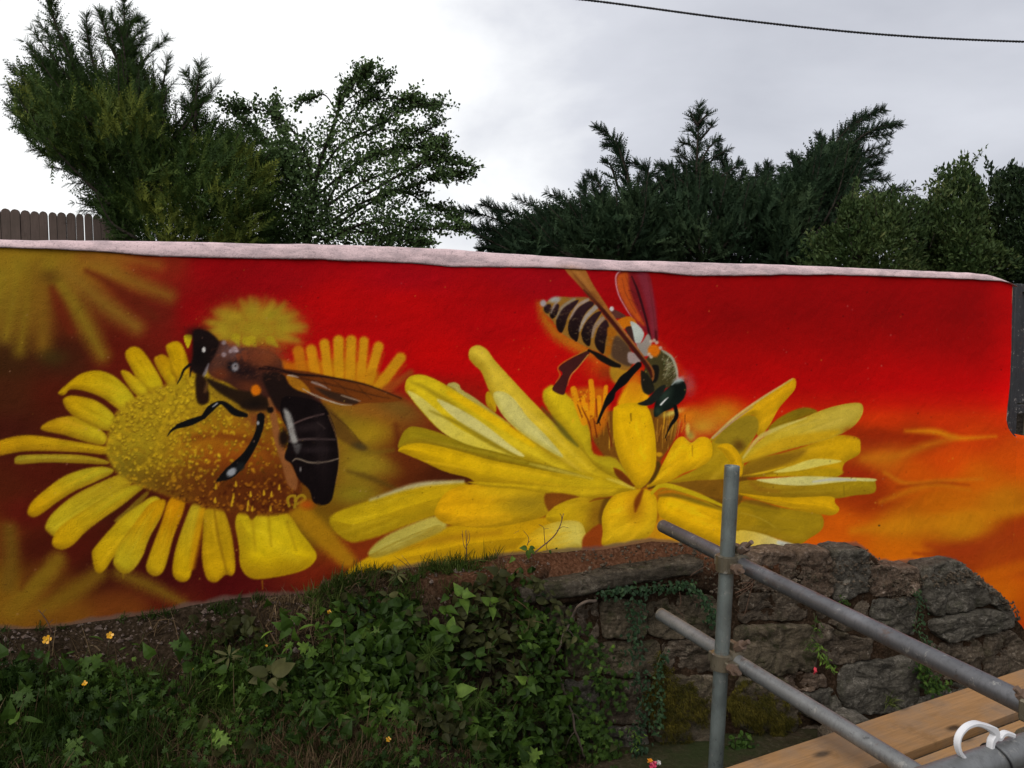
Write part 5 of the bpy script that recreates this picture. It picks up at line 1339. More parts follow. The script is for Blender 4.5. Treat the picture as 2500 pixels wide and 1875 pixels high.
def build_stone_wall():
    root = tag(empty('stone_wall', wp(1.7, 0.1, -0.35)), 'old rough stone retaining wall showing below the mural behind the scaffold tubes', 'stone wall')
    # earth and mortar behind the stones
    s = np.linspace(-0.06, 3.6, 260); t_ = np.linspace(0, 1, 90)
    S, Tt = np.meshgrid(s, t_)
    zt = z_paint(S); zf = foot_z(S) - 0.12
    Z = zt + (zf - zt) * Tt
    strip = sstep(0.0, 0.15, S) * sstep(1.12, 0.98, S)
    N = 0.012 + strip * 0.145 * sstep(-0.01, 0.15, zt - Z) * sstep(.24, .18, zt - Z) + (1 - strip * sstep(.24, .18, zt - Z)) * (N_FACE - 0.008) * sstep(0.0, 0.05, (zt - Z)) + 0.02 * fbm(np.stack([S * 12, Z * 12, S * 0], -1), 4, 51) * sstep(0, .04, zt - Z) + 0.01 * fbm(np.stack([S * 50, Z * 50, S * 0], -1), 3, 52) * sstep(0, .02, zt - Z)
    P = wp(S, N, Z).reshape(-1, 3)
    h, w_ = S.shape
    i = np.arange(h - 1)[:, None] * w_ + np.arange(w_ - 1)[None]
    F = np.stack([i, i + w_, i + w_ + 1, i + 1], -1).reshape(-1, 4)
    red = (sstep(0.16, 0.03, (zt - Z)) * sstep(2.0, 1.2, S) * 0.9).ravel() + 0.12
    under(obj('mortar', P, F, M_SOIL, None, True, {'tint': np.clip(red, 0, 1)}), root)
    for k, (pl, m, b) in enumerate(STONES):
        V, F = stone_mesh(K6(pl), N_FACE - 0.02, b * .62 + .012, 100 + k, .017)
        under(obj('stone', V, F, STONE_MATS[m], None, True), root)
    # the cast concrete strip that carries the soil ledge
    top = [(1272, 1437), (1380, 1420), (1500, 1401), (1600, 1385), (1717, 1369)]
    bot = [(1278, 1478), (1380, 1462), (1500, 1441), (1600, 1423), (1712, 1402)]
    a = smooth_path(np.array([np.r_[sz(*p, 0.19)] for p in top]), 60); b = smooth_path(np.array([np.r_[sz(*p, 0.19)] for p in bot]), 60)
    prof = [(0.0, 0.0), (0.155, 0.0), (0.185, 0.06), (0.19, 0.2), (0.19, 0.4), (0.19, 0.6), (0.19, 0.8), (0.18, 0.97), (0.165, 1.0), (0.0, 1.0)]
    V = np.stack([wp(a[:, 0] * (1 - v) + b[:, 0] * v, n, a[:, 1] * (1 - v) + b[:, 1] * v) for n, v in prof], 1)
    V = V + NV * (0.020 * fbm(V * 11, 4, 61) + 0.008 * fbm(V * 50, 3, 62))[..., None]
    V[..., 2] += 0.016 * fbm(V * 8, 4, 63)
    m = len(prof); V = V.reshape(-1, 3)
    i = np.arange(59)[:, None] * m; j = np.arange(m)[None]; j2 = (j + 1) % m
    F = np.stack([i + j, i + m + j, i + m + j2, i + j2], -1).reshape(-1, 4)
    e = np.array([list(range(m))[:4] , ]); caps = [np.array([[0, 1, 7, 8]]), np.array([[59 * m, 59 * m + 8, 59 * m + 7, 59 * m + 1]]), np.array([[1, 2, 6, 7], [2, 3, 5, 6]]), np.array([[59 * m + 1, 59 * m + 7, 59 * m + 6, 59 * m + 2]])]
    under(obj('concrete_strip', V, np.concatenate([F] + caps), mat_stone('concrete', (0.022, 0.018, 0.013), (0.058, 0.048, 0.036), (0.12, 0.105, 0.082), 0.4), None, True), root)
    # crumbs of render and grit caught on the stones
    mb = MB()
    rg = np.random.default_rng(5)
    for _ in range(1500):
        s = rg.uniform(0.3, 3.2); zt = float(z_paint(s)); z = zt - rg.uniform(0.0, 0.20) ** 1.0 * (1 if s < 2.4 else .5)
        c = wp(s, N_FACE * float(sstep(0, .05, zt - z)) + rg.uniform(0.015, 0.07), z)
        r = rg.uniform(0.003, 0.011) * (2.0 if rg.random() < .07 else 1)
        V = np.array([[1, 0, 0], [-1, 0, 0], [0, 1, 0], [0, -1, 0], [0, 0, 1], [0, 0, -1]], float) * rg.uniform(.5, 1.3, (6, 1)) * r
        mb.add(c + V, np.array([[0, 2, 4], [2, 1, 4], [1, 3, 4], [3, 0, 4], [2, 0, 5], [1, 2, 5], [3, 1, 5], [0, 3, 5]]))
    o = mb.build('grit', STONE_MATS[0], root); o['kind'] = 'stuff'
build_stone_wall()
# ---------------------------------------------------------------- trees behind the wall
M_BARK = mat_stone('bark', (0.012, 0.010, 0.008), (0.028, 0.023, 0.019), (0.055, 0.048, 0.042), 0.3)
M_LEYL = mat_foliage('conifer_green', (0.011, 0.025, 0.006), (0.043, 0.076, 0.017), (0.145, 0.17, 0.028), 0.65, 0.12, 0.2)
M_CYPR = mat_foliage('cypress_green', (0.010, 0.021, 0.011), (0.022, 0.042, 0.020), (0.045, 0.072, 0.032), 0.65, 0.08, 0.2)
M_HAWT = mat_foliage('hawthorn_green', (0.032, 0.060, 0.020), (0.075, 0.122, 0.040), (0.12, 0.17, 0.055), 0.55, 0.22, 0.3)
M_SHRB = mat_foliage('shrub_green', (0.020, 0.040, 0.012), (0.062, 0.092, 0.028), (0.17, 0.18, 0.065), 0.55, 0.2, 0.3)
M_DARK = mat_foliage('dark_shrub_green', (0.010, 0.020, 0.009), (0.022, 0.038, 0.014), (0.045, 0.06, 0.022), 0.6, 0.1, 0.2)

def unit(v): return v / (np.linalg.norm(v, axis=-1, keepdims=True) + 1e-9)

def sprays(P, D, Ln, rg, k=7, wid=0.30, nw=0.055, flat=0.5, curl=0.0):
    """feathery conifer sprays: spine with paired, tapering branchlets. P,D (n,3), Ln (n,)"""
    n = len(P)
    D = unit(D)
    S = unit(np.cross(D, unit(rg.normal(size=(n, 3)) * flat + np.array([0, 0.9, 0.25]) * (1 - flat))))
    U = np.cross(D, S)
    T = []
    def tri(A, B, w):                                      # thin triangle from A to tip B
        side = unit(np.cross(B - A, U + 0.3 * S)) * w[:, None]
        T.append(np.stack([A - side, A + side, B], 1))
    tip = P + D * Ln[:, None] + U * (Ln * curl)[:, None]
    tri(P, tip, Ln * nw * 0.6)
    for j in range(k):
        f = (j + 0.5) / k
        base = P + D * (Ln * f)[:, None] + U * (Ln * curl * f * f)[:, None]
        for sg in (-1, 1):
            l = Ln * wid * (1.05 - 0.8 * f) * rg.uniform(0.65, 1.25, n)
            dirn = unit(D * rg.uniform(0.7, 1.1, n)[:, None] + S * (sg * rg.uniform(0.5, 0.95, n))[:, None] + U * rg.normal(0, 0.25, n)[:, None])
            tri(base, base + dirn * l[:, None], Ln * nw)
    T = np.stack(T, 1)                                     # n, m, 3, 3
    m = T.shape[1]
    return T.reshape(-1, 3), np.arange(n * m * 3).reshape(-1, 3), np.repeat(np.arange(n), m * 3)

def leaves(P, N_, D, Ln, wd, rg):
    """small folded leaves, two triangles either side of the midrib"""
    D = unit(D); S = unit(np.cross(D, N_)); U = np.cross(S, D)
    a, b = P, P + D * Ln[:, None]
    m = P + D * (Ln * 0.45)[:, None]
    l = m - S * (wd * .5)[:, None] + U * (Ln * .08)[:, None]; r = m + S * (wd * .5)[:, None] + U * (Ln * .08)[:, None]
    V = np.stack([a, r, b, l], 1).reshape(-1, 3)
    i = np.arange(len(P))[:, None] * 4
    return V, np.concatenate([i + np.array([[0, 1, 2]]), i + np.array([[0, 2, 3]])]), np.repeat(np.arange(len(P)), 4)

def in_poly(x, y, Q):
    ins = np.zeros(x.shape, bool)
    for (ax, ay), (bx, by) in zip(Q, np.roll(Q, -1, 0)):
        if ay != by:
            ins ^= ((ay > y) != (by > y)) & (x < (bx - ax) * (y - ay) / (by - ay) + ax)
    return ins

def edge_dist(x, y, Q):
    d = np.full(x.shape, 1e9)
    for (ax, ay), (bx, by) in zip(Q, np.roll(Q, -1, 0)):
        ex, ey = bx - ax, by - ay
        t = np.clip(((x - ax) * ex + (y - ay) * ey) / (ex * ex + ey * ey + 1e-9), 0, 1)
        d = np.minimum(d, np.hypot(x - ax - t * ex, y - ay - t * ey))
    return d

def fill(Q, n, depth, thick, rg, clump=0.006, bias=0.0):
    """points through the volume of a crown whose outline was traced at the given distance"""
    Q = np.array(Q, float); out = []
    tot = 0
    while tot < n:
        x = rg.uniform(Q[:, 0].min(), Q[:, 0].max(), 4 * n); y = rg.uniform(Q[:, 1].min(), Q[:, 1].max(), 4 * n)
        k = in_poly(x, y, Q)
        x, y = x[k], y[k]
        e = np.clip(edge_dist(x, y, Q) / 130, 0, 1)
        d = depth + (rg.random(len(x)) * 2 - 1) * thick * np.sqrt(0.06 + e)
        keep = fbm(np.stack([x * clump, y * clump, d * 1.3], -1), 3, 71) > -0.62 + bias + 0.66 * (1 - e) ** 2 + rg.normal(0, .12, len(x))
        out.append(np.stack([x, y, d], -1)[keep]); tot += keep.sum()
    a = np.concatenate(out)[:n]
    return at(a[:, 0], a[:, 1], a[:, 2]), a

def limb(mb, pts, depth, r0, r1, n=14, seg=6, dd=None):
    pts = np.array(pts, float)
    d = depth if dd is None else np.asarray(dd, float)
    P = at(pts[:, 0], pts[:, 1], np.broadcast_to(d, (len(pts),)))
    P = smooth_path(P, n)
    add_tube(mb, P, np.linspace(r0, r1, n), seg)
    return P

def conifer(name, label, outline, depth, thick, root_px, leaders, n, mat, rg, spray=(0.16, 0.34), nw=0.055, up=0.35, bias=0.0, k=7, tipden=70, wind=(0, 0), flat=0.45, group=None, boughs=(), nauto=34, curl=0.0):
    base = at(root_px[0], root_px[1], depth); base[2] = 0.0
    root = tag(empty(name, base), label, 'tree', group)
    hub = at(root_px[0], root_px[1], depth)
    P, a = fill(outline, n, depth, thick, rg, bias=bias)
    D = unit(P - hub) * 0.62 + np.array([wind[0], 0, up + wind[1]]) + rg.normal(0, 0.50, P.shape)
    ln = rg.uniform(*spray, len(P))
    tint = 0.44 + 0.80 * fbm(P * 2.6, 3, 81) + rg.normal(0, .12, len(P)) + 0.26 * np.clip((depth - a[:, 2]) / thick, -1, 1)  # random leaf colour with lit and dark clumps put in; nearer sprays paler
    Ps, Ds, Ls, Ts = [P], [D], [ln], [tint]
    tk = MB(); lm = MB()
    add_tube(tk, smooth_path(np.array([base, base * .5 + hub * .5 + np.array([.05, 0, 0]), hub]), 8), np.linspace(0.16, 0.10, 8), 8)
    Qo = np.array(outline, float); Qo = Qo[Qo[:, 1] < 600]; auto = []
    for _ in range(nauto):
        i = rg.integers(0, len(Qo) - 1); e = Qo[i] + (Qo[i + 1] - Qo[i]) * rg.random(); v = e - np.array(root_px)
        e2 = np.array(root_px) + v * rg.uniform(1.0, 1.13) + np.array([wind[0] * 60, 0]); st_ = np.array(root_px) + v * .35
        auto.append(([tuple(st_), tuple((st_ + e2) / 2 + [rg.normal(0, 10), 14]), tuple(e2 + [0, -6])], rg.uniform(.10, .18), rg.uniform(-.6, .3)))
    boughs = list(boughs) + auto
    for li, (pts, sp, dz) in enumerate(list(leaders) + list(boughs)):
        pts = np.array(pts, float)
        W = smooth_path(at(pts[:, 0], pts[:, 1], np.full(len(pts), depth + dz)), 40)
        L_ = np.linalg.norm(np.diff(W, axis=0), axis=1).sum()
        add_tube(lm, W[::2], np.linspace(0.035 if li < len(leaders) else 0.018, 0.004, 20), 5)
        m = max(12, int(L_ * tipden)); t_ = np.sqrt(rg.uniform(0.02, 1, m))
        i = np.clip((t_ * 39).astype(int), 0, 38); f = (t_ * 39 - i)[:, None]
        pp_ = W[i] * (1 - f) + W[i + 1] * f
        tg = unit(W[i + 1] - W[i])
        sgn = rg.choice([-1, 1], m)
        side = unit(np.cross(tg, np.array([0, 1.0, 0]))) * sgn[:, None]
        dd = tg * rg.uniform(.55, 1.0, m)[:, None] + side * rg.uniform(.35, .9, m)[:, None] + rg.normal(0, .22, (m, 3)) + np.array([0, 0, .15])
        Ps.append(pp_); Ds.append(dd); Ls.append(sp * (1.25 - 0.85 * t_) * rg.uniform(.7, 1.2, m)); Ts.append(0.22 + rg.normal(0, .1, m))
    P, D, ln, tint = map(np.concatenate, (Ps, Ds, Ls, Ts))
    V, F, idx = sprays(P, D, ln, rg, k=k, nw=nw, flat=flat, curl=rg.normal(0, .18, len(P)))
    # small tint jitter within each spray
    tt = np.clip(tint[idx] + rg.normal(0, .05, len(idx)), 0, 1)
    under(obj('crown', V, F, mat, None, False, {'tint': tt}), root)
    tk.build('trunk', M_BARK, root, True); lm.build('limb', M_BARK, root, True)
    return root

def c1(P): return [(x * .5651, y * .5651) for x, y in P]          # frames of the traced details
def c2(P): return [(1100 + x * .6329, 200 + y * .6329) for x, y in P]

def build_trees():
    rg = np.random.default_rng(21)
    # tall conifer on the left
    O1 = c1([(470, 1200), (500, 1000), (420, 930), (330, 880), (420, 850), (470, 810), (330, 760), (220, 700), (130, 620), (80, 540), (60, 440), (110, 400), (60, 320), (130, 330), (170, 270), (230, 240), (250, 190), (300, 210), (340, 320), (400, 330), (450, 300), (500, 330), (540, 290), (590, 300), (620, 330), (660, 340), (690, 360), (730, 450), (770, 500), (760, 600), (880, 560), (960, 560), (1060, 570), (1110, 640), (1150, 700), (1180, 820), (1200, 1000), (1200, 1200)])
    ld = [(c1([(640, 900), (480, 600), (330, 300), (235, 90), (215, -60)]), .26, 0), (c1([(640, 900), (600, 600), (555, 300), (540, 120), (535, -30)]), .26, .2), (c1([(620, 850), (480, 500), (390, 220), (372, 60)]), .22, .4),
          (c1([(700, 900), (830, 600), (848, 420), (868, 262)]), .22, -.3), (c1([(660, 900), (620, 500), (480, 200), (430, 50)]), .22, -.2), (c1([(680, 900), (690, 500), (725, 240)]), .2, .1)]
    bo = []
    for tip, mid in (((18, 355), (230, 500)), ((38, 295), (230, 420)), ((22, 455), (220, 580)), ((100, 175), (240, 330)), ((70, 545), (250, 640)), ((125, 640), (300, 700)), ((205, 715), (380, 760)), ((130, 120), (270, 300)), ((160, 80), (270, 240)),
                     ((625, 100), (560, 230)), ((720, 165), (600, 300)), ((640, 150), (560, 260)), ((760, 345), (680, 450)), ((945, 350), (850, 480)), ((900, 415), (840, 480)), ((945, 515), (850, 560)), ((800, 310), (840, 420)), ((780, 430), (830, 500)), ((1085, 560), (950, 640)), ((1110, 620), (980, 680)),
                     ((315, 875), (480, 900)), ((335, 830), (500, 890)), ((350, 905), (500, 930)), ((130, 205), (260, 380)), ((480, 60), (530, 180)), ((600, 75), (550, 150)), ((590, 215), (550, 290)), ((500, 130), (540, 220)), ((45, 390), (200, 520)), ((300, 790), (450, 800))):
        x0, y0 = (640, 860) if tip[1] > 500 else (600, 720)
        bo.append((c1([(x0, y0), ((x0 + mid[0]) / 2, (y0 + mid[1]) / 2 + 20), mid, tip]), .20, rg.uniform(-.5, .5)))
    conifer('conifer_tree', 'tall pointed conifer with several feathery leaders behind the wall beside the wooden fence', O1, 7.6, 1.0, (390, 640), ld, 10500, M_LEYL, rg, (.09, .24), .034, .45, boughs=bo, tipden=84, k=7, bias=-.05)
    # spreading cypresses on the right: three trees growing into each other
    OA = c2([(120, 760), (110, 655), (170, 640), (70, 575), (190, 580), (270, 560), (340, 530), (410, 510), (470, 490), (540, 450), (590, 430), (640, 440), (680, 400), (740, 390), (800, 420), (820, 500), (820, 760)])
    la = [(c2([(640, 700), (690, 450), (670, 320), (630, 225), (560, 172)]), .22, 0), (c2([(640, 700), (580, 500), (545, 400)]), .2, .3)]
    ba = [(c2(p), .19, rg.uniform(-.4, .4)) for p in ([(600, 690), (350, 600), (150, 520), (5, 488)], [(600, 680), (400, 590), (250, 510), (112, 470)], [(600, 690), (350, 640), (200, 590), (50, 555)], [(600, 660), (450, 560), (350, 490), (250, 450)], [(610, 660), (500, 540), (440, 460), (365, 425)],
          [(620, 640), (590, 480), (570, 390), (525, 355)], [(640, 640), (740, 420), (760, 340), (690, 308)], [(650, 620), (780, 430), (860, 350), (800, 315)], [(580, 700), (300, 680), (150, 640), (110, 650)], [(600, 600), (520, 450), (520, 380)], [(600, 690), (380, 640), (230, 560), (140, 460)], [(650, 420), (620, 330), (600, 300)], [(680, 380), (640, 260), (598, 240)])]
    conifer('cypress_tree', 'dark low spreading cypress with drooping sprays reaching left over the wall', OA, 9.2, .9, c2([(640, 800)])[0], la, 5600, M_CYPR, rg, (.10, .26), .046, .15, boughs=ba, tipden=92, wind=(-.25, 0), bias=-.05)
    OB = c2([(720, 780), (700, 500), (760, 420), (800, 380), (870, 380), (915, 350), (1000, 350), (1040, 370), (1100, 420), (1170, 390), (1230, 400), (1250, 450), (1250, 780)])
    lb = [(c2([(960, 760), (950, 450), (952, 250), (962, 92)]), .25, -.2), (c2([(960, 740), (1080, 450), (1060, 330), (1030, 250)]), .2, .2), (c2([(1000, 740), (1150, 500), (1205, 380), (1225, 312)]), .2, .3)]
    bb = [(c2(p), .17, rg.uniform(-.35, .35)) for p in ([(950, 330), (900, 290), (868, 262)], [(955, 330), (1000, 250), (1042, 222)], [(955, 280), (920, 240), (885, 235)], [(955, 230), (1000, 180), (1002, 162)], [(955, 220), (930, 190), (915, 182)], [(955, 380), (1010, 300), (1080, 255)], [(960, 420), (1080, 340), (1125, 312)], [(980, 480), (1100, 390), (1140, 345)],
          [(930, 420), (850, 350), (790, 330)], [(940, 480), (860, 400), (830, 335)], [(1000, 560), (1150, 420), (1190, 322)], [(1050, 560), (1200, 420), (1240, 330)], [(955, 350), (905, 320), (880, 312)], [(955, 170), (935, 140), (928, 120)], [(957, 160), (985, 130), (988, 122)])]
    conifer('cypress_tree', 'dark cypress with one straight narrow leader at the middle of the dark clump', OB, 9.6, .9, c2([(960, 820)])[0], lb, 5300, M_CYPR, rg, (.10, .25), .046, .35, boughs=bb, tipden=96, bias=-.05)
    OC = c2([(1200, 780), (1200, 480), (1270, 400), (1320, 360), (1370, 330), (1400, 280), (1440, 270), (1490, 260), (1530, 250), (1530, 330), (1540, 370), (1530, 420), (1510, 460), (1480, 520), (1440, 780)])
    lc = [(c2([(1330, 760), (1380, 450), (1490, 230), (1590, 140), (1672, 108)]), .2, 0), (c2([(1330, 740), (1420, 430), (1530, 260), (1640, 180), (1735, 163)]), .2, -.2), (c2([(1330, 740), (1400, 400), (1440, 270), (1418, 200)]), .17, .2)]
    bc = [(c2(p), .17, rg.uniform(-.35, .35)) for p in ([(1420, 420), (1560, 290), (1690, 240)], [(1420, 430), (1570, 310), (1690, 268)], [(1420, 450), (1580, 340), (1675, 300)], [(1400, 500), (1570, 390), (1700, 372)], [(1400, 480), (1560, 370), (1650, 350)], [(1380, 480), (1340, 340), (1310, 278)], [(1360, 520), (1290, 380), (1275, 330)], [(1400, 540), (1520, 430), (1600, 400)], [(1500, 240), (1570, 160), (1640, 128)],
          [(1360, 450), (1350, 330), (1330, 290)], [(1390, 560), (1560, 470), (1750, 400)], [(1560, 470), (1660, 430), (1780, 415)], [(1500, 250), (1620, 210), (1700, 205)])]
    conifer('cypress_tree', 'dark windswept cypress with long sprays streaming to the right above the green shrubs', OC, 9.0, .9, c2([(1330, 820)])[0], lc, 5000, M_CYPR, rg, (.10, .26), .046, .2, boughs=bc, tipden=94, wind=(.35, .05), bias=-.05)

    # hawthorn with bare limbs showing
    d0 = 8.2
    root = tag(empty('hawthorn_tree', [*at(751, 600, d0)[:2], 0.0]), 'open branching hawthorn with small leaves and dark limbs to the right of the tall conifer', 'tree')
    tk = MB(); lm = MB()
    hub = at(745, 600, d0)
    add_tube(tk, smooth_path(np.array([[hub[0] + .1, hub[1], 0], hub * .5 + np.array([hub[0] * .5 + .08, hub[1] * .5, 0.4]) * 1, hub]), 8), np.linspace(.13, .085, 8), 8)
    LB = [[(1330, 1060), (1345, 900), (1385, 700), (1450, 520), (1490, 390), (1580, 310)], [(1370, 760), (1480, 620), (1620, 550), (1760, 465), (1895, 458)], [(1360, 850), (1500, 740), (1640, 660), (1770, 640), (1925, 630)], [(1400, 900), (1560, 790), (1760, 720), (1900, 695), (2030, 712)],
          [(1420, 960), (1600, 860), (1800, 800), (1900, 760), (2000, 765)], [(1400, 1010), (1560, 900), (1720, 830), (1850, 880), (1975, 945)], [(1400, 1040), (1600, 960), (1800, 990), (1980, 985)], [(1350, 880), (1330, 700), (1260, 560), (1150, 480), (985, 472)], [(1340, 900), (1230, 720), (1130, 600), (1040, 515)],
          [(1470, 460), (1560, 390), (1660, 342)], [(1500, 560), (1600, 440), (1750, 430), (1890, 462)], [(1460, 500), (1400, 410), (1300, 445)], [(1520, 600), (1680, 560), (1790, 580), (1880, 548)], [(1340, 800), (1260, 640), (1200, 540), (1180, 450)], [(1360, 1040), (1560, 1000), (1700, 1040), (1840, 1050)], [(1500, 420), (1540, 350), (1590, 300)], [(1420, 600), (1500, 500), (1560, 450), (1640, 400)],
          [(1340, 1000), (1250, 850), (1180, 760), (1140, 700)], [(1400, 900), (1480, 760), (1560, 700), (1700, 650)], [(1330, 1040), (1290, 900), (1250, 780), (1230, 700)], [(1580, 840), (1720, 760), (1850, 690), (1920, 620)]]
    Wl = []
    for k, p in enumerate(LB):
        dz = np.linspace(0, rg.uniform(-.45, .45), len(p)); dz[0] = 0; dz = dz * (1 if p[0][1] > 740 else .15)
        Wl.append(limb(lm, c1(p), d0, .034 if k == 0 else (.017 if p[0][1] > 740 else .008), .004, 18, 6, d0 + dz))
    P, D = [], []
    for W in Wl:                                            # twigs leave the limbs, leaves sit along them
        L_ = np.linalg.norm(np.diff(W, axis=0), axis=1).sum()
        for _ in range(int(L_ * 30)):
            t_ = math.sqrt(rg.uniform(.08, 1)); i = min(int(t_ * 17), 16); f = t_ * 17 - i
            b = W[i] * (1 - f) + W[i + 1] * f; tg = unit(W[i + 1] - W[i])
            d_ = unit(tg * .7 + rg.normal(0, .55, 3) + np.array([0, 0, .25]))
            l = rg.uniform(.07, .21)
            w_ = smooth_path(np.array([b, b + d_ * l * .5 + rg.normal(0, .015, 3), b + unit(d_ + tg * .4) * l]), 5)
            add_tube(lm, w_, np.linspace(.006, .0025, 5), 3, False)
            m = int(l * 135)
            u = rg.uniform(.1, 1.05, m)[:, None]
            P.append(b + (w_[-1] - b) * u + rg.normal(0, .022, (m, 3))); D.append(unit(d_ * .5 + rg.normal(0, .7, (m, 3))))
    Pf, a = fill(c1([(1120, 1150), (1130, 640), (1200, 560), (1300, 640), (1400, 760), (1560, 900), (1650, 960), (1760, 1000), (1860, 1040), (1860, 1150)]), 9500, d0, .8, rg, bias=-.02)
    Pg, a = fill(c1([(1020, 540), (1100, 480), (1200, 500), (1300, 470), (1420, 430), (1480, 380), (1560, 330), (1650, 360), (1720, 440), (1870, 460), (1820, 560), (1900, 640), (2010, 720), (1960, 790), (1840, 830), (1940, 940), (1960, 980), (1800, 1060), (1180, 1060), (1120, 800)]), 8500, d0, .7, rg, clump=.022, bias=.28)
    P.append(Pg); D.append(unit(rg.normal(0, 1, Pg.shape) + np.array([.4, 0, .3])))
    P.append(Pf); D.append(unit(rg.normal(0, 1, Pf.shape) + np.array([.3, 0, .3])))
    P, D = np.concatenate(P), np.concatenate(D)
    n = len(P)
    V, F, idx = leaves(P, unit(rg.normal(0, 1, (n, 3)) + np.array([0, -.5, .8])), D, rg.uniform(.028, .052, n), rg.uniform(.022, .036, n), rg)
    under(obj('crown', V, F, M_HAWT, None, False, {'tint': np.clip(.4 + .35 * fbm(P * 3, 3, 5) + rg.normal(0, .16, n), 0, 1)[idx]}), root)
    tk.build('trunk', M_BARK, root, True); lm.build('limb', M_BARK, root, True)

    # broadleaf shrubs at the right
    def shrub(label, outline, depth, thick, hubpx, n, mat, ls, clump=.012, name='shrub', bias=-0.10, shoots=0):
        base = at(*hubpx, depth); base[2] = -0.2
        root = tag(empty(name, base), label, 'shrub')
        hub = at(*hubpx, depth)
        P, a = fill(outline, n, depth, thick, rg, clump=clump, bias=bias)
        P = P + unit(P - hub) * (.26 * fbm(P * 3.1, 2, 17) + .10 * fbm(P * 9, 2, 18))[:, None]
        D = unit(unit(P - hub) + rg.normal(0, .7, P.shape) + np.array([0, 0, .4]))
        lo = [P]; dd = [D]
        st = MB()
        add_tube(st, smooth_path(np.array([base, base * .5 + hub * .5 + [.06, 0, 0], hub]), 6), np.linspace(.07, .05, 6), 6)
        Q = np.array(outline, float)
        for k in range(shoots):
            i = rg.integers(0, n); p0 = P[i]; 
            if a[i, 1] > Q[:, 1].min() + (np.ptp(Q[:, 1])) * .55: continue
            p1 = p0 + np.array([rg.normal(0, .05), rg.normal(0, .05), rg.uniform(.10, .22)])
            add_tube(st, smooth_path(np.array([p0 - (p1 - p0), p0, p1]), 5), np.linspace(.006, .002, 5), 4)
            m = 26; u = rg.uniform(0, 1, m)[:, None]
            lo.append(p0 + (p1 - p0) * u + rg.normal(0, .02, (m, 3))); dd.append(unit(rg.normal(0, .7, (m, 3)) + np.array([0, 0, .7])))
        for k in range(26):
            i = rg.integers(0, n); add_tube(st, smooth_path(np.array([hub, hub * .5 + P[i] * .5 + [0, 0, -.05], P[i]]), 7), np.linspace(.02, .004, 7), 4, False)
        P, D = np.concatenate(lo), np.concatenate(dd); n2 = len(P)
        V, F, idx = leaves(P, unit(rg.normal(0, .8, (n2, 3)) + np.array([0, -.6, .9])), D, rg.uniform(ls * .7, ls * 1.3, n2), rg.uniform(ls * .38, ls * .55, n2), rg)
        tn = np.clip(.36 + .75 * fbm(P * 2.4, 3, 9) + rg.normal(0, .16, n2), 0, 1)
        under(obj('crown', V, F, mat, None, False, {'tint': tn[idx]}), root)
        st.build('trunk', M_BARK, root, True)
    shrub('dark ivy-green shrub at the end of the wall by the gate', c2([(1960, 900), (1990, 640), (2040, 480), (2050, 400), (2075, 335), (2130, 350), (2160, 310), (2220, 330), (2300, 340), (2420, 420), (2420, 900)]), 8.4, .8, c2([(2190, 800)])[0], 19000, M_DARK, .06, shoots=20)
    shrub('mid green leafy shrub between the yellowish bush and the dark shrub', c2([(1760, 860), (1780, 560), (1800, 450), (1850, 420), (1880, 385), (1930, 380), (1990, 345), (2030, 390), (2050, 460), (2080, 560), (2130, 650), (2150, 860)]), 7.9, .7, c2([(1930, 800)])[0], 19000, M_SHRB, .052, shoots=40)
    shrub('yellowish green bush in front of the windswept cypress', c2([(1350, 860), (1390, 690), (1390, 640), (1450, 590), (1490, 540), (1500, 450), (1540, 400), (1580, 410), (1640, 390), (1700, 420), (1760, 470), (1810, 520), (1830, 620), (1850, 860)]), 7.4, .6, c2([(1600, 820)])[0], 20000, M_SHRB, .050, shoots=60)
build_trees()

# ---------------------------------------------------------------- fence, gate, cable, pole
def build_fence():
    tops = c1([(-800 + 40 * k, 878 + 1.3 * k) for k in range(14)] + [(-215, 900), (-175, 903), (-130, 905), (-85, 908), (-42, 910), (3, 913), (45, 915), (88, 920), (130, 922), (170, 925), (207, 925), (247, 929), (286, 931), (326, 933), (362, 936), (400, 939), (436, 942), (471, 945), (505, 949), (540, 953), (575, 957)])
    m = mat_wood('fence_wood', (0.095, 0.07, 0.061), 2)
    root = tag(empty('wooden_fence', [*at(100, 620, 8.7)[:2], 0.0]), 'brown wooden fence of round-topped upright boards behind the left end of the wall', 'fence')
    rg = np.random.default_rng(9)
    c = [at(x, y, 8.7 + .012 * (k - 19)) for k, (x, y) in enumerate(tops)]
    for k in range(len(c) - 1):
        mid = (c[k] + c[k + 1]) / 2; wv = c[k + 1] - c[k]; wd = np.linalg.norm(wv[:2]) * .5 - .003 - (0.004 if k in (24, 27, 28) else 0)
        a = np.linspace(0, math.pi, 7)
        top = mid[2] + .02 + rg.normal(0, .006)
        pro = [(wd, .6)] + [(wd * math.cos(q), top - .035 + .05 * math.sin(q)) for q in a] + [(-wd, .6)]
        u = np.array([wv[0], wv[1], 0]); u /= np.linalg.norm(u); nrm = np.array([u[1], -u[0], 0])
        yo = rg.normal(0, .004)
        V = [mid * [1, 1, 0] + u * x + [0, 0, z] + nrm * (o_ + yo) for o_ in (.01, -.01) for x, z in pro]
        n = len(pro)
        F = [np.array([[i, (i + 1) % n, n + (i + 1) % n, n + i] for i in range(n)]), np.array([[0, i + 1, i] for i in range(1, n - 1)] + [[n, n + i, n + i + 1] for i in range(1, n - 1)])]
        under(obj('board', np.array(V), F, m), root)
    for z in (.9, 1.6, 2.45):
        V, F = box((c[0] + c[-1]) / 2 * [1, 1, 0] + [0, .05, z], (np.linalg.norm(c[-1] - c[0]) / 2, .02, .04))
        under(obj('rail', V, F, m), root)
build_fence()

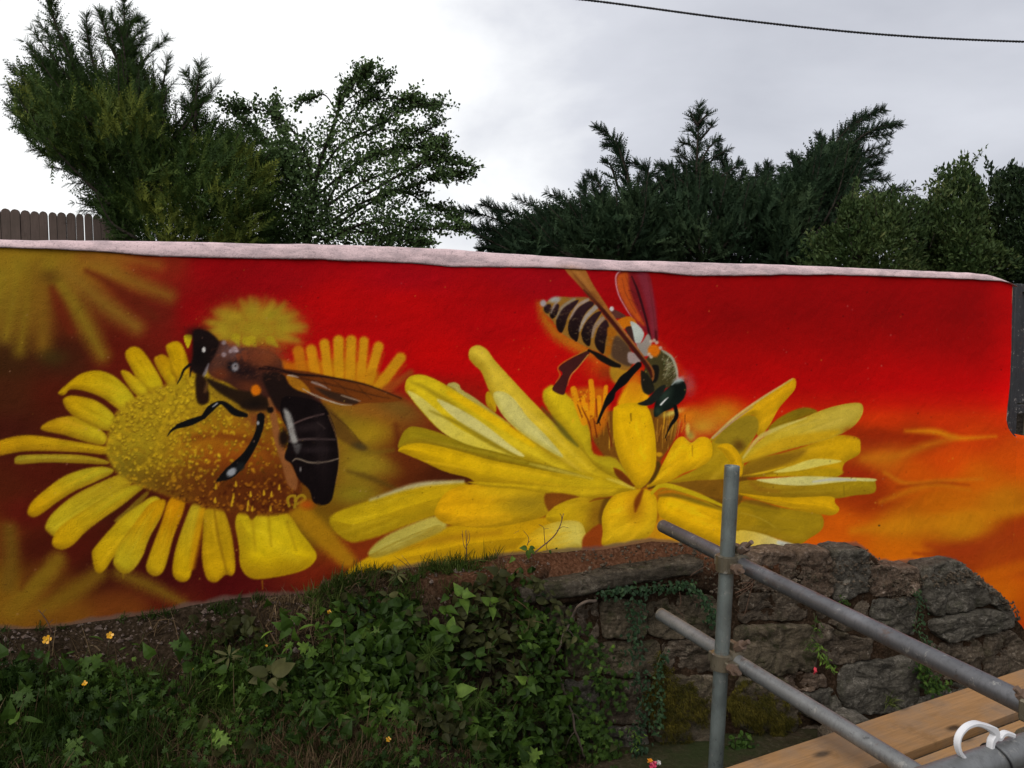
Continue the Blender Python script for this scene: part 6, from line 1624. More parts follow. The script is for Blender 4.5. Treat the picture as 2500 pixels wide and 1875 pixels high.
def build_gate():
    m = mat_metal('gate_paint', (0.022, 0.023, 0.027), .1, .6)
    p0 = at(2472, 900, 5.35)
    root = tag(empty('metal_gate', [p0[0], p0[1], -.5]), 'dark grey metal gate standing beyond the right end of the wall', 'gate')
    u = unit(TV * .6 + np.array([.8, 0, 0]) * .4); nrm = np.array([-u[1], u[0], 0])
    ax = np.array([u, nrm, [0, 0, 1]])
    zt = at(2495, 694, 5.35)[2]; zb = at(2495, 1000, 5.35)[2]
    def part(nm, mb, mt=m): return mb.build(nm, mt, root)
    mb = MB(); add_bbox(mb, [p0[0], p0[1], (zt - .55) / 2], (.028, .028, (zt + .55) / 2), ax); part('post', mb)
    mb = MB(); add_bbox(mb, p0 * [1, 1, 0] + u * .62 + [0, 0, zt - .03], (.585, .02, .028), ax); part('top_rail', mb)
    mb = MB(); add_bbox(mb, p0 * [1, 1, 0] + u * .62 + [0, 0, zb], (.585, .02, .03), ax); part('bottom_rail', mb)
    for k in range(9):
        mb = MB(); add_bbox(mb, p0 * [1, 1, 0] + u * (.10 + .13 * k) + nrm * .01 + [0, 0, (zt + zb) / 2 - .01], (.058, .008, (zt - zb) / 2 - .05), ax); part('panel', mb)
build_gate()

def build_cable():
    pts = [(1130, -30), (1440, 1), (1800, 48), (2150, 84), (2500, 102), (2860, 108)]
    P = smooth_path(np.array([at(x, y, 6.5) for x, y in pts]), 900)
    m = mat_plain('cable_black', (0.012, 0.012, 0.013), .6, .3, .2, 40)
    root = tag(empty('overhead_cable', P[450]), 'twisted black cable hanging across the sky at the top', 'cable')
    L_ = np.concatenate([[0], np.cumsum(np.linalg.norm(np.diff(P, axis=0), axis=1))])
    for k in (0, 1):
        a = L_ * 120 + k * math.pi
        W = P + np.stack([0 * a, np.cos(a), np.sin(a)], -1) * .004
        mb = MB(); add_tube(mb, W, .0062, 6); mb.build('strand', m, root, True)
    b = at(2499, 500, 13.0)
    root = tag(empty('utility_pole', [b[0] + .03, b[1], -.5]), 'thin dark pole rising above the dark shrub at the right edge', 'pole')
    mb = MB(); zt = at(2499, 262, 13.0)[2]
    add_tube(mb, np.array([[b[0] + .03, b[1], -.5], [b[0] + .03, b[1], zt * .5], [b[0] + .02, b[1], zt]]), [.045, .04, .035], 8)
    mb.build('pole_shaft', m, root, True)
    mb = MB(); add_tube(mb, np.array([[b[0] + .02, b[1], zt], [b[0] + .02, b[1], zt + .03]]), [.042, .03], 8); mb.build('cap', m, root)
build_cable()
# ---------------------------------------------------------------- growth on the bank
M_WEED = mat_foliage('weed_green', (0.011, 0.026, 0.004), (0.042, 0.082, 0.011), (0.13, 0.21, 0.032), 0.5, 0.22, 0.3)
M_OLIVE = mat_foliage('weed_olive', (0.022, 0.024, 0.008), (0.046, 0.050, 0.016), (0.095, 0.092, 0.034), 0.55, 0.18, 0.25)
M_GRASS = mat_foliage('grass_green', (0.014, 0.030, 0.005), (0.045, 0.072, 0.013), (0.16, 0.17, 0.05), 0.6, 0.2, 0.2)
M_STRAW = mat_foliage('straw', (0.07, 0.045, 0.024), (0.16, 0.11, 0.06), (0.34, 0.27, 0.17), 0.7, 0.15, 0.2)
M_STEM = mat_plain('stem', (0.06, 0.055, 0.028), .7, .2, .3, 60)
M_TWIG = mat_plain('twig', (0.10, 0.055, 0.035), .8, .2, .35, 60)
M_ROOT = mat_plain('root_wood', (0.080, 0.060, 0.046), .85, .2, .4, 35, .5)
M_IVY = mat_foliage('ivy_green', (0.010, 0.024, 0.010), (0.022, 0.048, 0.018), (0.05, 0.09, 0.03), 0.45, 0.12, 0.35)
M_PETAL = mat_plain('buttercup_petal', (0.58, 0.29, 0.012), .35, .4, .1, 30)

def leaf_shape(kind):
    """unit leaf along +x, blade in xy, z up"""
    if kind == 'oval':
        xs = [0, .12, .32, .58, .82, 1.0]; ws = [0.0, .20, .30, .25, .12, 0.0]; zs = [0, .03, .05, .03, -.03, -.12]
    elif kind == 'heart':
        xs = [0, .05, .25, .52, .80, 1.05]; ws = [0.0, .28, .37, .26, .11, 0.0]; zs = [0, .0, .05, .03, -.05, -.18]
    else:
        xs = [0, .2, .45, .7, .88, 1.0]; ws = [0, .07, .11, .09, .045, 0]; zs = [0, .04, .05, 0, -.08, -.18]
    V = []; F = []
    if kind == 'lobed':
        V = [(0, 0, 0)]
        tip = [(-.15, .42, .0), (.08, .30, .02), (.22, .62, -.05), (.42, .34, .03), (.70, .40, -.06), (.62, .14, .04), (1.0, .12, -.1), (1.0, -.12, -.1), (.62, -.14, .04), (.70, -.40, -.06), (.42, -.34, .03), (.22, -.62, -.05), (.08, -.30, .02), (-.15, -.42, 0)]
        V += tip; V.append((.38, 0, .05)); c = len(V) - 1
        F = [(0, i, i + 1) for i in ()]
        for i in range(1, len(tip)): F.append((c, i + 1, i))
        F += [(c, 1, 0), (c, 0, len(tip))]
        return np.array(V, float), np.array(F)
    for x, w_, z in zip(xs, ws, zs):
        V += [(x, -w_, z + w_ * .22), (x, 0, z), (x, w_, z + w_ * .22)]
    for i in range(len(xs) - 1):
        a = 3 * i
        for k in (0, 1):
            p, q, r, s_ = a + k, a + k + 1, a + 3 + k + 1, a + 3 + k
            F += [(p, s_, r), (p, r, q)]
    V = np.array(V, float)
    if kind == 'heart': V[3:6:2, 0] -= .07
    return V, np.array(F)
LEAF = {k: leaf_shape(k) for k in ('oval', 'heart', 'lance', 'lobed')}

def place(kind, P, D, N_, S_):
    V, F = LEAF[kind]
    D = unit(D); Y = unit(np.cross(N_, D)); Z = np.cross(D, Y)
    W = P[:, None] + (V[None, :, 0:1] * D[:, None] + V[None, :, 1:2] * Y[:, None] + V[None, :, 2:3] * Z[:, None]) * S_[:, None, None]
    n, m = len(P), len(V)
    return W.reshape(-1, 3), (np.arange(n)[:, None, None] * m + F[None]).reshape(-1, 3), np.repeat(np.arange(n), m)

def blades(P, D, Ln, wd, droop, rg, seg=3):
    D = unit(D); S = unit(np.cross(D, rg.normal(0, 1, D.shape) + 1e-3))
    V = []
    for k in range(seg + 1):
        f = k / seg
        c = P + D * (Ln * f)[:, None] + np.array([0, 0, -1.0]) * (droop * Ln * f * f)[:, None]
        w_ = wd * (1 - f) ** .6
        V += [c - S * w_[:, None], c + S * w_[:, None]] if k < seg else [c]
    V = np.stack(V, 1); n, m = len(P), V.shape[1]
    F = []
    for k in range(seg - 1):
        a = 2 * k; F += [(a, a + 1, a + 3), (a, a + 3, a + 2)]
    F.append((2 * seg - 2, 2 * seg - 1, 2 * seg))
    return V.reshape(-1, 3), (np.arange(n)[:, None, None] * m + np.array(F)[None]).reshape(-1, 3), np.repeat(np.arange(n), m)

def s_of(px, n=0.25): return float(sz(px, 1650, n)[0])
OUT = NV * 0.75 + np.array([0, 0, .65])

def bank_at(px, py):
    """where a line of sight meets the bank: (s, q)"""
    n = .25
    for _ in range(6):
        s, z = sz(px, py, n); s = float(s); z = float(z)
        qs = np.linspace(0, 1.5, 400); bn, bz = bank(np.full(400, s), qs)
        r = hit_n(px, py, bn); k = int(np.argmin(np.abs(r[:, 2] - bz)))
        n = float(bn[k])
    return s, float(qs[k])

def undergrowth():
    rg = np.random.default_rng(33)
    def scatter(n, s0, s1, q0, q1, dens):
        S, Q = [], []
        got = 0
        while got < n:
            s = rg.uniform(s0, s1, 3 * n); q = rg.uniform(q0, q1, 3 * n)
            k = rg.random(3 * n) < dens(s, q)
            S.append(s[k]); Q.append(q[k]); got += k.sum()
        return np.concatenate(S)[:n], np.concatenate(Q)[:n]
    cl = lambda s, q, k, f: fbm(np.stack([s * f, q * f * .6, s * 0], -1), 3, k)
    lim = lambda s, q=1.0: sstep(.16, -.02, s - .42 * np.clip(np.asarray(q) - .35, 0, .75))   # fades out over the stone face
    tint = lambda P, n: np.clip(.26 + .50 * fbm(P * 5, 3, 91) + rg.normal(0, .14, n), 0, 1)
    def mass(name, mat, items, label=None):
        V, F, T = [], [], []; b = 0
        for v, f, tt in items:
            V.append(v); F.append(f + b); T.append(tt); b += len(v)
        o = obj(name, np.concatenate(V), np.concatenate(F), mat, None, False, {'tint': np.concatenate(T)})
        tag(o, label, None, None, 'stuff')
    it = []
    # broad leaves, thick in the middle
    s, q = scatter(1500, -1.5, .55, .22, 1.15, lambda s, q: (1 - .6 * sstep(-.45, -.1, s) * sstep(.45, .6, q)) * lim(s, q) * sstep(-1.15, -.55, s) * sstep(.20, .46, q + .14 * sstep(-.7, -.1, s)) * (1 - .8 * sstep(.92, 1.02, q)) * sstep(-.25, .22, cl(s, q, 3, 5)))
    off = rg.uniform(.0, .11, len(s)) * sstep(.2, .5, q) + .01
    P, Nn = bank_pt(s, q, off); n = len(P)
    D = unit(rg.normal(0, .8, (n, 3)) + Nn * .35 + np.array([0, 0, -.25]))
    v, f, i = place('oval', P, D, unit(OUT + rg.normal(0, .45, (n, 3))), rg.uniform(.018, .060, n)); it.append((v, f, tint(P, n)[i]))
    # small lobed leaves on the left and at the foot
    s, q = scatter(5400, -3.3, .5, .35, 1.4, lambda s, q: lim(s, q) * sstep(.42, .66, q + .08 * cl(s, q, 9, 4)) * (1 - .7 * sstep(.95, 1.05, q)) * (.35 + .65 * sstep(.1, -.6, s)) * sstep(-.35, .2, cl(s, q, 6, 6)))
    off = rg.uniform(.0, .08, len(s))
    P, Nn = bank_pt(s, q, off); n = len(P)
    D = unit(rg.normal(0, .8, (n, 3)) + Nn * .3)
    v, f, i = place('lobed', P, D, unit(OUT + rg.normal(0, .4, (n, 3))), rg.uniform(.014, .034, n)); it.append((v, f, tint(P, n)[i]))
    for kd, nn, s0, s1 in (('heart', 420, .03, .07), ('lance', 620, .025, .075)):
        s, q = scatter(nn, -2.4, .5, .3, 1.15, lambda s, q: lim(s, q) * sstep(.3, .5, q) * (.12 + .88 * sstep(-1.3, -.8, s)) * sstep(-.3, .3, cl(s, q, 41 + nn, 6)))
        P, Nn = bank_pt(s, q, rg.uniform(.02, .14, len(s))); n = len(P)
        v, f, i = place(kd, P, unit(rg.normal(0, .8, (n, 3)) + Nn * .5 + np.array([0, 0, .1])), unit(OUT + rg.normal(0, .5, (n, 3))), rg.uniform(s0, s1, n)); it.append((v, f, np.clip(tint(P, n) + .12, 0, 1)[i]))
    mass('undergrowth', M_WEED, it)
    it = []
    s, q = scatter(150, -2.4, .45, .3, 1.1, lambda s, q: lim(s, q))           # thin stalks standing through the leaves
    P, Nn = bank_pt(s, q, 0 * s); n = len(P)
    v, f, i = blades(P, Nn * .7 + np.array([0, 0, .7]) + rg.normal(0, .35, (n, 3)), rg.uniform(.12, .26, n), rg.uniform(.0012, .0022, n), rg.uniform(0, .4, n), rg)
    mass('dead_stalks', M_STRAW, [(v, f, tint(P, n)[i])])
    it = []
    s, q = scatter(800, -1.5, .5, .25, 1.2, lambda s, q: lim(s, q) * sstep(-.05, .3, cl(s, q, 14, 4)))
    P, Nn = bank_pt(s, q, rg.uniform(.02, .10, len(s))); n = len(P)
    v, f, i = place('oval', P, unit(rg.normal(0, .8, (n, 3)) + Nn * .3), unit(OUT + rg.normal(0, .4, (n, 3))), rg.uniform(.03, .07, n)); it.append((v, f, tint(P, n)[i]))
    mass('undergrowth', M_OLIVE, it)
    # grass: tufts
    it = []
    def tufts(nt, per, s0, s1, q0, q1, dens, L0, L1, lean, spread=.025):
        s, q = scatter(nt, s0, s1, q0, q1, dens)
        s = np.repeat(s, per) + rg.normal(0, spread, nt * per); q = np.repeat(q, per) + rg.normal(0, .02, nt * per)
        a = np.repeat(rg.normal(0, .5, (nt, 3)), per, 0)
        P, Nn = bank_pt(s, np.clip(q, .02, 1.45), 0 * s); n = len(P)
        D = Nn * .55 + np.array([0, 0, .75]) + a * .6 + rg.normal(0, .38, (n, 3))
        v, f, i = blades(P, D, rg.uniform(L0, L1, n), rg.uniform(.0011, .0026, n), rg.uniform(.1, .75, n) * lean, rg)
        return v, f, tint(P, n)[i]
    it.append(tufts(1150, 20, -3.3, .3, .34, 1.45, lambda s, q: lim(s, q) * sstep(.40, .66, q) * (1 - .75 * sstep(.90, 1.0, q) * sstep(-1.7, -1.3, s)) * (.3 + .7 * sstep(-.5, -.9, s)) * sstep(-.45, .15, cl(s, q, 21, 4)), .06, .19, 1))
    it.append(tufts(95, 18, -.95, -.10, .02, .34, lambda s, q: sstep(-.2, .2, cl(s, q, 5, 9)) + .15, .05, .13, .7, .015)); it[-1] = (it[-1][0], it[-1][1], np.clip(it[-1][2] + .3, 0, 1))
    it.append(tufts(150, 12, -3.2, .4, .85, 1.45, lambda s, q: lim(s, q) + .1, .06, .15, 1))
    it.append(tufts(80, 14, -2.6, -.8, .03, .40, lambda s, q: sstep(0, .3, cl(s, q, 8, 7)) + .05, .03, .08, .8, .012))
    mass('grass', M_GRASS, it)
    it = [tufts(260, 26, -1.5, -.35, .84, 1.25, lambda s, q: sstep(-1.45, -1.15, s) * sstep(-.45, -.7, s) * sstep(.84, .95, q) + .05, .05, .15, 1.3, .04),
          tufts(110, 16, -2.3, -1.2, .90, 1.3, lambda s, q: sstep(-.1, .2, cl(s, q, 33, 4)), .05, .12, 1.3, .04),
          tufts(110, 9, -2.4, .3, .1, 1.3, lambda s, q: lim(s, q), .05, .17, .9, .02), tufts(80, 14, -1.15, -.55, .04, .5, lambda s, q: 1 + 0 * s, .04, .12, 1.5, .02),
          tufts(40, 7, -.5, .3, 1.0, 1.45, lambda s, q: lim(s, q), .05, .15, 1.2, .04)]
    mass('dry_grass', M_STRAW, it)
    # crumbs of soil, chips of render and bits of root on the bare upper bank
    V, F, b = [], [], 0
    O8 = np.array([[1, 0, 0], [-1, 0, 0], [0, 1, 0], [0, -1, 0], [0, 0, 1], [0, 0, -1]], float)
    F8 = np.array([[0, 2, 4], [2, 1, 4], [1, 3, 4], [3, 0, 4], [2, 0, 5], [1, 2, 5], [3, 1, 5], [0, 3, 5]])
    n = 1500
    s = rg.uniform(-2.5, .45, n); q = rg.beta(1.3, 2.6, n) * .9
    P, Nn = bank_pt(s, q, 0 * s)
    r = rg.uniform(.002, .009, n) * (1 + 1.2 * (rg.random(n) < .06))
    V = (P[:, None] + O8[None] * rg.uniform(.5, 1.3, (n, 6, 1)) * r[:, None, None]).reshape(-1, 3)
    F = (np.arange(n)[:, None, None] * 6 + F8[None]).reshape(-1, 3)
    o = obj('rubble', V, F, mat_stone('chips', (0.05, 0.036, 0.03), (0.11, 0.082, 0.068), (0.24, 0.20, 0.175), 0), None, False)
    tag(o, kind='stuff')
undergrowth()

# ---------------------------------------------------------------- plants one can point to
LEAF_ME = {}
def leaf_obj(kind, mat, root, P, D, N_, size, tint):
    key = (kind, mat.name, round(tint, 1))
    if key not in LEAF_ME:
        V, F = LEAF[kind]
        LEAF_ME[key] = mesh_data('leaf', V, F, mat, True, {'tint': np.full(len(V), round(tint, 1))})
    D = unit(np.asarray(D, float)); Y = unit(np.cross(N_, D)); Z = np.cross(D, Y)
    o = bpy.data.objects.new('leaf', LEAF_ME[key]); COL.objects.link(o)
    o.parent = root
    m = Matrix(((D[0], Y[0], Z[0], P[0] - root.location.x), (D[1], Y[1], Z[1], P[1] - root.location.y), (D[2], Y[2], Z[2], P[2] - root.location.z), (0, 0, 0, 1)))
    o.matrix_basis = m @ Matrix.Diagonal((size, size, size, 1))
    return o

def weed(px, py, kind, n, size, label, mat=None, tint=.6, grow=.14, name='weed', off=.125, cat='plant', group=None, spread=.5):
    rg = np.random.default_rng(int(px * 7 + py))
    s, q = bank_at(px, py)
    base, Nn = bank_pt(np.array([s]), np.array([min(q + .06, 1.4)]), np.array([0.0]))
    base, Nn = base[0], Nn[0]
    tip = hit_n(px, py, float(bank(np.array([s]), np.array([q]))[0][0]) + off)
    tip = np.asarray(tip, float)
    root = tag(empty(name, base), label, cat, group)
    W = smooth_path(np.array([base, base * .5 + tip * .5 + Nn * .02, tip]), 8)
    mb = MB(); add_tube(mb, W, np.linspace(.0035, .0015, 8), 5)
    mb.build('stem', M_STEM, root, True)
    mat = mat or M_WEED
    for k in range(n):
        f = 1 - (k / max(1, n)) * .75
        i = min(int(f * 7), 6); p = W[i] + (W[i + 1] - W[i]) * (f * 7 - i)
        a = k * 2.4 + rg.uniform(-.4, .4)
        side = TV * math.cos(a) + np.cross(TV, unit(OUT)) * math.sin(a) * -1
        d = side * 1.0 + unit(OUT) * rg.uniform(.05, .5) * (1 if k < 3 else .5) + np.array([0, 0, -.22]) + rg.normal(0, .15, 3)
        leaf_obj(kind, mat, root, p + unit(d) * size * .12, d, unit(OUT + side * -.15 + rg.normal(0, .2, 3)), size * rg.uniform(.72, 1.12) * (1 if k < n * .7 else .8), float(np.clip(tint + rg.normal(0, .13), 0, 1)))
    return root

def build_weeds():
    W_ = [(1125, 1452, 'heart', 7, .062, 'bright weed with pointed heart-shaped leaves hanging below the red soil ledge', M_WEED, .75), (1196, 1470, 'heart', 6, .055, 'small bright weed on the lip of the concrete strip, right of the heart-leaved one', M_WEED, .72),
          (908, 1536, 'heart', 8, .062, 'pale green heart-leaved weed left of the upper horsetail tuft', M_WEED, .78), (1092, 1540, 'oval', 9, .062, 'round-leaved weed directly above the upper horsetail tuft', M_WEED, .45),
          (1112, 1690, 'heart', 9, .068, 'tall nettle-like weed with large drooping leaves at the lower horsetail tuft', M_WEED, .72), (1284, 1556, 'oval', 8, .048, 'narrow upright weed climbing against the dark stones near the brown root', M_WEED, .58),
          (1286, 1660, 'heart', 8, .052, 'light green weed left of the lower brown root, leaves pointing down', M_WEED, .66), (1424, 1592, 'lance', 12, .046, 'star-shaped rosette of narrow light green leaves beside the brown root', M_WEED, .8),
          (1452, 1648, 'lance', 11, .040, 'lower star-shaped rosette of narrow light leaves near the moss', M_WEED, .8), (1462, 1585, 'lance', 9, .036, 'smallest star-shaped rosette of narrow leaves, rightmost of the three', M_WEED, .75),
          (660, 1650, 'oval', 11, .082, 'broad olive-brown leafed plant on the left half of the bank', M_OLIVE, .7), (790, 1700, 'oval', 8, .066, 'dull green oval-leaved plant right of the olive-brown one', M_WEED, .35),
          (968, 1404, 'lance', 9, .046, 'small rosette weed in the grass right under the yellow petals', M_OLIVE, .8), (946, 1452, 'oval', 6, .042, 'small oval-leaved sprig below the rosette under the yellow petals', M_OLIVE, .7),
          (1010, 1500, 'oval', 9, .062, 'brownish bramble leaves in the middle of the bank under the grass tufts', M_OLIVE, .45), (1215, 1400, 'heart', 5, .064, 'dark reddish-brown bramble leaves lying on the soil ledge', M_OLIVE, .1),
          (750, 1588, 'lobed', 4, .046, 'pale lobed buttercup leaf left of the heart-leaved weed', M_WEED, .75), (222, 1622, 'lobed', 5, .046, 'lobed light green leaves at the left below the two buttercups', M_WEED, .62),
          (535, 1806, 'lobed', 5, .044, 'bright lobed leaf at the edge of the straw patch', M_WEED, .85), (975, 1738, 'lobed', 7, .048, 'lobed leafy clump low on the bank under the upper horsetail', M_WEED, .6),
          (1290, 1846, 'lobed', 7, .052, 'yellow-green lobed plant at the bottom edge of the picture', M_WEED, .98), (1010, 1625, 'oval', 8, .06, 'dark oval leaves right behind the upper horsetail tuft', M_OLIVE, .3),
          (1370, 1740, 'oval', 11, .044, 'rounded green leaves low on the bank left of the mossy stones', M_WEED, .5), (1345, 1790, 'oval', 9, .046, 'rounded leaves above the yellow-green plant at the bottom', M_WEED, .55),
          (1240, 1745, 'lobed', 9, .036, 'small-leaved mid green clump left of the rounded leaves', M_WEED, .6), (440, 1575, 'lobed', 4, .05, 'single dark lobed leaf clump against the bare brown soil', M_WEED, .35),
          (860, 1610, 'oval', 8, .062, 'dark green oval leaves between the heart-leaved weed and the olive plant', M_WEED, .28), (1160, 1600, 'oval', 9, .058, 'dark oval-leaved weed between the two horsetail tufts and the stones', M_WEED, .3),
          (560, 1600, 'lance', 9, .055, 'yellowish narrow-leaved tuft plant beside the small buttercup bud', M_OLIVE, .95), (60, 1700, 'lobed', 7, .042, 'mid green lobed clump at the left edge', M_WEED, .5), (180, 1830, 'lobed', 7, .044, 'lobed green leaves in the lower left corner', M_WEED, .62)]
    for px, py, k, n, sz_, lab, m, tn in W_:
        weed(px, py, k, n, sz_, lab, m, tn)
    # horsetails: thin jointed needles all round
    for px, py, r, n, lab in ((1031, 1636, .085, 120, 'upper feathery horsetail tuft of thin radiating needles'), (1142, 1716, .07, 90, 'lower horsetail tuft of thin radiating needles among nettle-like leaves')):
        rg = np.random.default_rng(px)
        s, q = bank_at(px, py)
        b, Nn = bank_pt(np.array([s]), np.array([q]), np.array([.09])); b, Nn = b[0], Nn[0]
        root = tag(empty('horsetail', b), lab, 'plant')
        stem = smooth_path(np.array([b - np.array([0, 0, .05]), b + Nn * .05, b + Nn * .13]), 6)
        mb = MB(); add_tube(mb, stem, np.linspace(.003, .0015, 6), 5); mb.build('stem', M_STEM, root, True)
        P = stem[rg.integers(2, 6, n)]
        D = rg.normal(0, 1, (n, 3)); D = D - Nn * (D @ Nn)[:, None] * .7; D = unit(D) + Nn * .2
        v, f, i = blades(P, D, rg.uniform(.6, 1.15, n) * r, np.full(n, .0012), rg.uniform(0, .35, n), rg)
        under(obj('needles', v, f, M_GRASS, None, False, {'tint': np.full(len(v), .5)}), root)
    # buttercups
    for px, py, r, lab in ((115, 1562, .015, 'widest open orange-yellow buttercup at the left on the bare soil'), (268, 1552, .0125, 'yellow buttercup right of the widest one, against brown soil'), (804, 1495, .009, 'small yellow buttercup in the grass under the painted petals'),
                           (206, 1669, .009, 'half hidden orange-yellow buttercup deep in the left leaves'), (190, 1656, .006, 'smaller buttercup bud touching the half hidden one'), (467, 1633, .007, 'tiny buttercup in the middle of the left grass'), (948, 1806, .009, 'lone buttercup low on the bank near the bottom edge'), (650, 1577, .005, 'buttercup bud above the olive-brown plant')):
        rg = np.random.default_rng(px)
        s, q = bank_at(px, py)
        c = np.asarray(hit_n(px, py, float(bank(np.array([s]), np.array([q]))[0][0]) + .07))
        b, Nn = bank_pt(np.array([s]), np.array([min(q + .12, 1.4)]), np.array([0.0])); b = b[0]
        root = tag(empty('buttercup', b), lab, 'flower', 'buttercups on the bank')
        mb = MB(); add_tube(mb, smooth_path(np.array([b, b * .4 + c * .6 + NV * .015, c]), 6), .0014, 4); mb.build('stem', M_STEM, root)
        ax = unit(NV * .8 + np.array([0, 0, .8]) + rg.normal(0, .2, 3)); _, u, v = frame(ax)
        for k in range(5):
            a = k * 2 * math.pi / 5 + rg.uniform(-.1, .1); d = u * math.cos(a) + v * math.sin(a); e_ = np.cross(ax, d)
            pts = np.array([c, c + d * r * .5 - e_ * r * .42 + ax * r * .22, c + d * r * 1.0 - e_ * r * .36 + ax * r * .45, c + d * r * 1.1 + ax * r * .5, c + d * r * 1.0 + e_ * r * .36 + ax * r * .45, c + d * r * .5 + e_ * r * .42 + ax * r * .22])
            under(obj('petal', pts, np.array([[0, 1, 2], [0, 2, 3], [0, 3, 4], [0, 4, 5]]), M_PETAL), root)
        mb = MB(); add_tube(mb, np.array([c, c + ax * r * .25, c + ax * r * .4]), [r * .25, r * .28, r * .1], 6); mb.build('flower_centre', mat_butter_c, root)
    # woody roots over the stones
    for P, r0, r1, lab, nm in (([(1840, 425), (1740, 450), (1690, 530), (1650, 620), (1610, 720), (1555, 800)], .008, .0045, 'arched bare brown root running over the stones under the concrete strip', 'root'),
                               ([(1585, 880), (1625, 950), (1648, 1050), (1690, 1140), (1710, 1250), (1770, 1420)], .008, .005, 'lower brown root winding down among leaves to the bottom edge', 'root'),
                               ([(-20, 0), (30, 60)], .001, .001, None, None)):
        if lab is None: continue
        px = [(740 + x * .3888, 1300 + y * .3888) for x, y in P]
        W = smooth_path(np.array([hit_n(x, y, .215 + .02 * math.sin(k * 2)) for k, (x, y) in enumerate(px)]), 40)
        W = W + .006 * np.stack([fbm(W * 20, 2, 1), fbm(W * 20, 2, 2), fbm(W * 20, 2, 3)], -1)
        root = tag(empty(nm, W[-1]), lab, 'root')
        mb = MB(); add_tube(mb, W, np.linspace(r0, r1, 40), 7); mb.build('root_stem', M_ROOT, root, True)
        mb = MB()
        for k in (12, 22, 31): add_tube(mb, smooth_path(np.array([W[k], W[k] + TV * .03 * (-1) ** k - [0, 0, .03], W[k] + TV * .05 * (-1) ** k - [0, 0, .08]]), 6), np.linspace(.003, .001, 6), 4)
        mb.build('side_root', M_ROOT, root, True)
mat_butter_c = mat_plain('buttercup_centre', (0.45, 0.30, 0.02), .6, .3, .2, 80)
build_weeds()

def build_twigs():
    F7 = lambda P: [(940 + x * .36157, 800 + y * .36157) for x, y in P]
    def twig(name, label, stems, leaves_=(), n0=.05, cat='twig'):
        b = np.asarray(hit_n(*stems[0][0][0], n0))
        root = tag(empty(name, b), label, cat)
        for k, (pts, r) in enumerate(stems):
            W = smooth_path(np.array([hit_n(x, y, n0 + .006 * j) for j, (x, y) in enumerate(pts)]), 14)
            mb = MB(); add_tube(mb, W, np.linspace(r, r * .5, 14), 5); mb.build('stem' if k == 0 else 'side_shoot', M_TWIG, root, True)
        for (x, y), d, size, kind, tn in leaves_:
            p = np.asarray(hit_n(x, y, n0 + .02)); dd = TV * d[0] + np.array([0, 0, -d[1]]) + NV * .25
            leaf_obj(kind, M_WEED, root, p, dd, unit(NV + np.array([0, 0, .5])), size, tn)
    twig('bare_twig', 'thin bare dead twig standing against the yellow petals', [(F7([(548, 1575), (550, 1480), (545, 1370)]), .0028), (F7([(550, 1500), (530, 1460), (522, 1370)]), .0018), (F7([(552, 1470), (570, 1430), (565, 1370)]), .0018), (F7([(546, 1450), (556, 1420), (552, 1365)]), .0014), (F7([(526, 1420), (518, 1390)]), .0012)])
    twig('bramble_shoot', 'slanting reddish shoot with a few leaves in front of the lower yellow petals', [(F7([(930, 1590), (1020, 1510), (1130, 1420), (1180, 1345), (1205, 1255)]), .0042), (F7([(1080, 1460), (1075, 1400), (1070, 1350), (1040, 1330)]), .002), (F7([(1160, 1370), (1200, 1345), (1240, 1352)]), .002), (F7([(1195, 1300), (1190, 1270), (1180, 1255)]), .002),
          (F7([(1000, 1530), (1080, 1510), (1165, 1490)]), .0024), (F7([(960, 1470), (970, 1420), (935, 1370)]), .002), (F7([(970, 1450), (990, 1430)]), .0014), (F7([(1095, 1500), (1090, 1470), (1105, 1440)]), .0016), (F7([(905, 1370), (870, 1390)]), .001), (F7([(1072, 1360), (1108, 1356)]), .0014)],
         [(F7([(960, 1490)])[0], (-.9, -.2), .045, 'oval', .75), (F7([(970, 1490)])[0], (.5, .5), .040, 'oval', .65), (F7([(960, 1500)])[0], (.1, 1), .046, 'oval', .7), (F7([(975, 1480)])[0], (.9, .25), .03, 'oval', .6), (F7([(870, 1550)])[0], (-.6, .5), .034, 'heart', .9), (F7([(1110, 1500)])[0], (.2, .8), .022, 'oval', .4), (F7([(1150, 1495)])[0], (.4, -.3), .014, 'oval', .1)])
    twig('bare_twig', 'short dark bent twig at the lower left corner of the mural', [([(128, 1546), (112, 1512), (94, 1489)], .003), ([(112, 1512), (104, 1500), (112, 1488)], .0015), ([(118, 1524), (130, 1512)], .0015)])
    # wiry dead tendrils on the stones
    K = lambda P: [(1540 + x * .46715, 1100 + y * .46715) for x, y in P]
    twig('dead_tendril', 'loose tangle of pale wiry tendrils right of the upright tube below its upper clamp', [(K([(545, 745), (600, 720), (640, 690), (655, 650), (630, 680), (560, 740)]), .002), (K([(640, 690), (620, 760), (590, 860), (545, 830)]), .0018), (K([(560, 700), (600, 690), (640, 700), (600, 735), (550, 770)]), .0016)], n0=.20)
    twig('dead_tendril', 'pale hanging tendrils on the stones left of the upright tube', [(K([(255, 740), (262, 790), (250, 820)]), .002), (K([(240, 830), (270, 860), (285, 900)]), .0018), (K([(330, 790), (360, 795)]), .0015), (K([(400, 600), (330, 640), (310, 660)]), .0015)], n0=.20)
build_twigs()

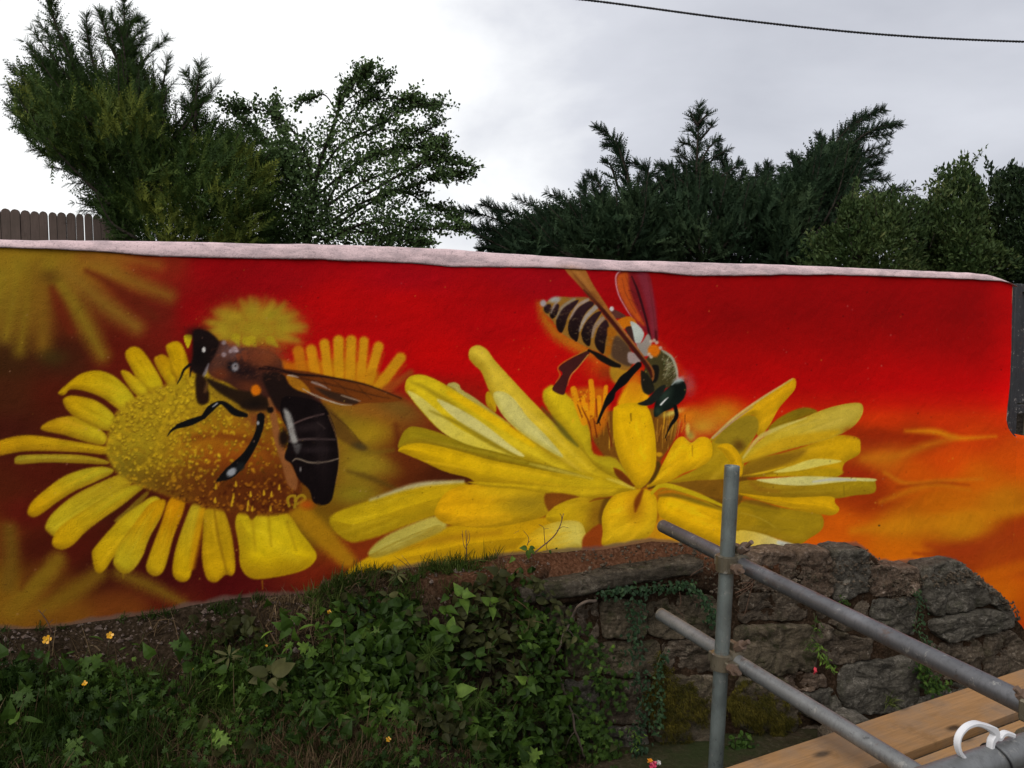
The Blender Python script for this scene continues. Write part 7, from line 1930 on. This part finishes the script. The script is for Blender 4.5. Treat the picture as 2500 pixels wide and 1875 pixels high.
def build_wall_plants():
    rg = np.random.default_rng(77)
    def strip(name, label, path, n, wid, size, kind='oval', mat=None, tn=.4, n0=.185, cat='plant', jit=.25):
        px = np.array(path, float)
        W = smooth_path(np.array([hit_n(x, y, n0) for x, y in px]), 40)
        root = tag(empty(name, W[-1]), label, cat)
        mb = MB(); add_tube(mb, W - NV * .004, np.linspace(.003, .0015, 40), 4); mb.build('stem', M_STEM, root, True)
        i = rg.integers(0, 39, n); f = rg.random(n)[:, None]
        P = W[i] * (1 - f) + W[i + 1] * f + TV * rg.normal(0, wid, (n, 1)) + np.array([0, 0, 1]) * rg.normal(0, wid * .6, (n, 1)) + NV * rg.uniform(-.01, .04, (n, 1))
        D = TV * rg.normal(0, .8, (n, 1)) + np.array([0, 0, -1]) * rg.uniform(.1, 1, (n, 1)) + NV * rg.uniform(.1, .6, (n, 1))
        v, fc, ix = place(kind, P, D, unit(NV + np.array([0, 0, .45]) + rg.normal(0, .3, (n, 3))), rg.uniform(.6, 1.25, n) * size)
        under(obj('foliage', v, fc, mat or M_IVY, None, False, {'tint': np.clip(tn + rg.normal(0, .2, n), 0, 1)[ix]}), root)
    K = lambda P: [(1540 + x * .46715, 1100 + y * .46715) for x, y in P]
    strip('weed', 'ragged small-leaved creeper trailing from the weedy bank onto the stones', [(1330, 1500), (1400, 1560), (1470, 1640), (1500, 1720)], 260, .05, .024, 'lobed', M_WEED, .35, .17)
    strip('weed', 'low creeper spreading over the foot of the stones right of the weedy bank', [(1380, 1720), (1440, 1780), (1490, 1850)], 260, .055, .026, 'lobed', M_WEED, .45, .18)
    strip('bramble', 'thin bramble stem with oval leaves drooping over the concrete strip', [(1270, 1400), (1330, 1440), (1370, 1500), (1385, 1580)], 46, .02, .034, 'oval', M_OLIVE, .5, .22)
    strip('ivy', 'dark ivy hanging under the concrete strip left of the upright tube', K([(-150, 740), (0, 720), (150, 710), (300, 690)]), 210, .022, .022)
    strip('ivy', 'ivy trailing down beside the upright tube between its two clamps', K([(300, 700), (380, 780), (420, 850), (400, 900)]), 130, .020, .022, tn=.55)
    strip('ivy', 'long dark ivy streamer down the stones left of the moss', K([(10, 760), (20, 900), (0, 1050), (60, 1250), (40, 1450), (10, 1600)]), 300, .026, .022, tn=.35)
    strip('ivy', 'thin ivy strand inside the moss left of the upright tube', K([(190, 1030), (140, 1130), (150, 1300), (120, 1480)]), 110, .014, .022, tn=.5)
    strip('ivy', 'ivy growing in the vertical joint between the grey stones at the right', K([(1480, 720), (1500, 820), (1490, 930), (1540, 1000), (1580, 1040)]), 150, .016, .018, tn=.6)
    strip('ivy', 'small leafy plant in the joint behind the boards at the right', K([(1500, 1110), (1530, 1180), (1600, 1230), (1540, 1250)]), 150, .032, .022, 'lobed', M_WEED, .35)
    strip('fern', 'bright green fern growing from a joint of the stones right of the upright tube', K([(955, 1000), (985, 1040), (1020, 1100), (1045, 1140)]), 70, .012, .034, 'lance', M_WEED, .85)
    strip('fern', 'small dark fern sprig above the bright fern', K([(960, 850), (965, 930), (920, 1030)]), 40, .012, .026, 'lance', M_WEED, .45)
    strip('weed', 'low leafy weeds at the foot of the upright tube', K([(500, 1560), (560, 1500), (620, 1560), (680, 1600)]), 120, .03, .030, 'oval', M_WEED, .3, .22)
    strip('weed', 'small sprig on the stones above the grey tube', K([(1090, 760), (1110, 800)]), 22, .008, .018, 'oval', M_WEED, .4)
    strip('weed', 'pale sprig in the moss below the left stones', K([(-20, 1440), (30, 1500), (10, 1550)]), 30, .012, .028, 'lance', M_WEED, .8, .2)
    # the red leaf
    p = np.asarray(hit_n(*K([(960, 1130)])[0], .20))
    root = tag(empty('red_leaf', p), 'single red leaf hanging below the bright fern', 'leaf')
    V = np.array([(0, 0, 0), (.012, -.008, .002), (.010, -.022, .004), (.020, -.030, .002), (.008, -.036, .0), (.004, -.052, -.004), (-.004, -.038, .0), (-.014, -.032, .002), (-.006, -.024, .004), (-.010, -.010, .002), (0, -.02, .008)], float)
    V = p + V[:, :1] * TV + V[:, 1:2] * np.array([0, 0, 1]) + V[:, 2:] * NV * 2
    mb = MB(); mb.add(V, np.array([[10, i, (i + 1) % 10] for i in range(10)])); mb.build('leaf_blade', mat_plain('red_leaf', (0.42, 0.03, 0.045), .6, .3, .2, 60), root)
    mb = MB(); add_tube(mb, smooth_path(np.array([p, p + [0, 0, .015], p + [0, 0, .03] - NV * .02]), 5), .0008, 4); mb.build('stalk', M_TWIG, root)
    # moss cushions
    mm = mat_foliage('moss', (0.026, 0.026, 0.006), (0.068, 0.056, 0.010), (0.15, 0.12, 0.022), .9, .1, .1)
    for path, n, lab in ((K([(70, 1080), (180, 1070), (260, 1150), (320, 1200), (400, 1260), (410, 1420), (330, 1530), (200, 1560), (110, 1450), (60, 1280)]), 7000, 'large golden brown moss cushion on the stones left of the upright tube'),
                         (K([(505, 1200), (600, 1190), (680, 1250), (760, 1240), (830, 1350), (868, 1480), (800, 1540), (650, 1480), (520, 1440)]), 7000, 'golden green moss cushion between the upright tube and the lower rail'),
                         (K([(740, 1180), (775, 1170), (780, 1200), (750, 1208)]), 500, 'small bright moss patch on the stone above the lower rail')):
        Q = np.array(path); x = rg.uniform(Q[:, 0].min() - 12, Q[:, 0].max() + 12, n * 3); y = rg.uniform(Q[:, 1].min() - 12, Q[:, 1].max() + 12, n * 3)
        e = edge_dist(x, y, Q) * np.where(in_poly(x, y, Q), 1, -1)
        k = (e + (60 if n > 1000 else 8) * fbm(np.stack([x / 26, y / 26, x * 0], -1), 4, 12) - (4 if n > 1000 else 0)) > rg.uniform(0, 12 if n > 1000 else 3, len(x))
        x, y, e = x[k][:n], y[k][:n], e[k][:n]
        hgt = .145 + .035 * np.clip(e / 40, 0, 1) + .022 * fbm(np.stack([x / 22, y / 22, x * 0], -1), 3, 13)
        P = hit_n(x, y, hgt); m = len(P)
        D = NV * .6 + np.array([0, 0, .1]) + rg.normal(0, .6, (m, 3))
        v, f, ix = blades(P, D, rg.uniform(.008, .02, m), rg.uniform(.0012, .0026, m), rg.uniform(.2, 1.0, m), rg, 2)
        tn = np.clip(.42 + .5 * fbm(P * 22, 3, 3) + rg.normal(0, .15, m), 0, 1)
        root = tag(empty('moss_cushion', P[m // 2]), lab, 'moss')
        under(obj('moss_tufts', v, f, mm, None, False, {'tint': tn[ix]}), root)
    # yellowish grass tuft at the foot of the stones
    P0 = np.asarray(hit_n(2172, 1716, .2))
    root = tag(empty('grass_tuft', P0), 'small yellowing grass tuft on the stones just behind the wooden boards', 'grass tuft')
    m = 46
    v, f, ix = blades(P0 + rg.normal(0, .012, (m, 3)), NV * .4 + np.array([0, 0, .8]) + rg.normal(0, .5, (m, 3)), rg.uniform(.05, .13, m), np.full(m, .0022), rg.uniform(.1, .9, m), rg)
    under(obj('blades', v, f, M_GRASS, None, False, {'tint': rg.uniform(.5, 1, m)[ix]}), root)
build_wall_plants()

# ---------------------------------------------------------------- scaffold
M_TUBE_UP = mat_metal('galvanised_upright', (0.15, 0.175, 0.170), .55, .40)
M_TUBE = mat_metal('galvanised_rail', (0.125, 0.125, 0.132), .6, .36)
M_TUBE_LT = mat_metal('galvanised_lower_rail', (0.19, 0.195, 0.195), .55, .40)
M_RUST = mat_metal('rusty_steel', (0.13, 0.085, 0.060), .4, .6)
M_BRASSY = mat_metal('worn_steel', (0.18, 0.155, 0.11), .7, .36)
RT = 0.02415
def pipe(mb, A, B, r=RT, seg=28):
    """open-ended tube with wall thickness"""
    A = np.asarray(A, float); B = np.asarray(B, float)
    n = 16
    d, u, v = frame(B - A); a = np.arange(seg) * 2 * math.pi / seg
    c = np.cos(a)[:, None] * u + np.sin(a)[:, None] * v
    rings = [A + d * .03 + c * (r - .004), A + c * (r - .004), A + c * (r - .001), A + d * .0015 + c * r] + [A + (B - A) * t_ + c * r for t_ in np.linspace(.01, .99, n)] + [B - d * .0015 + c * r, B + c * (r - .001), B + c * (r - .004), B - d * .03 + c * (r - .004)]
    m = len(rings); V = np.concatenate(rings)
    i = np.arange(m - 1)[:, None] * seg; j = np.arange(seg)[None]; k = (j + 1) % seg
    mb.add(V, np.stack([i + j, i + k, i + seg + k, i + seg + j], -1).reshape(-1, 4))

def band(mb, C, ax, r0, r1, hw, a0=0, a1=2 * math.pi, seg=20, ref=None):
    d = unit(np.asarray(ax, float)); u = ref if ref is not None else frame(d)[1]
    u = unit(u - d * (u @ d)); v = np.cross(d, u)
    a = np.linspace(a0, a1, seg + 1); c = np.cos(a)[:, None] * u + np.sin(a)[:, None] * v
    V = np.stack([C + c * r0 - d * hw, C + c * r1 - d * hw * .9, C + c * r1 + d * hw * .9, C + c * r0 + d * hw], 1).reshape(-1, 3)
    i = np.arange(seg)[:, None] * 4; j = np.arange(4)[None]; k = (j + 1) % 4
    F = np.stack([i + j, i + k, i + 4 + k, i + 4 + j], -1).reshape(-1, 4)
    mb.add(V, np.concatenate([F, [[0, 3, 2, 1], [seg * 4, seg * 4 + 1, seg * 4 + 2, seg * 4 + 3]]]))

def build_scaffold():
    up_t, up_b = at(1787.5, 1137, 2.50), at(1742, 1960, 2.585)
    up_b = up_t + (up_b - up_t) * ((up_t[2] + .42) / (up_t[2] - up_b[2]))
    r1a, r1b = at(1617, 1284, 2.95), at(2500, 1716.7, 1.65)
    r1b = r1b + (r1b - r1a) * .55
    r2a, r2b = at(1612, 1499, 2.92), at(2203, 1866, 2.00)
    r2b = r2b + (r2b - r2a) * .55
    p0 = at(2490, 1833, 1.30)
    ld = unit(np.array([1.0, .46, -.01]))
    l_a, l_b = p0 - ld * .75, p0 + ld * 1.3
    root = tag(empty('scaffold', up_b), 'galvanised tube scaffold: an upright, two sloping guard rails and a near ledger, joined by clamps', 'scaffold')
    mb = MB(); pipe(mb, up_t, up_b); mb.build('upright_tube', M_TUBE_UP, root, True)
    o = None
    mb = MB(); pipe(mb, r1a, r1b); o = mb.build('rail_tube', M_TUBE, root, True); o['label'] = 'upper dark grey guard rail'
    mb = MB(); pipe(mb, r2a, r2b); o = mb.build('rail_tube', M_TUBE_LT, root, True); o['label'] = 'lower paler grey guard rail'
    mb = MB(); pipe(mb, l_a, l_b); mb.build('ledger_tube', M_TUBE_LT, root, True)
    mb = MB(); pipe(mb, l_a - ld * 0 + np.array([.02, -.30, -.04]), l_b + np.array([.02, -.30, -.04])) if False else None
    # a stub transom under the boards carries them
    ud = unit(up_b - up_t)
    def coupler(rail_a, rail_b, seed):
        rd = unit(rail_b - rail_a)
        # nearest points of the two axes
        w0 = up_t - rail_a; b = ud @ rd; d_, e_ = ud @ w0, rd @ w0
        s_ = (b * e_ - d_) / (1 - b * b); t_ = (e_ - b * d_) / (1 - b * b)
        U_, Rr = up_t + ud * s_, rail_a + rd * t_
        g = unit(Rr - U_)
        mb = MB()
        band(mb, U_ + ud * .0, ud, RT + .0005, RT + .0105, .028, ref=g)
        band(mb, Rr, rd, RT + .0005, RT + .0105, .028, ref=-g)
        mid = (U_ + Rr) / 2
        x = unit(np.cross(g, ud))
        add_bbox(mb, mid, (.019, .019, max(.004, np.linalg.norm(Rr - U_) / 2 - RT + .004)), np.array([x, np.cross(g, x), g]), .003)
        # lugs for the swing bolts
        add_bbox(mb, U_ + x * -(RT + .014) + g * .004, (.022, .018, .010), np.array([x, g, ud]), .003)
        add_bbox(mb, U_ + x * (RT + .012) + g * .006, (.017, .018, .017), np.array([x, g, ud]), .003)
        y = unit(np.cross(rd, g)); y = y if y[2] > 0 else -y
        add_bbox(mb, Rr + y * (RT + .014), (.022, .018, .011), np.array([y, rd, g]), .003)
        cp = mb.build('coupler', M_BRASSY, root, False)
        cp['label'] = 'upper clamp' if seed == 0 else 'lower clamp'
        for c0, dr, side in ((U_ - x * (RT + .022) - g * .012, unit(-x * .9 + g * -.25 + np.array([0, 0, .18])), 0), (Rr + y * (RT + .012) + rd * .006, unit(y * .35 + rd * .8 + x * .4), 1)):
            mb = MB(); add_tube(mb, np.array([c0, c0 + dr * .080]), .0075, 8)
            add_tube(mb, np.array([c0 + dr * .020, c0 + dr * .048]), .017, 6)
            add_tube(mb, np.array([c0 + dr * .012, c0 + dr * .018]), .0145, 12)
            b_ = mb.build('bolt', M_RUST, None); b_.parent = cp
            b_.matrix_parent_inverse = Matrix.Identity(4)
    coupler(r1a, r1b, 0); coupler(r2a, r2b, 1)
    # clamp at the picture's right edge, on the near ledger
    cpos = p0 + ld * .055 + np.array([0, .01, .035])
    mb = MB(); band(mb, p0 + ld * .05, ld, RT + .0005, RT + .007, .022)
    add_bbox(mb, cpos + [0, .012, .012], (.018, .016, .020), np.array([ld, np.cross([0, 0, 1], ld), [0, 0, 1]]), .004)
    cp = mb.build('coupler', M_BRASSY, root); cp['label'] = 'clamp on the near ledger'
    mb = MB(); add_tube(mb, np.array([cpos + [0, .02, .02], cpos + [-.02, .03, .045]]), .006, 8); add_tube(mb, np.array([cpos + [-.006, .022, .028], cpos + [-.014, .026, .038]]), .012, 6)
    b_ = mb.build('bolt', M_RUST, None); b_.parent = cp; b_.matrix_parent_inverse = Matrix.Identity(4)
    return p0, ld
LEDGER_P, LEDGER_D = build_scaffold()

def build_boards():
    zt = 0.39
    A, B = hit_z(1764, 1875, zt), hit_z(2500, 1632, zt)
    d = unit(B - A); nrm = np.array([d[1], -d[0], 0])
    labs = ['long sawn scaffold board nearest the stone wall', 'scaffold board in front, partly under the near tube', 'scaffold board closest to the viewer, below the frame edge']
    for k in range(2):
        m = mat_wood('board_wood_%s' % ('far', 'near')[k], ((0.27, 0.150, 0.066), (0.30, 0.168, 0.072))[k], 0)
        c = A + d * 1.0 + nrm * (.088 + k * (.176 + .034)) + np.array([0, 0, -.016])
        root = tag(empty('scaffold_board', c, (0, 0, math.atan2(d[1], d[0]))), labs[k], 'board', 'scaffold boards')
        rg = np.random.default_rng(k + 3)
        n = 60
        xs = np.linspace(-1.75, 1.9, n); h, t_ = .088, .016
        prof = [(-h, -t_ + .003), (-h + .003, -t_), (h - .003, -t_), (h, -t_ + .003), (h, t_ - .003), (h - .003, t_), (h * .5, t_), (0, t_), (-h * .5, t_), (-h + .003, t_), (-h, t_ - .003)]
        V = np.array([[[x, y, z] for y, z in prof] for x in xs])
        V[..., 1] += (.0015 * fbm(np.stack([V[..., 0] * 2, V[..., 1] * 20, V[..., 0] * 0 + k], -1), 3, 6)); V[..., 2] += .0012 * fbm(np.stack([V[..., 0] * 3, V[..., 1] * 12, V[..., 0] * 0 + k], -1), 3, 7)
        mm = len(prof); V = V.reshape(-1, 3)
        i = np.arange(n - 1)[:, None] * mm; j = np.arange(mm)[None]; j2 = (j + 1) % mm
        F = np.stack([i + j, i + mm + j, i + mm + j2, i + j2], -1).reshape(-1, 4)
        e = np.array([[0, q + 1, q] for q in range(1, mm - 1)])
        obj('plank', V, [F, e, e[:, ::-1] + (n - 1) * mm], m, root, False)
        mb = MB()
        for x in (-1.65, 1.8):
            add_bbox(mb, (x, 0, t_ + .0012), (.012, h * .96, .001), None, .0005)
        mb2 = mb.arr(); obj('end_band', mb2[0], mb2[1], M_BRASSY, root)
build_boards()

def build_small_things():
    # white plastic hook clipped over the near tube and tied on
    p0, d = LEDGER_P, LEDGER_D
    M8 = lambda P: [(2000 + x * .226, 1550 + y * .226) for x, y in P]
    nrm = unit(np.array([d[1], -d[0], 0]))
    def onpl(P):                                          # on the upright plane through the tube's axis
        out = []
        for x, y in M8(P):
            r = ray(x, y); t_ = ((p0 - EYE) @ nrm) / (r @ nrm); out.append(EYE + r * t_)
        return np.array(out)
    m = mat_plain('white_plastic', (0.56, 0.56, 0.58), .4, .45, .06, 30, .05)
    path = smooth_path(onpl([(1560, 1330), (1515, 1270), (1492, 1190), (1500, 1110), (1535, 1045), (1600, 985), (1690, 958), (1780, 980), (1850, 1010), (1895, 1048), (1890, 1100), (1858, 1150), (1845, 1260)]), 64)
    root = tag(empty('plastic_hook', path[0]), 'white plastic hook ring tied on the near scaffold tube', 'hook')
    def ribbon(P, wd, th):
        T = unit(np.gradient(P, axis=0)); B = np.broadcast_to(nrm, P.shape); Nn = unit(np.cross(T, B))
        w_ = np.broadcast_to(wd, (len(P),))[:, None]
        b = .0018
        pr = [(-1, -1, 1, 0), (1, -1, -1, 0), (1, 1, 0, 0), (-1, 1, 0, 0)]
        V = np.stack([P - Nn * w_ * .5 - B * (th - b), P - Nn * (w_ * .5 - b) - B * th, P + Nn * (w_ * .5 - b) - B * th, P + Nn * w_ * .5 - B * (th - b),
                      P + Nn * w_ * .5 + B * (th - b), P + Nn * (w_ * .5 - b) + B * th, P - Nn * (w_ * .5 - b) + B * th, P - Nn * w_ * .5 + B * (th - b)], 1).reshape(-1, 3)
        n = len(P); i = np.arange(n - 1)[:, None] * 8; j = np.arange(8)[None]; k = (j + 1) % 8
        F = np.stack([i + j, i + k, i + 8 + k, i + 8 + j], -1).reshape(-1, 4)
        e = np.array([[0, q + 1, q] for q in range(1, 7)])
        return V, [F, e, e[:, ::-1] + (n - 1) * 8]
    V, F = ribbon(path, np.interp(np.arange(64), [0, 20, 36, 46, 54, 63], [.006, .0068, .008, .013, .013, .008]), .0055)
    under(obj('hook_ring', V, F, m), root)
    V, F = ribbon(smooth_path(onpl([(1880, 1085), (1935, 1120), (1975, 1075), (2020, 1062), (2090, 1085)]), 20), .008, .005)
    under(obj('catch', V, F, m), root)
    mb = MB()
    q = p0 + d * -.062
    a = np.linspace(0, 2 * math.pi, 40); _, u, v = frame(d + np.array([0, 0, .35]))
    W = q + (np.cos(a)[:, None] * u + np.sin(a)[:, None] * v) * (RT + .0022)
    V, Q_, T_ = tube(W, .0016, 6, False); mb.add(V, Q_)
    tie = mb.build('tie', mat_plain('black_tie', (0.012, 0.012, 0.013), .5, .4, .1), root, True)
    # loose stones on the ground behind the boards
    for pl, k, lab, hh in (([(2060, 1768), (2090, 1750), (2128, 1757), (2126, 1774), (2090, 1780)], 1, 'pale loose stone lying just behind the far scaffold board', .05), ([(2010, 1752), (2040, 1743), (2078, 1764), (2056, 1775)], 1, 'flat grey stone chip beside the pale loose stone', .03)):
        a = np.array(pl, float); P = hit_n(a[:, 0], a[:, 1], .42)
        c = P.mean(0)
        root = tag(empty('loose_stone', [c[0], c[1], P[:, 2].min()]), lab, 'stone')
        V, F = stone_mesh(pl, .36, .05, 300 + int(hh * 100), .012, 28)
        under(obj('stone_body', V, F, STONE_MATS[1], None, True), root)
        mb = MB(); lo = P[:, 2].min()
        add_bbox(mb, [c[0], c[1], lo - .10], (.09, .06, .11), None, .03)
        under(mb.build('stone_foot', STONE_MATS[0], None), root)
    # crumpled wrapper at the bottom edge
    c = np.asarray(hit_n(1592, 1862, .34)); rg = np.random.default_rng(4)
    root = tag(empty('wrapper', c - [0, 0, .02]), 'crumpled pink and orange wrapper at the bottom edge beside the upright tube', 'litter')
    g = 7
    X, Y = np.meshgrid(np.linspace(-1, 1, g), np.linspace(-1, 1, g))
    for nm, col_, dx, dz, sx in (('foil', (0.55, 0.05, 0.12), .006, -.012, .018), ('foil_end', (0.75, 0.30, 0.03), -.012, .012, .010), ('paper', (0.55, 0.52, 0.50), .034, -.008, .010)):
        V = c + TV * (dx + X.ravel()[:, None] * sx) + np.array([0, 0, 1]) * (dz + Y.ravel()[:, None] * sx * .9) + NV * (rg.normal(0, .006, g * g))[:, None]
        i = np.arange(g - 1)[:, None] * g + np.arange(g - 1)[None]
        under(obj(nm, V, np.stack([i, i + 1, i + g + 1, i + g], -1).reshape(-1, 4), mat_plain('wrapper_' + nm, col_, .35, .5, .25, 40)), root)
build_small_things()
